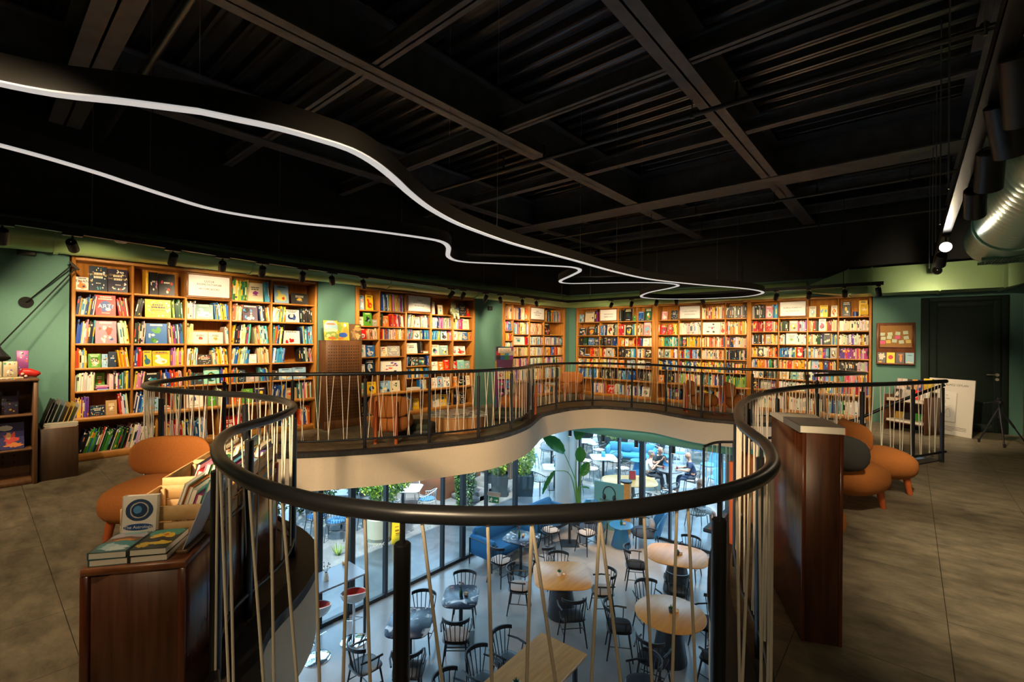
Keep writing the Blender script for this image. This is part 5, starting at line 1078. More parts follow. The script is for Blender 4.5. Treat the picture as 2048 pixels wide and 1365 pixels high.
for (x, z, k), ps in zip(notes, pos):
    Mn = face((x, 11.376, z), (1, 0, 0), (0, 0, 1)) @ Matrix.Rotation(rb.uniform(-.25, .25), 4, 'Z') @ Matrix.Rotation(-.12, 4, 'X')
    tag(MB().box((-.036, -.034, 0), (.036, .034, .0015), Mn).build('sticky_note', cov(NC[k]), None, 0), '%s sticky note, %s on the cork board' % (dict(g='pale green', p='pink', y='yellow')[k], ps), 'note', 'sticky notes on the cork board')
lf = [((.10, .10, .10), 'black and white booklet', [(0, .3, .9, .6, (.6, .52, .4), .4), (-.3, -.8, .5, .15, (.6, .3, .05), .2)]), ((.72, .55, .02), 'yellow booklet with a red circle', [(0, .1, .6, .42, (.5, .02, .03), .02)]), ((.06, .05, .06), 'dark booklet with an orange seven', [(.1, .6, .6, .1, (.65, .2, .03), .05), (.15, -.1, .3, .7, (.65, .2, .03), .05)]), ((.22, .42, .5), 'pale blue booklet', [(0, .5, .6, .08, (.1, .2, .25), .05), (0, -.8, .8, .12, (.6, .5, .3), .3)])]
for k, (c, l, a) in enumerate(lf): slabbook(l+' on the ledge of the cork board', (.122, .20, .005), face((-.425+.137*k, 11.355, 1.152), (1, 0, 0), (0, .1, 1)) @ Matrix.Translation((0, .10, 0)), c, 'booklets on the cork board ledge', a)
# ---- low book rack, poster, tripod
RO = Vector((-.36, 10.62, 0)); rx = Vector((.83, -.56, 0)).normalized(); ry = Vector((.56, .83, 0)).normalized(); Mr = face(RO, rx, ry)
rk = thing('book_rack', 'low dark wooden book rack under the cork board', 'rack', RO)
rm = woodmat('rack_wood', (.07, .025, .01), (.12, .045, .018), 'X', 6, .4)
for x in (.0, .635): MB().bbox((x, .0, 0), (x+.022, .34, .62), .003, Mr).build('side_panel', rm, rk)
for z in (.16, .52): MB().bbox((.023, .0, z-.02), (.634, .34, z), .003, Mr).build('shelf', rm, rk)
MB().bbox((.023, .32, .02), (.634, .34, .70), .003, Mr).build('back_panel', rm, rk)
rc = [((.04, .035, .035), 1), ((.42, .38, .36), 0), ((.55, .03, .02), 1), ((.66, .62, .55), 1)]
for k, (c, a) in enumerate(rc):
    nm = ['black', 'pale grey', 'red', 'white'][k]; u = .10+.146*k
    for j in range(2): slabbook('%s %s paperback lying on the rack top shelf' % (('lower', 'upper')[j], ['cream', 'orange', 'grey', 'tan'][k]), (.13, .12, .022), Mr @ Matrix.Translation((u, .08, .5205+.0226*j)), [(.5, .4, .3), (.6, .2, .05), (.4, .38, .35), (.55, .42, .3)][k], 'paperbacks lying on the rack')
    slabbook('%s book facing out in the lower row of the rack top' % nm, (.128, .20, .014), Mr @ Matrix.Translation((u, .165, .521)) @ Matrix.Rotation(R(78), 4, 'X') @ Matrix.Translation((0, .1, 0)), c, 'books facing out on the rack', [(0, .1, .5, .4, (.6, .55, .5) if sum(c) < .8 else (.3, .3, .3), .3)])
    slabbook('%s paperback pile on the lower rack shelf' % ['first', 'second', 'third', 'fourth'][k], (.13, .17, .04), Mr @ Matrix.Translation((u, .10, .1605)), [(.5, .42, .3), (.45, .4, .33), (.5, .47, .4), (.4, .35, .3)][k], 'piles on the lower rack shelf')
    slabbook('%s book standing behind the piles on the lower rack shelf' % ['yellow', 'dark', 'green', 'orange'][k], (.125, .16, .014), Mr @ Matrix.Translation((u, .21, .161)) @ Matrix.Rotation(R(75), 4, 'X') @ Matrix.Translation((0, .08, 0)), [(.6, .35, .04), (.03, .03, .03), (.06, .3, .04), (.5, .24, .05)][k], 'books standing on the lower rack shelf')
for k, c in enumerate([(.6, .45, .45), (.62, .55, .5), (.05, .06, .07), (.6, .3, .05), (.03, .04, .18), (.2, .03, .2), (.55, .4, .25)]): slabbook('%s book, %s in the back row of the rack' % (cname(c), NTH[k]), (.076, .20, .012), Mr @ Matrix.Translation((.07+.083*k, .262, .70)) @ Matrix.Rotation(R(80), 4, 'X') @ Matrix.Translation((0, .1, 0)), c, 'back row of the rack', [(0, 0, .5, .4, (.6, .3, .2), .4)])
MB().bbox((.023, .24, .68), (.634, .319, .70), .003, Mr).build('shelf', rm, rk)
giftb = thing('yellow_box', 'yellow square box with printed eyes on the rack right end', 'box', Mr @ Vector((.55, .2, .72)))
MB().bbox((.50, .205, .728), (.63, .245, .93), .003, Mr).build('carton', cov((.66, .42, .03)), giftb); m = MB().col((.02, .02, .02))
for x in (.54, .59): m.quad(*[Mr @ Vector(q) for q in ((x-.012, .204, .845), (x+.012, .204, .845), (x+.012, .204, .858), (x-.012, .204, .858))])
m.build('printed_eyes', bookm, giftb, 0)
yb = thing('yellow_box', 'yellow square box with printed eyes on the top shelf at far right', 'box', (-.70, 11.48, 2.06)); MB().bbox((-.765, 11.47, 2.085), (-.635, 11.50, 2.29), .003).build('carton', cov((.66, .42, .03)), yb); m = MB().col((.02, .02, .02))
for x in (-.725, -.675): m.box((x-.012, 11.468, 2.205), (x+.012, 11.4705, 2.218))
m.build('printed_eyes', bookm, yb, 0); MB().bbox((-.76, 11.45, 2.0605), (-.64, 11.51, 2.085), .003).build('easel', oak, yb)
for o in [o for o in bpy.data.objects if o.name.startswith('book') and o.get('label', '').find('zz') >= 0]: pass
po = thing('poster_board', 'white poster board leaning by the dark door with a line drawing', 'poster', (.5, 10.7, 0)); px_ = Vector((.77, -.64, 0)).normalized(); Mp = face(Vector((.215, 10.93, .002)), px_, Vector((.64*.08, .77*.08, 1)))
MB().box((0, 0, 0), (.70, .93, .012), Mp).build('board', mat('poster_white', (.62, .59, .53), .6), po, 0)
MB().box((.12, .20, .012), (.46, .70, .013), Mp).build('book_shadow_print', mat('print_grey', (.40, .38, .34), .7), po, 0)
MB().box((.10, .22, .013), (.445, .72, .0138), Mp).build('printed_book', mat('print_white', (.68, .66, .61), .6), po, 0)
text('U KALPSİZ CEYLAN', .047, Mp @ Matrix.Translation((.40, .83, .0135)), 'heading', inkm, po, .0003)
text('Kalpsiz Ceylan', .024, Mp @ Matrix.Translation((.28, .60, .0145)), 'book_title', inkm, po, .0003); text('Selim Doğan', .016, Mp @ Matrix.Translation((.28, .655, .0145)), 'author', inkm, po, .0003)
m = MB(); rr = random.Random(2)
for pts in ([(.2, .30), (.21, .38), (.24, .43), (.27, .40), (.28, .31)], [(.28, .31), (.30, .40), (.335, .44), (.36, .39), (.37, .30)], [(.24, .43), (.23, .48), (.26, .50), (.285, .46), (.27, .42)], [(.285, .46), (.31, .455), (.34, .48), (.37, .49)], [(.25, .50), (.23, .55), (.24, .57)], [(.27, .50), (.285, .55), (.275, .575)], [(.2, .30), (.24, .29), (.28, .31), (.33, .285), (.37, .30)]):
    m.tube([Mp @ Vector((a, b, .0142)) for a, b in pts], .0016, 5)
m.build('line_drawing', mat('print_brown', (.12, .09, .08), .7), po)
m = MB()
for k in range(4): m.box((.06, .13-.022*k, .012), (.62-(.2 if k == 3 else 0), .136-.022*k, .0126), Mp)
m.build('small_print', inkm, po, 0)
tr = thing('tripod', 'black camera tripod standing in front of the dark door', 'tripod', (1.05, 10.1, 0)); tc_ = Vector((1.02, 10.12, 0))
for dx, dy in ((-.21, .06), (.03, -.24), (.30, .12)):
    f_ = tc_+Vector((dx, dy, .03)); top = tc_+Vector((0, 0, .56)); k_ = top.lerp(f_, .55); MB().tube([top, k_], .015, 8).tube([k_, f_], .011, 8).tube([f_-Vector((0, 0, .029)), f_+Vector((0, 0, .03))], [.014, .018], 8).build('leg', blk, tr)
MB().cyl(tc_+Vector((0, 0, .40)), tc_+Vector((0, 0, .64)), .014, n=10).build('centre_column', blk, tr); MB().bbox((-.03, -.045, .62), (.03, .045, .67), .006, Rz(.6, tc_)).bbox((-.02, -.02, .67), (.02, .02, .72), .004, Rz(.6, tc_)).cyl(tc_+Vector((-.02, 0, .65)), tc_+Vector((-.17, -.05, .62)), .008, n=8).build('head', blk, tr)
sp_ = thing('bookcase', 'edge of an oak bookcase at the extreme right of the picture', 'bookcase', (1.85, 11.26, 0)); MB().bbox((1.425, 11.10, 0), (1.46, 11.418, 2.45), .004).build('upright', oak, sp_); MB().bbox((1.46, 11.12, 2.41), (2.28, 11.418, 2.45), .004).build('top_rail', oakx, sp_); MB().bbox((1.46, 11.39, 0), (2.28, 11.415, 2.41), .002).build('back_panel', oak, sp_)
for z in (.1, .5, .9, 1.3, 1.7, 2.1): MB().bbox((1.461, 11.13, z-.02), (2.28, 11.389, z), .003).build('shelf', oakx, sp_)
# ------------------------------------------------------------------ ground floor: glazing, column, furniture
mull = mat('window_frame_dark', (.02, .022, .025), .4)
GA, GB = -7.9, 11.68
ysA = [-2.6, -.5, 1.0, 2.4, 3.2, 4.02, 4.65, 5.39, 6.87, 7.49, 8.27, 9.38, 11.22]; wA = {4.02: .09, 4.65: .10, 5.39: .06, 6.87: .055, 7.49: .11, 8.27: .045, 9.38: .11}
for k, (a, b) in enumerate(zip(ysA[:-1], ysA[1:])):
    o = MB().box((GA-.006, a, G+.06), (GA+.006, b, -.5)).build('window_%d' % (k+1), glass, None, 0); o['kind'] = 'structure'
m = MB().box((GA-.04, -2.6, G), (GA+.04, 11.22, G+.07)).box((GA-.04, -2.6, -.56), (GA+.04, 11.22, -.49)); struct('trim_3', m, mull, smooth=0)
for y in ysA[1:-1]:
    w_ = wA.get(y, .06); struct('window_mullion', MB().box((GA-.05, y-w_/2, G), (GA+.05, y+w_/2, -.5)), mull, smooth=0)
xsB = [-7.36, -6.09, -5.41, -4.65, -3.4, -2.0, -.6, .8, 2.3]
for k, (a, b) in enumerate(zip(xsB[:-1], xsB[1:])):
    o = MB().box((a, GB-.006, G+.06), (b, GB+.006, -.5)).build('window_%d' % (k+20), glass, None, 0); o['kind'] = 'structure'
struct('trim_4', MB().box((-7.4, GB-.03, G), (2.3, GB+.03, G+.07)).box((-7.4, GB-.03, -.56), (2.3, GB+.03, -.49)), mull, smooth=0)
for x in xsB[:-1]: struct('window_mullion', MB().box((x-(.07 if x == -5.41 else .025), GB-.05, G), (x+(.07 if x == -5.41 else .025), GB+.05, -.5)), mull, smooth=0)
struct('column', MB().bbox((-7.95, 11.25, G), (-7.45, 11.75, -.5), .01), mat('column_grey_paint', (.46, .48, .47), .6))
t = thing('ventilation_duct', 'green ribbed duct under the upper floor slab seen above the far glazing', 'duct', (-4, 10.35, -.95))
MB().tube([(x, 10.45, -.655) for x in np.arange(-7.3, 2.0, .035)], [.20+(.008 if k % 2 else 0) for k in range(len(np.arange(-7.3, 2.0, .035)))], 20).build('duct_run', mat('green_ribbed_duct', (.16, .42, .27), .4, .2), t)
for k, x in enumerate((-6.9, -5.9, -5.0, -4.1)):
    t = thing('downlight', 'small black cylinder downlight under the lower ceiling, %s from left' % NTH[k], 'lamp', (x, 10.45, -1.02), 'black downlights under the lower ceiling')
    MB().tube([(x, 10.45, -.862), (x, 10.45, -1.02)], .05, 16).build('barrel', spotm, t); MB().tube([(x, 10.45, -1.024), (x, 10.45, -1.022)], .042, 14).build('lens', lens, t)
    spot('spot_lamp', (x, 10.45, -1.04), (x, 10.1, G), 50, 80, .8, (1, .68, .38), .04, t)
for k, (x, y) in enumerate(((-7.0, 5.0), (-6.7, 8.3), (-.6, 6.0), (-1.6, 10.6), (-6.9, 2.6), (-.4, 3.4))):  # out-of-view lamps added to brighten the lower floor
    t = thing('downlight', 'added unseen downlight under the slab, %s of six' % NTH[k], 'lamp', (x, y, -.72), 'black downlights under the lower ceiling')
    MB().tube([(x, y, -.5), (x, y, -.72)], .05, 16).build('barrel', spotm, t); MB().tube([(x, y, -.724), (x, y, -.722)], .042, 14).build('lens', lens, t)
    spot('spot_lamp', (x, y, -.74), (x-.1*(x+4), y, G), 42, 110, .9, (1, .82, .62), .05, t)
blackw = mat('black_painted_chair', (.012, .013, .016), .38)
cushl = mat('pale_cushion', (.42, .38, .36), .9, var=.15, scale=120); cushd = mat('dark_cushion', (.02, .02, .024), .9)
RH_ = Vector((CR.x, CR.y, 0)).normalized(); FH_ = Vector((CF.x, CF.y, 0)).normalized()
def spindle(arms, cush):
    t = thing('spindle_chair', 'black spindle back chair', 'chair')
    MB().sup((0, 0, .445), (.215, .205, .018), 3.5, 24, 6, None, 3).build('seat', blackw, t, 60)
    for sx in (-1, 1):
        for sy in (-1, 1): MB().tube([(sx*.15, sy*.14, .44), (sx*.205, sy*.205, 0)], [.016, .011], 8).build('leg', blackw, t)
    MB().cyl((-.18, -.17, .22), (-.18, .17, .22), .008, n=6).build('stretcher', blackw, t); MB().cyl((.18, -.17, .22), (.18, .17, .22), .008, n=6).build('stretcher', blackw, t); MB().cyl((-.18, 0, .22), (.18, 0, .22), .008, n=6).build('stretcher', blackw, t)
    top = [(.235*math.sin(a), .25-.07*(1-math.cos(a))*3.2+.0, .80) for a in np.linspace(-1.15, 1.15, 13)]
    m = MB(); m.loft([[(x, y-.011, z-.03), (x, y+.011, z-.03), (x, y+.014, z+.025), (x, y-.008, z+.025)] for x, y, z in top]); m.build('top_rail', blackw, t)
    for k in range(7):
        a = -1.05+2.1*k/6; x, y, z = (.235*math.sin(a), .25-.07*(1-math.cos(a))*3.2, .80)
        MB().tube([(x*.78, .175-.02*abs(a), .45), (x, y, .78)], [.0075, .0075], 6).build('spindle', blackw, t)
    if arms:
        for sx in (-1, 1):
            MB().tube([(sx*.215, .185, .64), (sx*.245, .02, .645), (sx*.23, -.14, .64)], [.013, .014, .016], 8).build('armrest', blackw, t)
            MB().cyl((sx*.185, -.08, .45), (sx*.235, -.09, .64), .009, n=6).build('arm_spindle', blackw, t)
    if cush: MB().sup((0, -.005, .482), (.20, .19, .024), 3.2, 22, 6, None, 2.4).build('cushion', cush, t, 60)
    return t
protos = {}
def schair(label, p, face_to, arms=True, cush='l'):
    key = (arms, cush); d = Vector(face_to)-Vector(p); rz = yaw_of(d.x, d.y)
    if key not in protos:
        o = protos[key] = spindle(arms, dict(l=cushl, d=cushd, n=None)[cush]); o.location = (p[0], p[1], G); o.rotation_euler = (0, 0, rz); o['label'] = label; o['group'] = 'black spindle chairs at the café tables'; return o
    return dup(protos[key], (p[0], p[1], G), rz, label, 'black spindle chairs at the café tables')
def FL(px, py): return AT(px, py, G)
tbl_dark = mat('pedestal_black', (.016, .018, .022), .4)
def round_sq(cx, cy, r, e, z, th, M, n=48):
    def sg(x, p): return math.copysign(abs(x)**p, x)
    ring = lambda k, zz: [M @ Vector((r[0]*k*sg(math.cos(6.2832*i/n), 2/e), r[1]*k*sg(math.sin(6.2832*i/n), 2/e), zz)) for i in range(n)]
    return MB().loft([ring(.97, z-th), ring(1, z-th*.6), ring(1, z-th*.15), ring(.985, z)])
def ctable(label, c, r, e, topm, group, rot, base='cone', h=.75):
    t = thing('cafe_table', label, 'table', (c[0], c[1], G), group); M_ = Rz(rot, (c[0], c[1], 0))
    round_sq(0, 0, r, e, G+h, .028, M_).build('tabletop', topm, t)
    if base == 'cone': MB().lathe([(.27, 0), (.272, .02), (.16, h-.03)], (c[0], c[1], G), 28).build('pedestal', tbl_dark, t)
    else:
        MB().bbox((-.22, -.22, G+.001), (.22, .22, G+.016), .004, M_).build('base', tbl_dark, t); MB().cyl((c[0], c[1], G+.015), (c[0], c[1], G+h-.028), .035, n=12).build('stem', tbl_dark, t)
    return t
leafg = [(.03, .10, .03), (.05, .16, .04), (.02, .07, .03)]
def centre(label, c, h=.75, kind='cactus'):
    x, y = c; z = G+h+.0005; t = thing('potted_succulent' if kind == 'cactus' else 'flower_bottle', label, 'plant', (x, y, z), 'table centrepieces')
    rr = random.Random(int(abs(x*100)+abs(y*77)))
    if kind == 'cactus':
        MB().lathe([(.005, 0), (.04, 0), (.052, .07), (.046, .07), (.04, .055), (.005, .055)], (x, y, z), 18).build('pot', mat('pot_'+('white' if 'white' in label else 'dark'), (.6, .58, .54) if 'white' in label else (.03, .03, .032), .5), t)
        m = MB()
        for k in range(16):
            a = k*2.4; m.col(rr.choice(leafg)); q = .014+.05*(k/16); m.add([Vector((x, y, z+.055))+Vector((math.cos(a+s)*l, math.sin(a+s)*l, hh)) for s, l, hh in ((-.5, .012, 0), (.5, .012, 0), (0, q, .085-.05*k/16))], [(0, 1, 2)])
            m.add([Vector((x, y, z+.055))+Vector((math.cos(a+s)*l, math.sin(a+s)*l, hh)) for s, l, hh in ((.4, .013, .002), (-.4, .013, .03), (0, q, .085-.05*k/16))], [(0, 1, 2)])
        m.build('leaves', leafm, t, 0)
    else:
        MB().lathe([(.005, 0), (.03, 0), (.032, .07), (.012, .10), (.012, .125), (.005, .125)], (x, y, z), 16).build('bottle', mat('green_bottle', (.02, .07, .02), .1), t)
        m = MB()
        for k in range(7):
            a = k*.9; tip = Vector((x+.07*math.cos(a)*rr.random(), y+.07*math.sin(a)*rr.random(), z+.17+.06*rr.random())); m.col((.05, .09, .03)); m.cyl((x, y, z+.11), tip, .0025, n=5); m.col((.12, .04, .05)); m.ball(tip, .013, 7, 5)
        m.build('dried_flowers', leafm, t)
    sg_ = thing('menu_block', 'small wooden card block beside the '+label[label.find(' ')+1:], 'menu block', (x+.09*RH_.x, y+.09*RH_.y, z), 'small wooden card blocks')
    q = Rz(.4, (x+.10*RH_.x-.02, y+.10*RH_.y, z)); MB().bbox((-.03, -.018, 0), (.03, .018, .05), .003, q).build('block', toak, sg_)
    MB().box((-.0225, -.0185, .012), (.0225, -.0181, .042), q).build('card', paper, sg_, 0)
yw = R(40.66)
# oak-topped tables
c1 = AT(1124, 1150, G+.75).xy; ctable('rounded square oak café table with white potted succulent, centre of the lower floor', c1, (.53, .53), 4.4, toak, 'oak topped café tables', yw)
centre('white pot succulent on the central square oak table', (c1[0]-.02, c1[1]-.05))
c2 = AT(1354, 1110, G+.75).xy; ctable('rounded oak café table nearest the armchair with the grey pillow', c2, (.60, .52), 3.0, toak, 'oak topped café tables', yw-.35)
centre('dark pot succulent on the oak table near the armchair', (c2[0], c2[1]))
c3 = AT(1340, 1226, G+.75).xy; ctable('round oak café table with dark potted succulent at lower right', c3, (.55, .55), 2.0, toak, 'oak topped café tables', yw)
centre('dark pot succulent on the round oak table', (c3[0]+.02, c3[1]+.02))
def near(c, a, d): v = RH_*math.cos(a)+FH_*math.sin(a); return (c[0]+v.x*d, c[1]+v.y*d)
for lb, a, d, cu in (('far side', 1.57, .60, 'l'), ('left side', 3.0, .80, 'l'), ('near side', -1.45, .78, 'n'), ('right side', .0, .76, 'l')):
    schair('black spindle chair on the %s of the central square oak table' % lb, near(c1, a, d), c1, True, cu)
for lb, a, d, cu in (('far right side', .9, .78, 'n'), ('left side', 2.95, .82, 'd'), ('near side', -1.9, .80, 'n'), ('right side', -.35, .85, 'd')):
    schair('black spindle chair on the %s of the oak table near the armchair' % lb, near(c2, a, d), c2, True, cu)
for lb, a, d, cu in (('left side', 3.0, .80, 'd'), ('far side', 1.75, .72, 'n'), ('right side', .3, .72, 'd'), ('near left side', -2.2, .80, 'd'), ('near right side', -.95, .80, 'd')):
    schair('black spindle chair on the %s of the round oak table' % lb, near(c3, a, d), c3, True, cu)
# long oak table at the bottom of the picture
a4 = AT(1083, 1265, G+.75); b4 = AT(1175, 1309, G+.75); u4 = (b4-a4).normalized(); v4 = Vector((-u4.y, u4.x, 0)); v4 = v4 if v4.dot(FH_) < 0 else -v4
w4 = (b4-a4).length; M4 = face((a4.x, a4.y, G), (u4.x, u4.y, 0), (v4.x, v4.y, 0)); sg4 = 1 if M4.to_3x3().determinant() > 0 else -1
M4 = Matrix(((u4.x, v4.x, 0, a4.x), (u4.y, v4.y, 0, a4.y), (0, 0, 1, G), (0, 0, 0, 1)))
t = thing('long_table', 'long rectangular oak table in the foreground of the lower floor', 'table', a4)
def fbox(mb, lo, hi, M_): 
    n0 = len(mb.f); mb.bbox(lo, hi, .008, M_)
    if M_.determinant() < 0: mb.f[n0:] = [f[::-1] for f in mb.f[n0:]]
    return mb
fbox(MB(), (0, 0, .705), (w4, 2.2, .75), M4).build('tabletop', toak, t)
for x in (.08, w4-.14):
    for y in (.12, 2.0): fbox(MB(), (x, y, 0), (x+.06, y+.06, .705), M4).build('leg', tbl_dark, t)
p = M4 @ Vector((w4*.5, 1.12, 0)); centre('white pot succulent on the long foreground table', (p.x, p.y))
for k, (x, y) in enumerate(((-.27, .45), (-.27, 1.0), (-.27, 1.6))):
    p = M4 @ Vector((x, y, 0)); q = M4 @ Vector((w4/2, y, 0)); schair('black spindle chair, %s along the left side of the long table' % ['farthest', 'middle', 'nearest'][k], (p.x, p.y), (q.x, q.y), True, 'n')
p = M4 @ Vector((w4+.27, .75, 0)); q = M4 @ Vector((w4/2, .75, 0)); schair('black spindle chair on the right side of the long table', (p.x, p.y), (q.x, q.y), True, 'n')
p = AT(1285, 1372, G+.45); schair('black spindle chair whose top rail just shows at the bottom edge', (p.x, p.y), (p.x-.5, p.y-.6), True, 'd')
# marble tables
c5 = AT(922, 1192, G+.75).xy; ctable('dark marble café table with a flower bottle left of centre', c5, (.30, .36), 4.5, marble, 'dark marble café tables', yw, 'stem'); centre('bottle of dried flowers on the marble table left of centre', (c5[0], c5[1]), .75, 'flower')
c6 = AT(820, 1244, G+.75).xy; ctable('dark marble café table partly hidden behind the front railing post', c6, (.34, .40), 4.5, marble, 'dark marble café tables', yw, 'stem')
c7 = AT(1042, 1075, G+.75).xy; ctable('dark marble café table in front of the blue sofa', c7, (.36, .36), 4.0, marble, 'dark marble café tables', yw-.5, 'stem'); centre('bottle of dried flowers on the marble table by the sofa', (c7[0]-.05, c7[1]), .75, 'flower')
c9 = FL(1139, 1088).xy; ctable('dark marble café table hidden behind the handrail near the column', c9, (.29, .29), 4.0, marble, 'dark marble café tables', yw, 'stem')
schair('black spindle chair behind the marble table left of centre', near(c5, 1.57, .52), c5, False, 'n'); schair('black spindle chair before the marble table left of centre', near(c5, -1.57, .62), c5, True, 'l')
schair('black spindle chair behind the marble table at the railing post', near(c6, 1.45, .58), c6, False, 'n'); schair('black spindle chair before the marble table at the railing post', near(c6, -1.4, .64), c6, True, 'n'); schair('black spindle chair left of the marble table at the railing post', near(c6, -2.35, .74), c6, True, 'n')
schair('black spindle chair with pale cushion left of the marble table by the sofa', near(c7, -2.3, .66), c7, True, 'l'); schair('black spindle chair with pale cushion right of the marble table by the sofa', near(c7, -.75, .66), c7, True, 'l')
schair('black spindle chair left of the table hidden by the handrail', near(c9, -2.6, .60), c9, True, 'l'); schair('black spindle chair right of the table hidden by the handrail', near(c9, -.9, .58), c9, True, 'l')
# blue sofas along the glazing
sofam = fabric('sofa_blue', (.008, .105, .26), 160)
def sofa(label, p, l, rz, fab=sofam):
    t = thing('sofa', label, 'sofa', (0, 0, 0), 'blue sofas')
    MB().bbox((-l/2+.05, -.36, .24), (l/2-.05, .30, .42), .05).build('seat_cushion', fab, t); MB().bbox((-l/2, .22, .24), (l/2, .38, .78), .05).build('backrest', fab, t)
    for s in (-1, 1):
        MB().bbox((s*l/2-.07, -.38, .22), (s*l/2+.07, .38, .66), .04).build('arm', fab, t)
        MB().tube([(s*(l/2+.085), -.36, 0), (s*(l/2+.085), -.36, .60), (s*(l/2+.085), .34, .60), (s*(l/2+.085), .34, 0)], .014, 8).build('leg_frame', tbl_dark if fab is sofam else fab, t)
    MB().bbox((-l/2, -.34, .19), (l/2, .36, .235), .006).build('base', tbl_dark, t)
    t.location = p; t.rotation_euler = (0, 0, rz); return t
sofa('blue fabric sofa along the glass wall behind the marble table', (-7.30, 8.30, G), 1.5, yaw_of(1, 0)); sofa('second blue fabric sofa nearer the column', (-7.30, 10.02, G), 1.05, yaw_of(1, 0))
# cone table and two round armchairs
bl = mat('blue_lacquer', (.03, .16, .34), .25)
def conetable(label, p, grp=None, z=G, m_=bl):
    t = thing('cone_table', label, 'table', (p[0], p[1], z), grp); MB().lathe([(.24, 0), (.245, .015), (.13, .50)], (p[0], p[1], z), 30).build('pedestal', m_, t); MB().lathe([(.10, .495), (.29, .50), (.30, .51), (.295, .522), (.01, .523)], (p[0], p[1], z), 34).build('tabletop', m_, t); return t
c8 = FL(1242, 1092).xy; conetable('low blue cone shaped side table between the armchairs', c8, 'blue cone tables'); centre('bottle of dried flowers on the blue cone table', (c8[0], c8[1]), .523, 'flower')
def armchair(label, p, d):
    t = thing('armchair', label, 'armchair', (0, 0, 0), 'round blue armchairs')
    MB().sup((0, -.03, .30), (.34, .34, .11), 2.3, 26, 8).build('seat_cushion', mat('navy_upholstery', (.03, .05, .085), .8), t, 60)
    m = MB(); outer = []
    for zz in np.linspace(.28, .86, 8):
        k = math.sin(math.pi*min(1, (.98-zz)/.42)/2) if zz > .56 else 1
        outer.append([( (.36 if s == 0 else .32)*math.sin(a)*(.75+.25*k), (.36 if s == 0 else .31)*math.cos(a)*(1 if True else 1)+(zz-.28)*.28, zz) for s in (0, 1) for a in (np.linspace(-1.05*k-.05, 1.05*k+.05, 12) if s == 0 else np.linspace(1.05*k+.05, -1.05*k-.05, 12))])
    m.loft(outer).build('shell_back', bl, t, 60)
    for sx in (-1, 1):
        MB().tube([(sx*.32, -.28, 0), (sx*.36, -.27, .52), (sx*.36, .05, .55), (sx*.33, .22, .50)], .016, 8).build('arm_frame', tbl_dark, t); MB().cyl((sx*.28, .28, 0), (sx*.30, .24, .34), .015, n=8).build('leg', tbl_dark, t)
    MB().sup((0, .14, .50), (.21, .08, .15), 3, 20, 8).build('pillow', greyf, t, 60)
    t.location = (p[0], p[1], G); t.rotation_euler = (0, 0, yaw_of(*d)); return t
p = Vector(near(c8, .15, .66)); armchair('round blue armchair with grey pillow right of the cone table', p, (-.75, -.45)); p = Vector(near(c8, 2.62, .76)); armchair('round blue armchair with grey pillow left of the cone table', p, (.55, -.8))
# bar table and stools
t = thing('bar_table', 'high grey bar table against the glass at left', 'table', (-7.5, 4.0, G)); BTZ = G+1.05
MB().bbox((-7.78, 3.0, BTZ-.03), (-7.16, 4.53, BTZ), .004).build('tabletop', mat('grey_blue_laminate', (.20, .24, .28), .3), t)
for x in (-7.76, -7.21):
    for y in (3.02, 4.48): MB().box((x, y, G), (x+.035, y+.035, BTZ-.03)).build('leg', blk, t, 0)
def stool(label, x, y, d):
    t = thing('bar_stool', label, 'stool', (0, 0, 0), 'white and red bar stools')
    MB().lathe([(.01, 0), (.215, 0), (.215, .01), (.19, .02), (.03, .035), (.01, .036)], (0, 0, 0), 36).build('base', chrome, t); MB().cyl((0, 0, .03), (0, 0, .70), .026, .02, 14).build('gas_lift', chrome, t)
    MB().tube([(-.02, .02, .36), (-.16, -.14, .30), (0, -.22, .30), (.16, -.14, .30), (.02, .02, .36)], .009, 8).build('footrest', chrome, t)
    wh_ = mat('white_gloss_shell', (.75, .75, .75), .15); rd = mat('red_seat_pad', (.5, .03, .02), .45)
    m = MB(); rings = []; rings2 = []
    for i in range(9):
        u = i/8; r = .05+.17*math.sin(u*1.45); z = .70+.02*u+.20*max(0, u-.45)**1.2
        rings.append([(r*math.cos(a), r*math.sin(a)*.95, z+(.11*max(0, math.sin(a))*max(0, u-.35))) for a in [6.2832*j/28 for j in range(28)]])
    m.loft(rings+[[(x*.9, y*.9, z) for x, y, z in rings[-1]]]+[[(x*.86, y*.86, z+.012) for x, y, z in rings[4]]]).build('shell', wh_, t, 50)
    MB().loft([[(x*.84, y*.84, z+.016) for x, y, z in rings[4]], [(x*.88, y*.88, z+.012) for x, y, z in rings[6]], [(x*.9, y*.9, z+.004) for x, y, z in rings[8]], [(x*.84, y*.84, z+.004) for x, y, z in rings[8]], [(x*.78, y*.78, z+.03) for x, y, z in rings[4]]]).build('seat_pad', rd, t, 50)
    t.location = (x, y, G); t.rotation_euler = (0, 0, yaw_of(*d)); return t
p = FL(633, 1318); stool('white bar stool with red pad, left one at the bar table', p.x, p.y, (-1, .35)); p = FL(707, 1284); stool('white bar stool with red pad, right one at the bar table', p.x, p.y, (-.9, .5))
p = AT(652, 1162, BTZ); t = thing('milk_jug', 'cream ceramic jug of dried sprigs on the bar table', 'jug', p); MB().lathe([(.005, 0), (.042, 0), (.046, .05), (.03, .10), (.033, .135), (.028, .135), (.005, .06)], p, 20).tube([p+Vector((.032, 0, .115)), p+Vector((.062, 0, .10)), p+Vector((.06, 0, .05)), p+Vector((.043, 0, .035))], .005, 8).build('jug', mat('cream_ceramic', (.6, .56, .48), .3), t)
m = MB(); rr = random.Random(5)
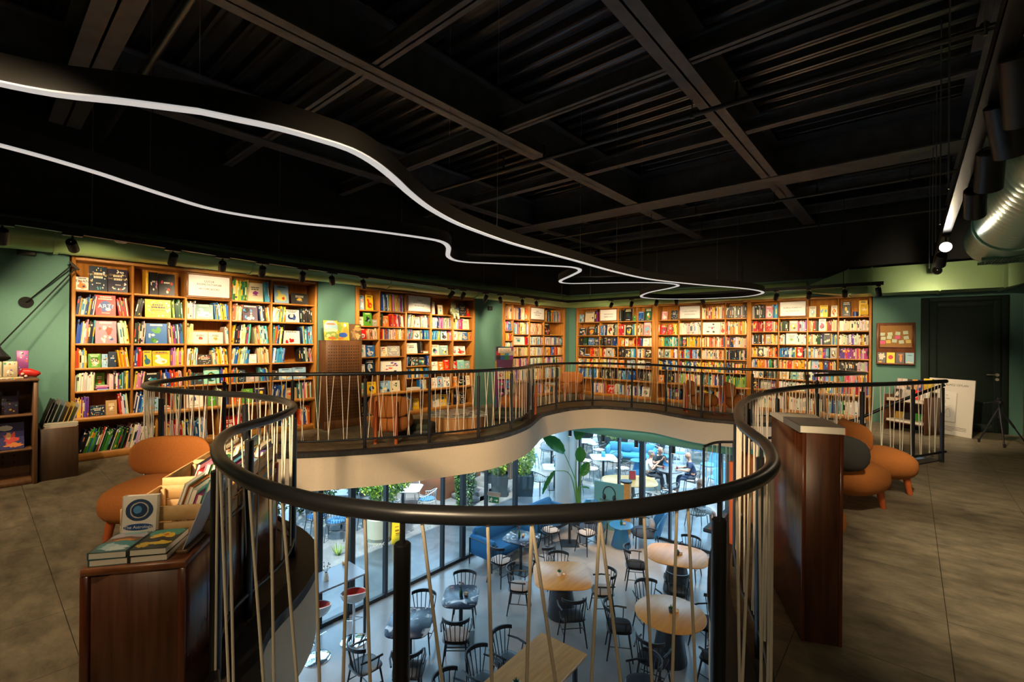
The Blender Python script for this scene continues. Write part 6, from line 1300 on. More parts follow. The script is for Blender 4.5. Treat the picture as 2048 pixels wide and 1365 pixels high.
for k in range(9): tip = p+Vector((rr.uniform(-.07, .07), rr.uniform(-.07, .07), rr.uniform(.2, .29))); m.col((.08, .06, .04)); m.cyl(p+Vector((0, 0, .12)), tip, .002, n=5); m.col((.16, .05, .05)); m.ball(tip, .01, 6, 4)
m.build('sprigs', leafm, t)
p = AT(688, 1130, BTZ); t = thing('menu_block', 'small wooden card block alone on the bar table', 'menu block', p, 'small wooden card blocks'); MB().bbox((p.x-.03, p.y-.02, p.z), (p.x+.03, p.y+.02, p.z+.06), .003).build('block', toak, t); MB().box((p.x+.0302, p.y-.014, p.z+.015), (p.x+.0306, p.y+.014, p.z+.05)).build('card', paper, t, 0)
p = FL(630, 1288); t = thing('floor_socket', 'small chrome floor box beside the left bar stool', 'floor box', p); MB().bbox((p.x-.06, p.y-.04, G+.0005), (p.x+.06, p.y+.04, G+.012), .004, None).build('frame', chrome, t); MB().box((p.x-.045, p.y-.028, G+.012), (p.x+.045, p.y+.028, G+.0135)).build('lid', blk, t, 0)
# planter with a bird-of-paradise plant
P0 = FL(1152, 1040); P0 = Vector((-6.98, 11.05, G)); t = thing('potted_plant', 'tall large leaved plant in a dark pot beside the column', 'plant', P0)
MB().lathe([(.02, 0), (.19, 0), (.25, .48), (.27, .50), (.27, .53), (.22, .53), (.21, .46), (.02, .46)], P0, 30).build('pot', mat('blue_black_pot', (.03, .045, .06), .5), t); MB().lathe([(.02, .46), (.212, .465), (.02, .47)], P0, 20).build('pebbles', mat('pebbles', (.4, .36, .3), .9, var=.4, scale=60), t)
grn_l = mat('bird_of_paradise_leaf', (.02, .17, .025), .35); stemm = mat('leaf_stalk_green', (.08, .22, .05), .5)
def bigleaf(base, bend, tip0, tip1, w_, up):
    base, tip0, tip1 = Vector(base), Vector(tip0), Vector(tip1)
    st_ = spline([base, bend, tip0], .08); sm = MB().tube(st_, [.022-.014*i/len(st_) for i in range(len(st_))], 8).build('stalk', stemm, t)
    d = (tip1-tip0); side = d.cross(Vector(up)).normalized(); nn = side.cross(d).normalized(); m = MB(); rows = []
    for i in range(13):
        u = i/12; ww = w_*math.sin(math.pi*min(1, u*.92+.06))**.7; c_ = tip0+d*u-Vector((0, 0, .10))*u*u*d.length
        rows.append([c_+side*ww*s+nn*abs(s)*ww*.28+nn*.012*math.sin(i*2.3+s*9) for s in (-1, -.5, 0, .5, 1)])
    rows = rows+[]
    m.loft([[Vector(p)+nn*.001 for p in r] for r in rows], None, False, False).loft([[Vector(p)-nn*.001 for p in r[::-1]] for r in rows], None, False, False)
    m.build('leaf', grn_l, sm, 60)
def PXD(px, py, dd): r_ = ray(px, py); return CAM+r_*dd
dz = (P0-CAM).dot(CF)
bigleaf(P0+Vector((0, 0, .46)), PXD(1152, 965, dz), PXD(1128, 906, dz), PXD(1086, 868, dz), .21, (.6, -.3, .5)); bigleaf(P0+Vector((.02, 0, .46)), PXD(1160, 975, dz), PXD(1161, 925, dz-.1), PXD(1160, 890, dz-.1), .15, (.65, -.75, .2))
bigleaf(P0+Vector((.03, .02, .46)), PXD(1160, 980, dz), PXD(1163, 952, dz-.2), PXD(1177, 922, dz-.2), .13, (.65, -.75, .3)); bigleaf(P0+Vector((-.03, 0, .46)), PXD(1140, 950, dz), PXD(1110, 942, dz), PXD(1085, 984, dz), .10, (-.6, .3, .6)); bigleaf(P0+Vector((.03, -.02, .46)), PXD(1158, 975, dz), PXD(1164, 975, dz-.1), PXD(1179, 976, dz-.1), .05, (.2, -.3, 1))
bigleaf(P0+Vector((0, 0, .46)), PXD(1151, 960, dz), PXD(1155, 880, dz), PXD(1162, 840, dz), .16, (.65, -.75, .2))
# glass information counter with headphones motif
q0 = Vector((-6.62, 11.28, G)); q1 = Vector((-5.80, 11.42, G)); qd = (q1-q0).normalized(); t = thing('counter_screen', 'teal glass counter screen with a headphones drawing near the window', 'sign', q0); Mq = face(q0, qd, (0, 0, 1)); wq = (q1-q0).length
tg = mat('teal_printed_glass', (.13, .33, .33), .25); MB().bbox((0, 0, .02), (wq, 1.28, .045), .006, Mq).build('glass_panel', tg, t); MB().bbox((wq+.002, 0, -.12), (wq+.16, 1.36, .06), .01, Mq).build('wood_post', toak, t)
m = MB(); hc = (wq*.52, .98); m.tube([Mq @ Vector((hc[0]+.17*math.cos(a), hc[1]+.20*math.sin(a), .05)) for a in np.linspace(-.25, math.pi+.25, 20)], .014, 8)
for s in (-1, 1): m.ball(Mq @ Vector((hc[0]+s*.14, hc[1]-.10, .05)), (.05, .04, .085), 12, 8)
m.build('headphones_motif', blk, t); text('INSPERA', .10, Mq @ Matrix.Translation((wq*.42, .78, .047)), 'lettering', inkm, t)
MB().lathe([(.01, 1.362), (.16, 1.362), (.165, 1.385), (.15, 1.40), (.01, 1.40)], q0+qd*(wq+.05), 26).build('tray', blk, t)
# exit sign
p = PXD(988, 1000, 9.6); e = thing('exit_sign', 'green running man exit sign hanging in front of the glass', 'sign', p); ex = (RH_*.93-FH_*.37).normalized(); Mx_ = face(p, ex, (0, 0, 1))
MB().bbox((-.125, -.075, -.01), (.125, .075, .01), .004, Mx_).build('panel', mat('exit_white', (.6, .65, .6), .4), e); MB().box((-.115, -.065, .0102), (.115, .065, .0115), Mx_).build('green_face', mat('exit_green', (.01, .13, .05), .4), e, 0)
MB().bbox((-.14, .08, -.03), (.14, .15, .03), .004, Mx_).build('housing', mat('exit_housing', (.35, .28, .22), .5), e)
m = MB(); PT = lambda a, b: Mx_ @ Vector((a, b, .0125))
m.ball(PT(-.05, .035), .011, 10, 6); 
for ps in ([(-.055, .02), (-.065, -.01)], [(-.065, -.01), (-.045, -.025), (-.06, -.045)], [(-.065, -.01), (-.085, -.025), (-.10, -.03)], [(-.055, .02), (-.035, .01), (-.03, -.005)], [(-.055, .018), (-.078, .012), (-.085, .0)], [(.015, -.005), (.085, -.005)], [(.065, .012), (.085, -.005), (.065, -.022)]): m.tube([PT(*q) for q in ps], .0065, 6)
m.build('running_man', mat('exit_pictogram', (.75, .8, .75), .4), e)
for s in (-.11, .11): MB().cyl(Mx_ @ Vector((s, .15, 0)), Vector((p.x+ex.x*s, p.y+ex.y*s, -.5)), .003, n=5).build('hanger', blk, e)
# white door-safety arrows on the glass
for y0, nm, xs in ((4.95, 'left', 6), (6.2, 'middle', 5)):
    t = thing('glass_decal', 'row of small white arrow decals on the %s glass pane' % nm, 'decal', (GA+.008, y0, -2.55), 'white arrow decals on the glass')
    for k in range(xs): MB().tube([(GA+.008, y0+.075*k+.03, -2.5), (GA+.008, y0+.075*k, -2.53), (GA+.008, y0+.075*k+.03, -2.56)], .006, 5).build('arrow', mat('white_decal', (.8, .8, .8), .5), t)
# ------------------------------------------------------------------ patio beyond the glass
GP = G-.02
LG = [(.05, .14, .025), (.09, .22, .04), (.03, .09, .02), (.14, .28, .05)]; LY = [(.30, .42, .03), (.42, .48, .05), (.16, .30, .03), (.5, .5, .1)]; LD = [(.02, .06, .02), (.05, .09, .03), (.10, .10, .04), (.03, .05, .015)]; LGY = [(.16, .24, .14), (.25, .33, .2), (.1, .18, .09)]
def foliage(mb, c, r, n, cols, sz, rr, shell=.55):
    for k in range(n):
        z = rr.uniform(-1, 1); a = rr.uniform(0, 6.2832); q = math.sqrt(1-z*z); rad = rr.uniform(shell, 1)**.6*(1+.12*math.sin(a*5+z*7))
        p = Vector((c[0]+r[0]*q*math.cos(a)*rad, c[1]+r[1]*q*math.sin(a)*rad, c[2]+r[2]*z*rad))
        d = Vector((rr.uniform(-1, 1), rr.uniform(-1, 1), rr.uniform(-.6, 1))).normalized(); s = d.cross(Vector((rr.uniform(-1, 1), rr.uniform(-1, 1), .3))).normalized(); L_ = sz*rr.uniform(.6, 1.3)
        mb.col(rr.choice(cols)); mb.add([p-d*L_, p+s*L_*.42, p+d*L_, p-s*L_*.42], [(0, 1, 2, 3)])
    return mb
barkm = mat('bark', (.08, .055, .035), .9, var=.3)
def plant(name, label, c, r, n, cols, sz, group=None, trunk=True, planter=None, cat='shrub', seed=1):
    rr = random.Random(seed); base = Vector((c[0], c[1], GP)); t = thing(name, label, cat, base, group)
    foliage(MB(), c, r, n, cols, sz, rr).build('foliage', leafm, t, 0)
    z0 = GP
    if planter:
        w_, d_, h_, pm = planter; z0 = GP+h_*.9; M_ = Rz(R(40.66), (c[0], c[1], GP)); MB().loft([[M_ @ Vector((sx*w_*k, sy*d_*k, zz)) for sx, sy in ((-1, -1), (1, -1), (1, 1), (-1, 1))] for k, zz in ((.86, 0), (1, h_), (.93, h_), (.9, h_*.85))]).build('planter', pm, t, 20)
    if trunk:
        m = MB()
        for k in range(3): m.tube([(c[0]+.03*(k-1), c[1], z0), (c[0]+.07*(k-1), c[1]+.03*k, c[2]-r[2]*.3), (c[0]+.2*(k-1)*r[0], c[1]+.1*k*r[1], c[2]+r[2]*.4)], [.03, .022, .01], 6)
        m.build('trunk', barkm, t)
    return t
pdark = mat('planter_dark', (.035, .045, .05), .5)
for k, (x, y) in enumerate(((-13.2, 3.4), (-13.5, 5.1), (-13.8, 6.8), (-14.0, 8.6))):
    plant('hedge', 'dark speckled hedge beyond the glass, %s from left' % NTH[k], (x, y, GP+1.2), (.75, .82, 1.35), 2600, LD+LG[:2], .075, 'dark hedge shrubs', True, None, 'hedge', 20+k)
pp = FL(758, 1080); pt = thing('potted_tree', 'small bright green tree in a beige cylinder pot beyond the glass', 'tree', (pp.x, pp.y, GP))
MB().lathe([(.02, 0), (.27, 0), (.27, .12), (.30, .13), (.31, .60), (.28, .60), (.27, .52), (.02, .52)], (pp.x, pp.y, GP), 30).build('pot', mat('beige_pot', (.45, .40, .28), .7), pt); MB().tube([(pp.x, pp.y, GP+.5), (pp.x+.02, pp.y, GP+1.1), (pp.x-.05, pp.y+.1, GP+1.9)], [.03, .025, .015], 8).build('trunk', barkm, pt)
foliage(MB(), (pp.x-.15, pp.y+.25, GP+1.55), (.62, .62, .6), 2600, LY[:3]+LG[1:2], .06, random.Random(9)).build('foliage', leafm, pt, 0)
# yellow wet-floor sign
p = FL(791, 1080); ws = thing('caution_sign', 'yellow folding wet floor caution sign beyond the glass', 'sign', p); ym = mat('caution_yellow', (.75, .46, .01), .45); Mw = face((p.x, p.y, GP), (RH_*.8+FH_*.5), (0, 0, 1))
for s in (-1, 1): MB().loft([[Mw @ Vector((x, 0, s*.17+q)) for x, q in ((-.16, -.012), (.16, -.012), (.16, .012), (-.16, .012))], [Mw @ Vector((x, .64, s*.015+q)) for x, q in ((-.09, -.012), (.09, -.012), (.09, .012), (-.09, .012))]]).build('panel', ym, ws)
m = MB()
for k in range(5): m.box((-.05, .22+.07*k, .0), (.05, .25+.07*k, .003), Mw @ Matrix.Translation((0, 0, .15-.06*k/2)))
m.build('printed_warning', mat('caution_orange', (.5, .16, .01), .6), ws)
# rattan chairs
ratm = mat('dark_rattan', (.05, .05, .055), .6); alum = mat('light_rattan', (.42, .41, .40), .6); cbl = fabric('patio_blue_cushion', (.05, .17, .34), 120); cwh = fabric('patio_white_cushion', (.62, .58, .52), 120)
def rattan(frame_, cush):
    t = thing('rattan_chair', 'rattan', 'chair')
    for sx in (-1, 1):
        for sy in (-1, 1): MB().tube([(sx*.20, sy*.19-.01, .44), (sx*.24, sy*.24, 0)], .012, 6).build('leg', frame_, t)
    MB().tube([(.25*math.cos(a), .25*math.sin(a), .44) for a in np.linspace(0, 6.2832, 21)], .013, 6).build('seat_ring', frame_, t); MB().sup((0, -.01, .475), (.235, .235, .035), 2.6, 22, 6).build('cushion', cush, t, 60)
    arc = [(.29*math.cos(a), .29*math.sin(a)*.95, .60+.16*max(0, math.sin(a))) for a in np.linspace(-.55, math.pi+.55, 22)]; MB().tube(arc, .014, 8).build('top_rail', frame_, t)
    m = MB(); n = 17
    for k in range(n):
        a = -.45+(math.pi+.9)*k/(n-1); tp = (.29*math.cos(a), .29*math.sin(a)*.95, .60+.16*max(0, math.sin(a)))
        for da in (-.14, .14): m.cyl((.25*math.cos(a+da), .25*math.sin(a+da), .45), tp, .0045, n=5)
    m.build('woven_back', frame_, t); return t
RP = {}
def rchair(label, p, to, kind='b', grp='rattan patio chairs'):
    d = Vector((to[0]-p[0], to[1]-p[1], 0)); rz = yaw_of(d.x, d.y)
    if kind not in RP:
        o = RP[kind] = rattan({'b': ratm, 'w': ratm, 'l': alum}[kind], {'b': cbl, 'w': cwh, 'l': cbl}[kind]); o.location = (p[0], p[1], GP); o.rotation_euler = (0, 0, rz); o['label'] = label; o['group'] = grp; return o
    return dup(RP[kind], (p[0], p[1], GP), rz, label, grp)
wtop = mat('white_table_laminate', (.62, .62, .62), .3); gtop = mat('blue_grey_table_top', (.34, .44, .52), .3)
def ptable(label, c, r, e, m_, rot=yw, base='stem', h=.75):
    t = thing('patio_table', label, 'table', (c[0], c[1], GP), 'patio tables'); M_ = Rz(rot, (c[0], c[1], 0)); round_sq(0, 0, r, e, GP+h, .028, M_).build('tabletop', m_, t)
    MB().bbox((-.25, -.25, GP+.001), (.25, .25, GP+.018), .004, M_).build('base', tbl_dark, t); MB().cyl((c[0], c[1], GP+.015), (c[0], c[1], GP+h-.028), .045 if base == 'stem' else .16, n=14).build('stem', tbl_dark, t); return t
c = (-11.75, 6.62); ptable('dark patio table behind the blue cushioned chairs at left', c, (.38, .38), 6, tbl_dark)
rchair('blue cushioned rattan chair left of two beyond the left glass', (-11.85, 5.95), c); rchair('blue cushioned rattan chair right of two beyond the left glass', (-11.2, 6.15), c); rchair('blue cushioned rattan chair at the right behind the glass mullion', (-11.2, 7.1), c)
c = AT(806, 976, GP+.75).xy; ptable('white patio table with three pale rattan chairs and a blue menu card', c, (.55, .40), 8, wtop, yw)
for lb, a, d in (('right', -.15, .75), ('near left', -1.9, .72), ('far', 1.5, .75)): rchair('pale rattan chair on the %s side of the white patio table' % lb, near(c, a, d), c, 'l')
t = thing('menu_stand', 'small blue menu card standing on the white patio table', 'menu card', (c[0], c[1], GP+.75)); MB().bbox((c[0]-.05, c[1]-.03, GP+.751), (c[0]+.07, c[1]+.0, GP+.93), .003).build('card', mat('menu_blue', (.06, .28, .5), .4), t); MB().box((c[0]-.03, c[1]-.0308, GP+.77), (c[0]+.05, c[1]-.0302, GP+.82)).build('printed_panel', mat('menu_red', (.5, .08, .06), .4), t, 0)
# terracotta wall, wooden wall, white slab
tw_ = thing('garden_wall', 'terracotta clad garden wall block beyond the glass', 'wall', (-12.6, 11.0, GP)); MB().bbox((-14.6, 9.78, GP), (-11.35, 11.6, GP+1.75), .01).build('cladding', mat('terracotta_panel', (.42, .13, .05), .6, var=.08, scale=4), tw_)
m = MB()
for x in (-13.5, -12.4): m.box((x-.006, 9.775, GP), (x+.006, 9.781, GP+1.75))
m.box((-11.351, 10.6, GP), (-11.345, 10.612, GP+1.75)).box((-14.6, 9.775, GP+1.1), (-11.35, 9.781, GP+1.112)); m.build('joint_lines', mat('joint_pale', (.6, .4, .3), .7), tw_, 0)
st2 = thing('garden_steps', 'pale stone steps beside the terracotta wall', 'steps', (-10.9, 11.4, GP))
for k in range(3): MB().bbox((-11.3, 10.2+.4*k, GP), (-10.4, 11.6, GP+.15*(k+1)), .006).build('step', pav, st2)
fw = thing('garden_wall', 'brown timber clad wall behind the cypress shrubs', 'wall', (-12.5, 13.2, GP)); MB().bbox((-14.6, 13.0, GP), (-11.2, 13.4, GP+2.6), .01).build('cladding', woodmat('timber_cladding', (.14, .075, .04), (.24, .14, .08), 'Z', 3, .6), fw)
for k, (px, py, r_, h_) in enumerate(((918, 1012, .13, 1.0), (940, 1012, .22, 1.5))):
    p = FL(px, py); plant('cypress', ['thin bright', 'tall blue green'][k]+' columnar cypress beyond the glass', (p.x, p.y, GP+h_), (r_, r_, h_), 1500, [LG, LGY+LG][k], .05, 'cypress shrubs', True, None, 'shrub', 40+k)
for k, (x, y, l) in enumerate(((-10.45, 11.5, 'left'), (-9.85, 12.1, 'right'))):
    plant('planter_shrub', 'yellow green shrub in a dark planter, %s one of two beside the column' % l, (x, y, GP+1.25), (.40, .38, .62), 2200, LY, .055, 'yellow green planter shrubs', True, (.36, .34, .68, pdark), 'shrub', 50+k)
c = (-9.4, 13.3); ptable('white square patio table seen left of the column', c, (.42, .42), 8, wtop); centre('bottle of flowers on the white square patio table', c, .73, 'flower')
for lb, a, d in (('near left', -2.4, .75), ('far right', .6, .72), ('near right', -.7, .78)): rchair('white cushioned rattan chair on the %s of the square patio table' % lb, near(c, a, d), c, 'w')
c = (-11.2, 15.6); ptable('far dark round patio table beyond the square white one', c, (.5, .5), 2, tbl_dark)
for k, a in enumerate((0.2, 1.7, 3.4, 5.0)): rchair('blue cushioned rattan chair, %s around the far dark round patio table' % NTH[k], near(c, a, .85), c)
# zone beyond the glass B
c = AT(1259, 962, GP+.75).xy; c = (c[0], c[1]); ptable('large oak patio table with a red menu stand just beyond the glass', c, (.85, .62), 3.2, toak, yw-.1, 'drum')
for lb, a, d, kd in (('near middle', -1.45, .95, 'w'), ('near right', -.75, 1.1, 'w'), ('right', -.2, 1.2, 'w'), ('far', 1.4, .95, 'w')): rchair('white cushioned rattan chair on the %s side of the large oak patio table' % lb, near(c, a, d), c, kd)
t = thing('menu_stand', 'red menu stand on the large oak patio table', 'menu card', (c[0], c[1]+.1, GP+.75)); Mr_ = Rz(yw, (c[0]+.02, c[1]+.15, GP+.751)); MB().bbox((-.11, -.02, 0), (.11, .02, .30), .004, Mr_).build('card', mat('menu_stand_grey', (.2, .2, .2), .4), t); MB().box((-.095, -.0215, .03), (.095, -.0205, .28), Mr_).build('red_print', mat('menu_red_print', (.45, .04, .05), .4), t, 0)
for k, (c, l) in enumerate((((-8.85, 15.7), 'nearer'), ((-11.0, 17.7), 'farther'))):
    ptable('%s blue grey square table right of the column outside' % l, c, (.48, .48), 7, gtop)
    for j, a in enumerate((-2.3, -.7, .8, 2.4)): rchair('white cushioned rattan chair, %s around the %s blue grey table' % (NTH[j], l), near(c, a, .82), c, 'w')
t = thing('menu_stand', 'blue menu card on the nearer blue grey outdoor table', 'menu card', (-8.85, 15.7, GP+.75)); MB().bbox((-8.93, 15.68, GP+.751), (-8.79, 15.74, GP+.95), .003, None).build('card', mat('menu_blue', (.06, .28, .5), .4), t)
osf = fabric('outdoor_sofa_blue', (.03, .18, .30), 120); sofa('outdoor blue sofa with cushions before the yellow shrubs', (-9.0, 18.3, GP), 1.9, yaw_of(.35, -.94), osf)
t = thing('cushion', 'blue square cushion propped on the outdoor sofa', 'cushion', (-9.2, 18.3, GP+.43)); MB().sup((0, 0, 0), (.2, .07, .2), 3.5, 20, 8, Rz(.4, (-9.2, 18.33, GP+.62)), 3).build('cover', osf, t, 60)
conetable('blue cone table outside in front of the outdoor sofa', (-8.05, 17.0), 'blue cone tables', GP); conetable('blue cone table outside right of the outdoor sofa', (-7.6, 18.4), 'blue cone tables', GP)
c = (-8.0, 20.3); ptable('far grey round patio table near the lower ceiling edge', c, (.75, .75), 2, mat('grey_stone_top', (.32, .32, .32), .4))
for k, a in enumerate((-2.6, -1.6, -.5, .6, 2.2)): rchair('pale rattan chair, %s around the far grey round table' % NTH[k], near(c, a, 1.05), c, 'l')
p = near(c, -.5, 1.0); t = thing('handbag', 'tan leather bag standing on a far patio chair', 'bag', (p[0], p[1], GP+.51)); MB().sup((p[0], p[1], GP+.69), (.16, .08, .18), 4, 20, 8, None, 4).build('body', mat('tan_leather', (.4, .16, .05), .5), t, 60); MB().tube([(p[0]-.1, p[1], GP+.84), (p[0]-.06, p[1], GP+.98), (p[0]+.06, p[1], GP+.98), (p[0]+.1, p[1], GP+.84)], .012, 6).build('handle', mat('tan_leather', (.4, .16, .05), .5), t)
bch = fabric('patio_blue_shell', (.07, .24, .48), 100)
for k, (x, y, dx, dy) in enumerate(((-5.9, 18.6, -.6, -.6), (-5.1, 17.0, -.3, -.9), (-4.6, 16.2, .6, -.5), (-4.4, 17.6, -.3, -.9), (-3.8, 16.6, -.6, .3))):
    t = thing('patio_armchair', 'blue shell patio armchair at right beyond the glass, %s from left' % NTH[k], 'armchair', (0, 0, 0), 'blue shell patio armchairs')
    MB().sup((0, 0, .42), (.28, .28, .07), 2.6, 22, 8).build('seat', bch, t, 60); m = MB(); outer = [[((.32 if s == 0 else .28)*math.sin(a), (.32 if s == 0 else .27)*math.cos(a)+(zz-.4)*.3, zz) for s in (0, 1) for a in (np.linspace(-1.2, 1.2, 10) if s == 0 else np.linspace(1.2, -1.2, 10))] for zz in (.38, .55, .72, .9)]; m.loft(outer).build('shell', bch, t, 60)
    for sx in (-1, 1):
        for sy in (-1, 1): MB().tube([(sx*.2, sy*.2, .38), (sx*.24, sy*.24, 0)], .015, 6).build('leg', bch, t)
    t.location = (x, y, GP); t.rotation_euler = (0, 0, yaw_of(dx, dy))
for k, (x, y, r_, cols, l) in enumerate(((-10.9, 20.2, (.9, .8, .9), LY, 'yellow green shrub in the dark planter behind the outdoor sofa'), (-12.9, 20.4, (.9, .8, 1.0), LGY+LG, 'grey green shrub left of the yellow one behind the sofa'), (-9.6, 21.6, (.9, .8, 1.0), LY+LG, 'green and yellow shrub right of the outdoor sofa'))):
    plant('planter_shrub', l, (x, y, GP+1.3), r_, 3000, cols, .075, 'shrubs behind the outdoor sofa', True, (.7, .3, .6, pdark), 'shrub', 60+k)
for k, (x, y) in enumerate(((-7.9, 23.6), (-6.3, 23.4), (-4.6, 23.0))): plant('shrub', 'low dark green shrub along the far patio bed, %s from left' % NTH[k], (x, y, GP+.45), (.72, .6, .6), 1800, LG+LD[:2], .08, 'far bed shrubs', True, None, 'shrub', 70+k)
for k, (x, y, r_) in enumerate(((-16.5, 13.2, (1.2, 2.0, 2.2)), (-16.2, 17.6, (1.3, 2.0, 2.4)), (-14.8, 22.2, (1.7, 1.5, 2.4)), (-11.6, 25.4, (1.7, 1.2, 2.5)), (-7.9, 26.4, (1.7, 1.2, 2.5)), (-4.2, 26.4, (1.7, 1.2, 2.5)), (-14.6, .3, (1.0, 2.0, 2.4)))):
    plant('tall_shrub', 'tall %s shrub bounding the patio, %s in the far row' % (['green', 'grey green'][k % 2], NTH[k]), (x, y, GP+r_[2]*.9), r_, 4200, (LGY+LG if k % 2 else LG+LY[2:3]), .10, 'tall boundary shrubs', True, None, 'shrub', 80+k)
for k, (x, y, z, r_) in enumerate(((-12.2, 5.0, 2.2, 2.2), (-9.95, 19.15, 2.6, 2.1), (-4.6, 19.8, 2.4, 2.0), (-12.9, 14.0, 2.4, 2.0))):
    plant('patio_tree', 'tall patio tree shading the terrace, %s from left' % NTH[k], (x, y, z), (r_, r_, 1.3), 1500, LG, .16, 'patio trees', True, None, 'tree', 120+k)
t = thing('grass_tuft', 'tuft of feathery grass beside the glass at left', 'grass', FL(676, 1108)); m = MB(); rr = random.Random(6); q = FL(676, 1108)
for k in range(90): a = rr.uniform(0, 6.28); l = rr.uniform(.1, .3); m.col(rr.choice(LG+LY)); m.add([(q.x+.05*math.cos(a), q.y+.05*math.sin(a), GP), (q.x+.05*math.cos(a+.3), q.y+.05*math.sin(a+.3), GP), (q.x+(.05+l*.6)*math.cos(a), q.y+(.05+l*.6)*math.sin(a), GP+l)], [(0, 1, 2)])
m.build('blades', leafm, t, 0)
plant('shrub', 'variegated shrub hugging the fascia at the left end of the glass', (-9.6, 3.9, GP+.4), (.45, .6, .5), 1500, LG+[(.5, .5, .35), (.4, .2, .15)], .07, None, True, None, 'shrub', 99)
# ------------------------------------------------------------------ people at the patio tables
skinm = mat('skin', (.42, .20, .125), .5)
def skinmesh(verts, edges, rad, root=0, sub=2):
    me = bpy.data.meshes.new('sk'); me.from_pydata(verts, edges, []); o = bpy.data.objects.new('sk', me); COL.objects.link(o)
    md = o.modifiers.new('s', 'SKIN'); md.use_smooth_shade = True
    lay = me.skin_vertices[0].data
    for i, r in enumerate(rad): lay[i].radius = (r, r) if not isinstance(r, tuple) else r; lay[i].use_root = (i == root)
    sm = o.modifiers.new('d', 'SUBSURF'); sm.levels = sub; sm.render_levels = sub
    dg = bpy.context.evaluated_depsgraph_get(); m2 = bpy.data.meshes.new_from_object(o.evaluated_get(dg)); bpy.data.objects.remove(o)
    mb = MB(); mb.v = [tuple(v.co) for v in m2.vertices]; mb.f = [list(p.vertices) for p in m2.polygons]; mb.c = [(0, 0, 0)]*len(mb.f); mb.m = [0]*len(mb.f); bpy.data.meshes.remove(m2); return mb
def person(label, pos, d, arms, shirt, trousers, hair, shorts=False, lean=0.06, hz=.0):
    """seated figure: local -y is forward, z from the ground"""
    V = dict(pel=(0, .02, .56), bel=(0, .05, .72), che=(0, .04-lean, .95), nek=(0, .02-lean, 1.09), nk2=(0, -.005-lean, 1.15), hed=(0, -.02-lean, 1.25), top=(0, -.01-lean, 1.33))
    Rd = dict(pel=(.16, .13), bel=(.15, .115), che=(.17, .115), nek=.062, nk2=.058, hed=(.082, .10), top=(.065, .078))
    Ed = [('pel', 'bel'), ('bel', 'che'), ('che', 'nek'), ('nek', 'nk2'), ('nk2', 'hed'), ('hed', 'top')]
    for s, S_ in ((-1, 'L'), (1, 'R')):
        el, wr, hd = arms[S_]
        V.update({'sh'+S_: (s*.17, .03-lean, 1.02), 'el'+S_: el, 'wr'+S_: wr, 'hp'+S_: (s*.09, -.04, .54), 'kn'+S_: (s*.12, -.44, .50), 'an'+S_: (s*.12, -.46, .10), 'to'+S_: (s*.13, -.60, .045)})
        Rd.update({'sh'+S_: .065, 'el'+S_: .043, 'wr'+S_: .028, 'hp'+S_: .095, 'kn'+S_: .062, 'an'+S_: .038, 'to'+S_: .032})
        Ed += [('che', 'sh'+S_), ('sh'+S_, 'el'+S_), ('el'+S_, 'wr'+S_), ('pel', 'hp'+S_), ('hp'+S_, 'kn'+S_), ('kn'+S_, 'an'+S_), ('an'+S_, 'to'+S_)]
        w_, h_ = Vector(wr), Vector(hd); f = (h_-w_).normalized(); sd = f.cross(Vector((0, 0, 1)));  sd = sd.normalized() if sd.length > .05 else Vector((1, 0, 0)); up = sd.cross(f)
        V['pa'+S_] = tuple(w_+f*.07); Rd['pa'+S_] = (.026, .016) ; Ed.append(('wr'+S_, 'pa'+S_))
        for k in range(5):
            if k == 0: b0, b1 = w_+f*.045+sd*s*-.032, w_+f*.085+sd*s*-.05-up*.01
            else: b0 = w_+f*(.10+.012*(2.5-abs(k-2.5)))+sd*(.016*(k-2.5)); b1 = b0+f*(.03+.008*(2.5-abs(k-2.5)))-up*.03
            V['f%d%s' % (k, S_)] = tuple(b0); V['g%d%s' % (k, S_)] = tuple(b1); Rd['f%d%s' % (k, S_)] = .0095; Rd['g%d%s' % (k, S_)] = .008
            Ed += [('wr'+S_ if k == 0 else 'pa'+S_, 'f%d%s' % (k, S_)), ('f%d%s' % (k, S_), 'g%d%s' % (k, S_))]
    names = list(V); ix = {n: i for i, n in enumerate(names)}
    t = thing('person', label, 'person', (0, 0, 0), 'people sitting at the patio tables')
    body = skinmesh([V[n] for n in names], [(ix[a], ix[b]) for a, b in Ed], [Rd[n] for n in names], 0, 1)
    hc = Vector(V['hed']); body.ball(hc+Vector((0, -.012, .018)), (.078, .097, .112), 18, 12)
    body.loft([[hc+Vector((x, y, z)) for x, y, z in r] for r in ([(-.012, -.09, .035), (.012, -.09, .035), (.008, -.085, .045), (-.008, -.085, .045)], [(-.017, -.122, .0), (.017, -.122, .0), (.01, -.115, .02), (-.01, -.115, .02)], [(-.014, -.10, -.012), (.014, -.10, -.012), (.014, -.09, .0), (-.014, -.09, .0)])])
    for s in (-1, 1): body.ball(hc+Vector((s*.082, .0, .015)), (.014, .026, .034), 10, 6)
    bo = body.build('body', skinm, t, 70)
    for s in (-1, 1): MB().ball(hc+Vector((s*.032, -.096, .03)), (.012, .010, .008), 8, 6).build('eye', mat('eye_dark', (.03, .02, .015), .3), t)
    MB().sup(tuple(hc+Vector((0, -.102, -.045))), (.026, .008, .007), 2, 12, 6).build('mouth', mat('lips', (.35, .12, .09), .5), t)
    def sub(keys, k, mt, nm, extra=None):
        ks = [n for n in keys]; j = {n: i for i, n in enumerate(ks)}; vv = [(extra or {}).get(n, V.get(n)) for n in ks]
        rr_ = [tuple(q*k for q in Rd[n]) if isinstance(Rd.get(n, .06), tuple) else Rd.get(n, .06)*k for n in ks]
        skinmesh(vv, [(j[a], j[b]) for a, b in EX if a in j and b in j], rr_, 0, 1).build(nm, mt, t, 70)
    up_ = {}
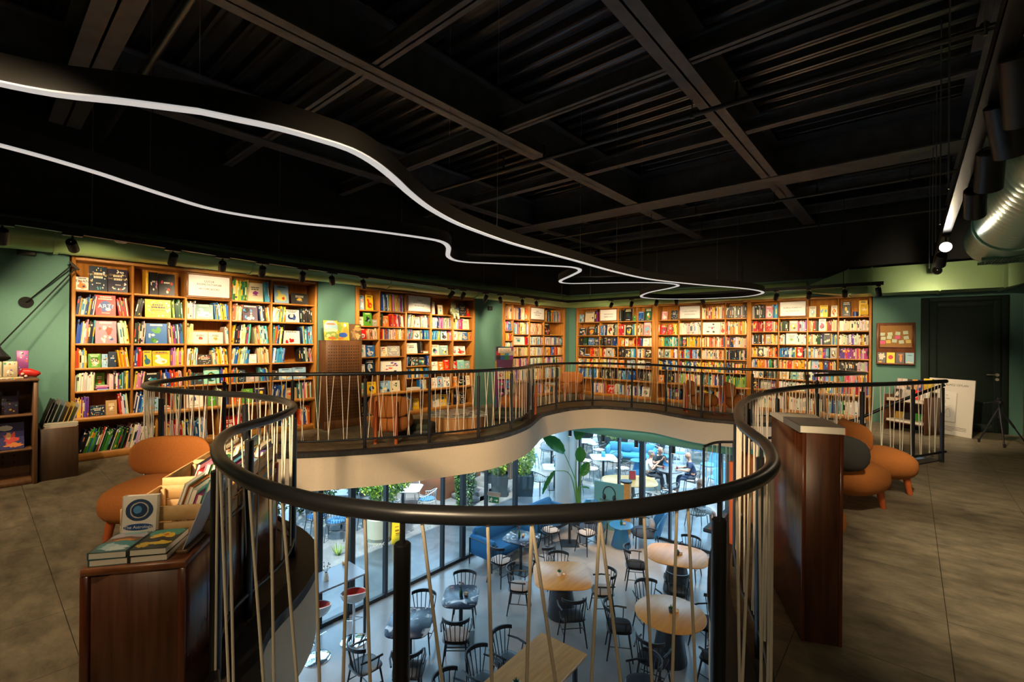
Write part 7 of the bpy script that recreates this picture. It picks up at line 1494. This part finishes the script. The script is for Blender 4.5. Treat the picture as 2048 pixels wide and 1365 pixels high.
    for S_ in 'LR': up_['mu'+S_] = tuple(Vector(V['sh'+S_]).lerp(Vector(V['el'+S_]), .75)); Rd['mu'+S_] = .056; up_['md'+S_] = tuple(Vector(V['hp'+S_]).lerp(Vector(V['kn'+S_]), .9)); Rd['md'+S_] = .075; up_['sk'+S_] = tuple(Vector(V['kn'+S_]).lerp(Vector(V['an'+S_]), .9)); Rd['sk'+S_] = .047
    up_['ne'] = tuple(Vector(V['che']).lerp(Vector(V['nek']), .8)); Rd['ne'] = .075
    EX = [('pel', 'bel'), ('bel', 'che'), ('che', 'ne')]+[e for S_ in 'LR' for e in (('che', 'sh'+S_), ('sh'+S_, 'mu'+S_), ('pel', 'hp'+S_), ('hp'+S_, 'kn'+S_) if not shorts else ('hp'+S_, 'md'+S_), ('kn'+S_, 'sk'+S_), ('an'+S_, 'to'+S_))]
    sub(['pel', 'bel', 'che', 'ne', 'shL', 'shR', 'muL', 'muR'], 1.12, mat('shirt_'+cname(shirt), shirt, .85), 'shirt', up_)
    sub(['pel', 'hpL', 'hpR']+(['knL', 'knR', 'skL', 'skR'] if not shorts else ['mdL', 'mdR']), 1.13, mat('trousers_'+cname(trousers), trousers, .85), 'trousers', up_)
    for S_ in 'LR': skinmesh([tuple(Vector(V['an'+S_])-Vector((0, -.03, .05))), tuple(Vector(V['an'+S_])+Vector((0, -.05, -.05))), V['to'+S_]], [(0, 1), (1, 2)], [.045, .042, .038], 0, 1).build('shoe', mat('shoe_dark', (.02, .016, .014), .5), t, 70)
    if hair: MB().loft([[hc+Vector((r*.087*math.cos(a), .012+r*.104*math.sin(a)+(.02 if z < .05 else 0)*max(0, math.sin(a)), z)) for a in [6.2832*j/18 for j in range(18)]] for r, z in ((.98, .075), (1.0, .085), (.86, .112), (.55, .134), (.1, .142))]).loft([[hc+Vector((r*.087*math.cos(a), .014+r*.104*math.sin(a), z)) for a in np.linspace(-.25, math.pi+.25, 12)] for r, z in ((.96, -.02), (1.02, .02), (1.01, .08))], None, False, False).build('hair', mat('hair_'+cname(hair), hair, .9), t, 60)
    t.location = (pos[0], pos[1], GP+hz); t.rotation_euler = (0, 0, yaw_of(*d)); return t
ct = (-6.27, 15.70); ptable('dark round patio table where three men sit', ct, (.42, .42), 2, mat('dark_grey_top', (.10, .10, .11), .35))
def hv(c, p): d = Vector((c[0]-p[0], c[1]-p[1])); return (d.x, d.y)
p1 = near(ct, 3.0, .70); p2 = near(ct, 1.75, .80); p3 = near(ct, -.25, .72)
rest_ = lambda s, dx=0: ((s*.25, -.14, .80), (s*.17+dx, -.40, .80), (s*.12+dx, -.52, .80))
rchair('dark rattan chair under the man in the white shirt', p1, ct, 'w'); rchair('blue cushioned chair under the man in the black shirt', p2, ct, 'b'); rchair('dark rattan chair under the man in the navy shirt', p3, ct, 'w')
person('grey haired man in a white t-shirt and dark trousers holding a phone', p1, hv(ct, p1), dict(L=((-.27, -.06, .78), (-.16, -.26, .98), (-.12, -.32, 1.05)), R=rest_(1)), (.72, .72, .70), (.02, .022, .03), (.16, .16, .16), hz=0)
person('man in a black t-shirt facing the camera with hands raised together', p2, hv(ct, p2), dict(L=((-.27, -.16, .80), (-.06, -.34, .95), (-.02, -.36, 1.04)), R=((.27, -.16, .80), (.06, -.34, .95), (.03, -.36, 1.04))), (.015, .015, .017), (.03, .03, .035), None, False, .10)
person('bald man in a navy t-shirt seen from behind at the patio table', p3, hv(ct, p3), dict(L=rest_(-1), R=rest_(1)), (.015, .03, .075), (.03, .05, .10), None, False, .10)
q = Rz(yaw_of(*hv(ct, p1)), (p1[0], p1[1], GP)); t = thing('phone', 'dark phone in the hand of the man in white', 'phone', q @ Vector((-.10, -.37, 1.06))); MB().bbox((-.14, -.375, 1.03), (-.07, -.365, 1.15), .003, q).build('case', blk, t); MB().box((-.136, -.3645, 1.035), (-.074, -.3640, 1.145), q).build('screen', mat('phone_screen', (.02, .02, .03), .1), t, 0)
for k, (dx, dy, l) in enumerate(((-.18, -.12, 'left'), (.08, -.06, 'middle'), (.2, .14, 'right'))):
    z = GP+.7505; x, y = ct[0]+dx, ct[1]+dy; t = thing('drink_glass', '%s of three glasses of red drink on the men\'s table' % l, 'glass', (x, y, z), 'glasses of red drink'); MB().lathe([(.005, .004), (.028, .004), (.034, .10), (.005, .10)], (x, y, z), 16).build('drink', mat('red_drink', (.55, .04, .02), .2), t); MB().lathe([(.03, 0), (.036, .135), (.0375, .135), (.032, 0)], (x, y, z), 16).build('tumbler', glass, t)
p4 = (-4.45, 13.05); rchair('dark rattan chair under the man cut off by the right post', p4, (p4[0]+RH_.x, p4[1]+RH_.y), 'w')
person('bald seated man in blue shirt and grey shorts beside the right post', p4, (RH_.x, RH_.y), dict(L=rest_(-1), R=rest_(1)), (.03, .08, .25), (.32, .31, .30), None, True)
# grey-green solid pane beside that man
o = struct('wall_front.002', MB().box((-3.32, GB-.02, G), (-2.1, GB+.12, -.5)), mat('grey_green_panel', (.12, .17, .16), .5))
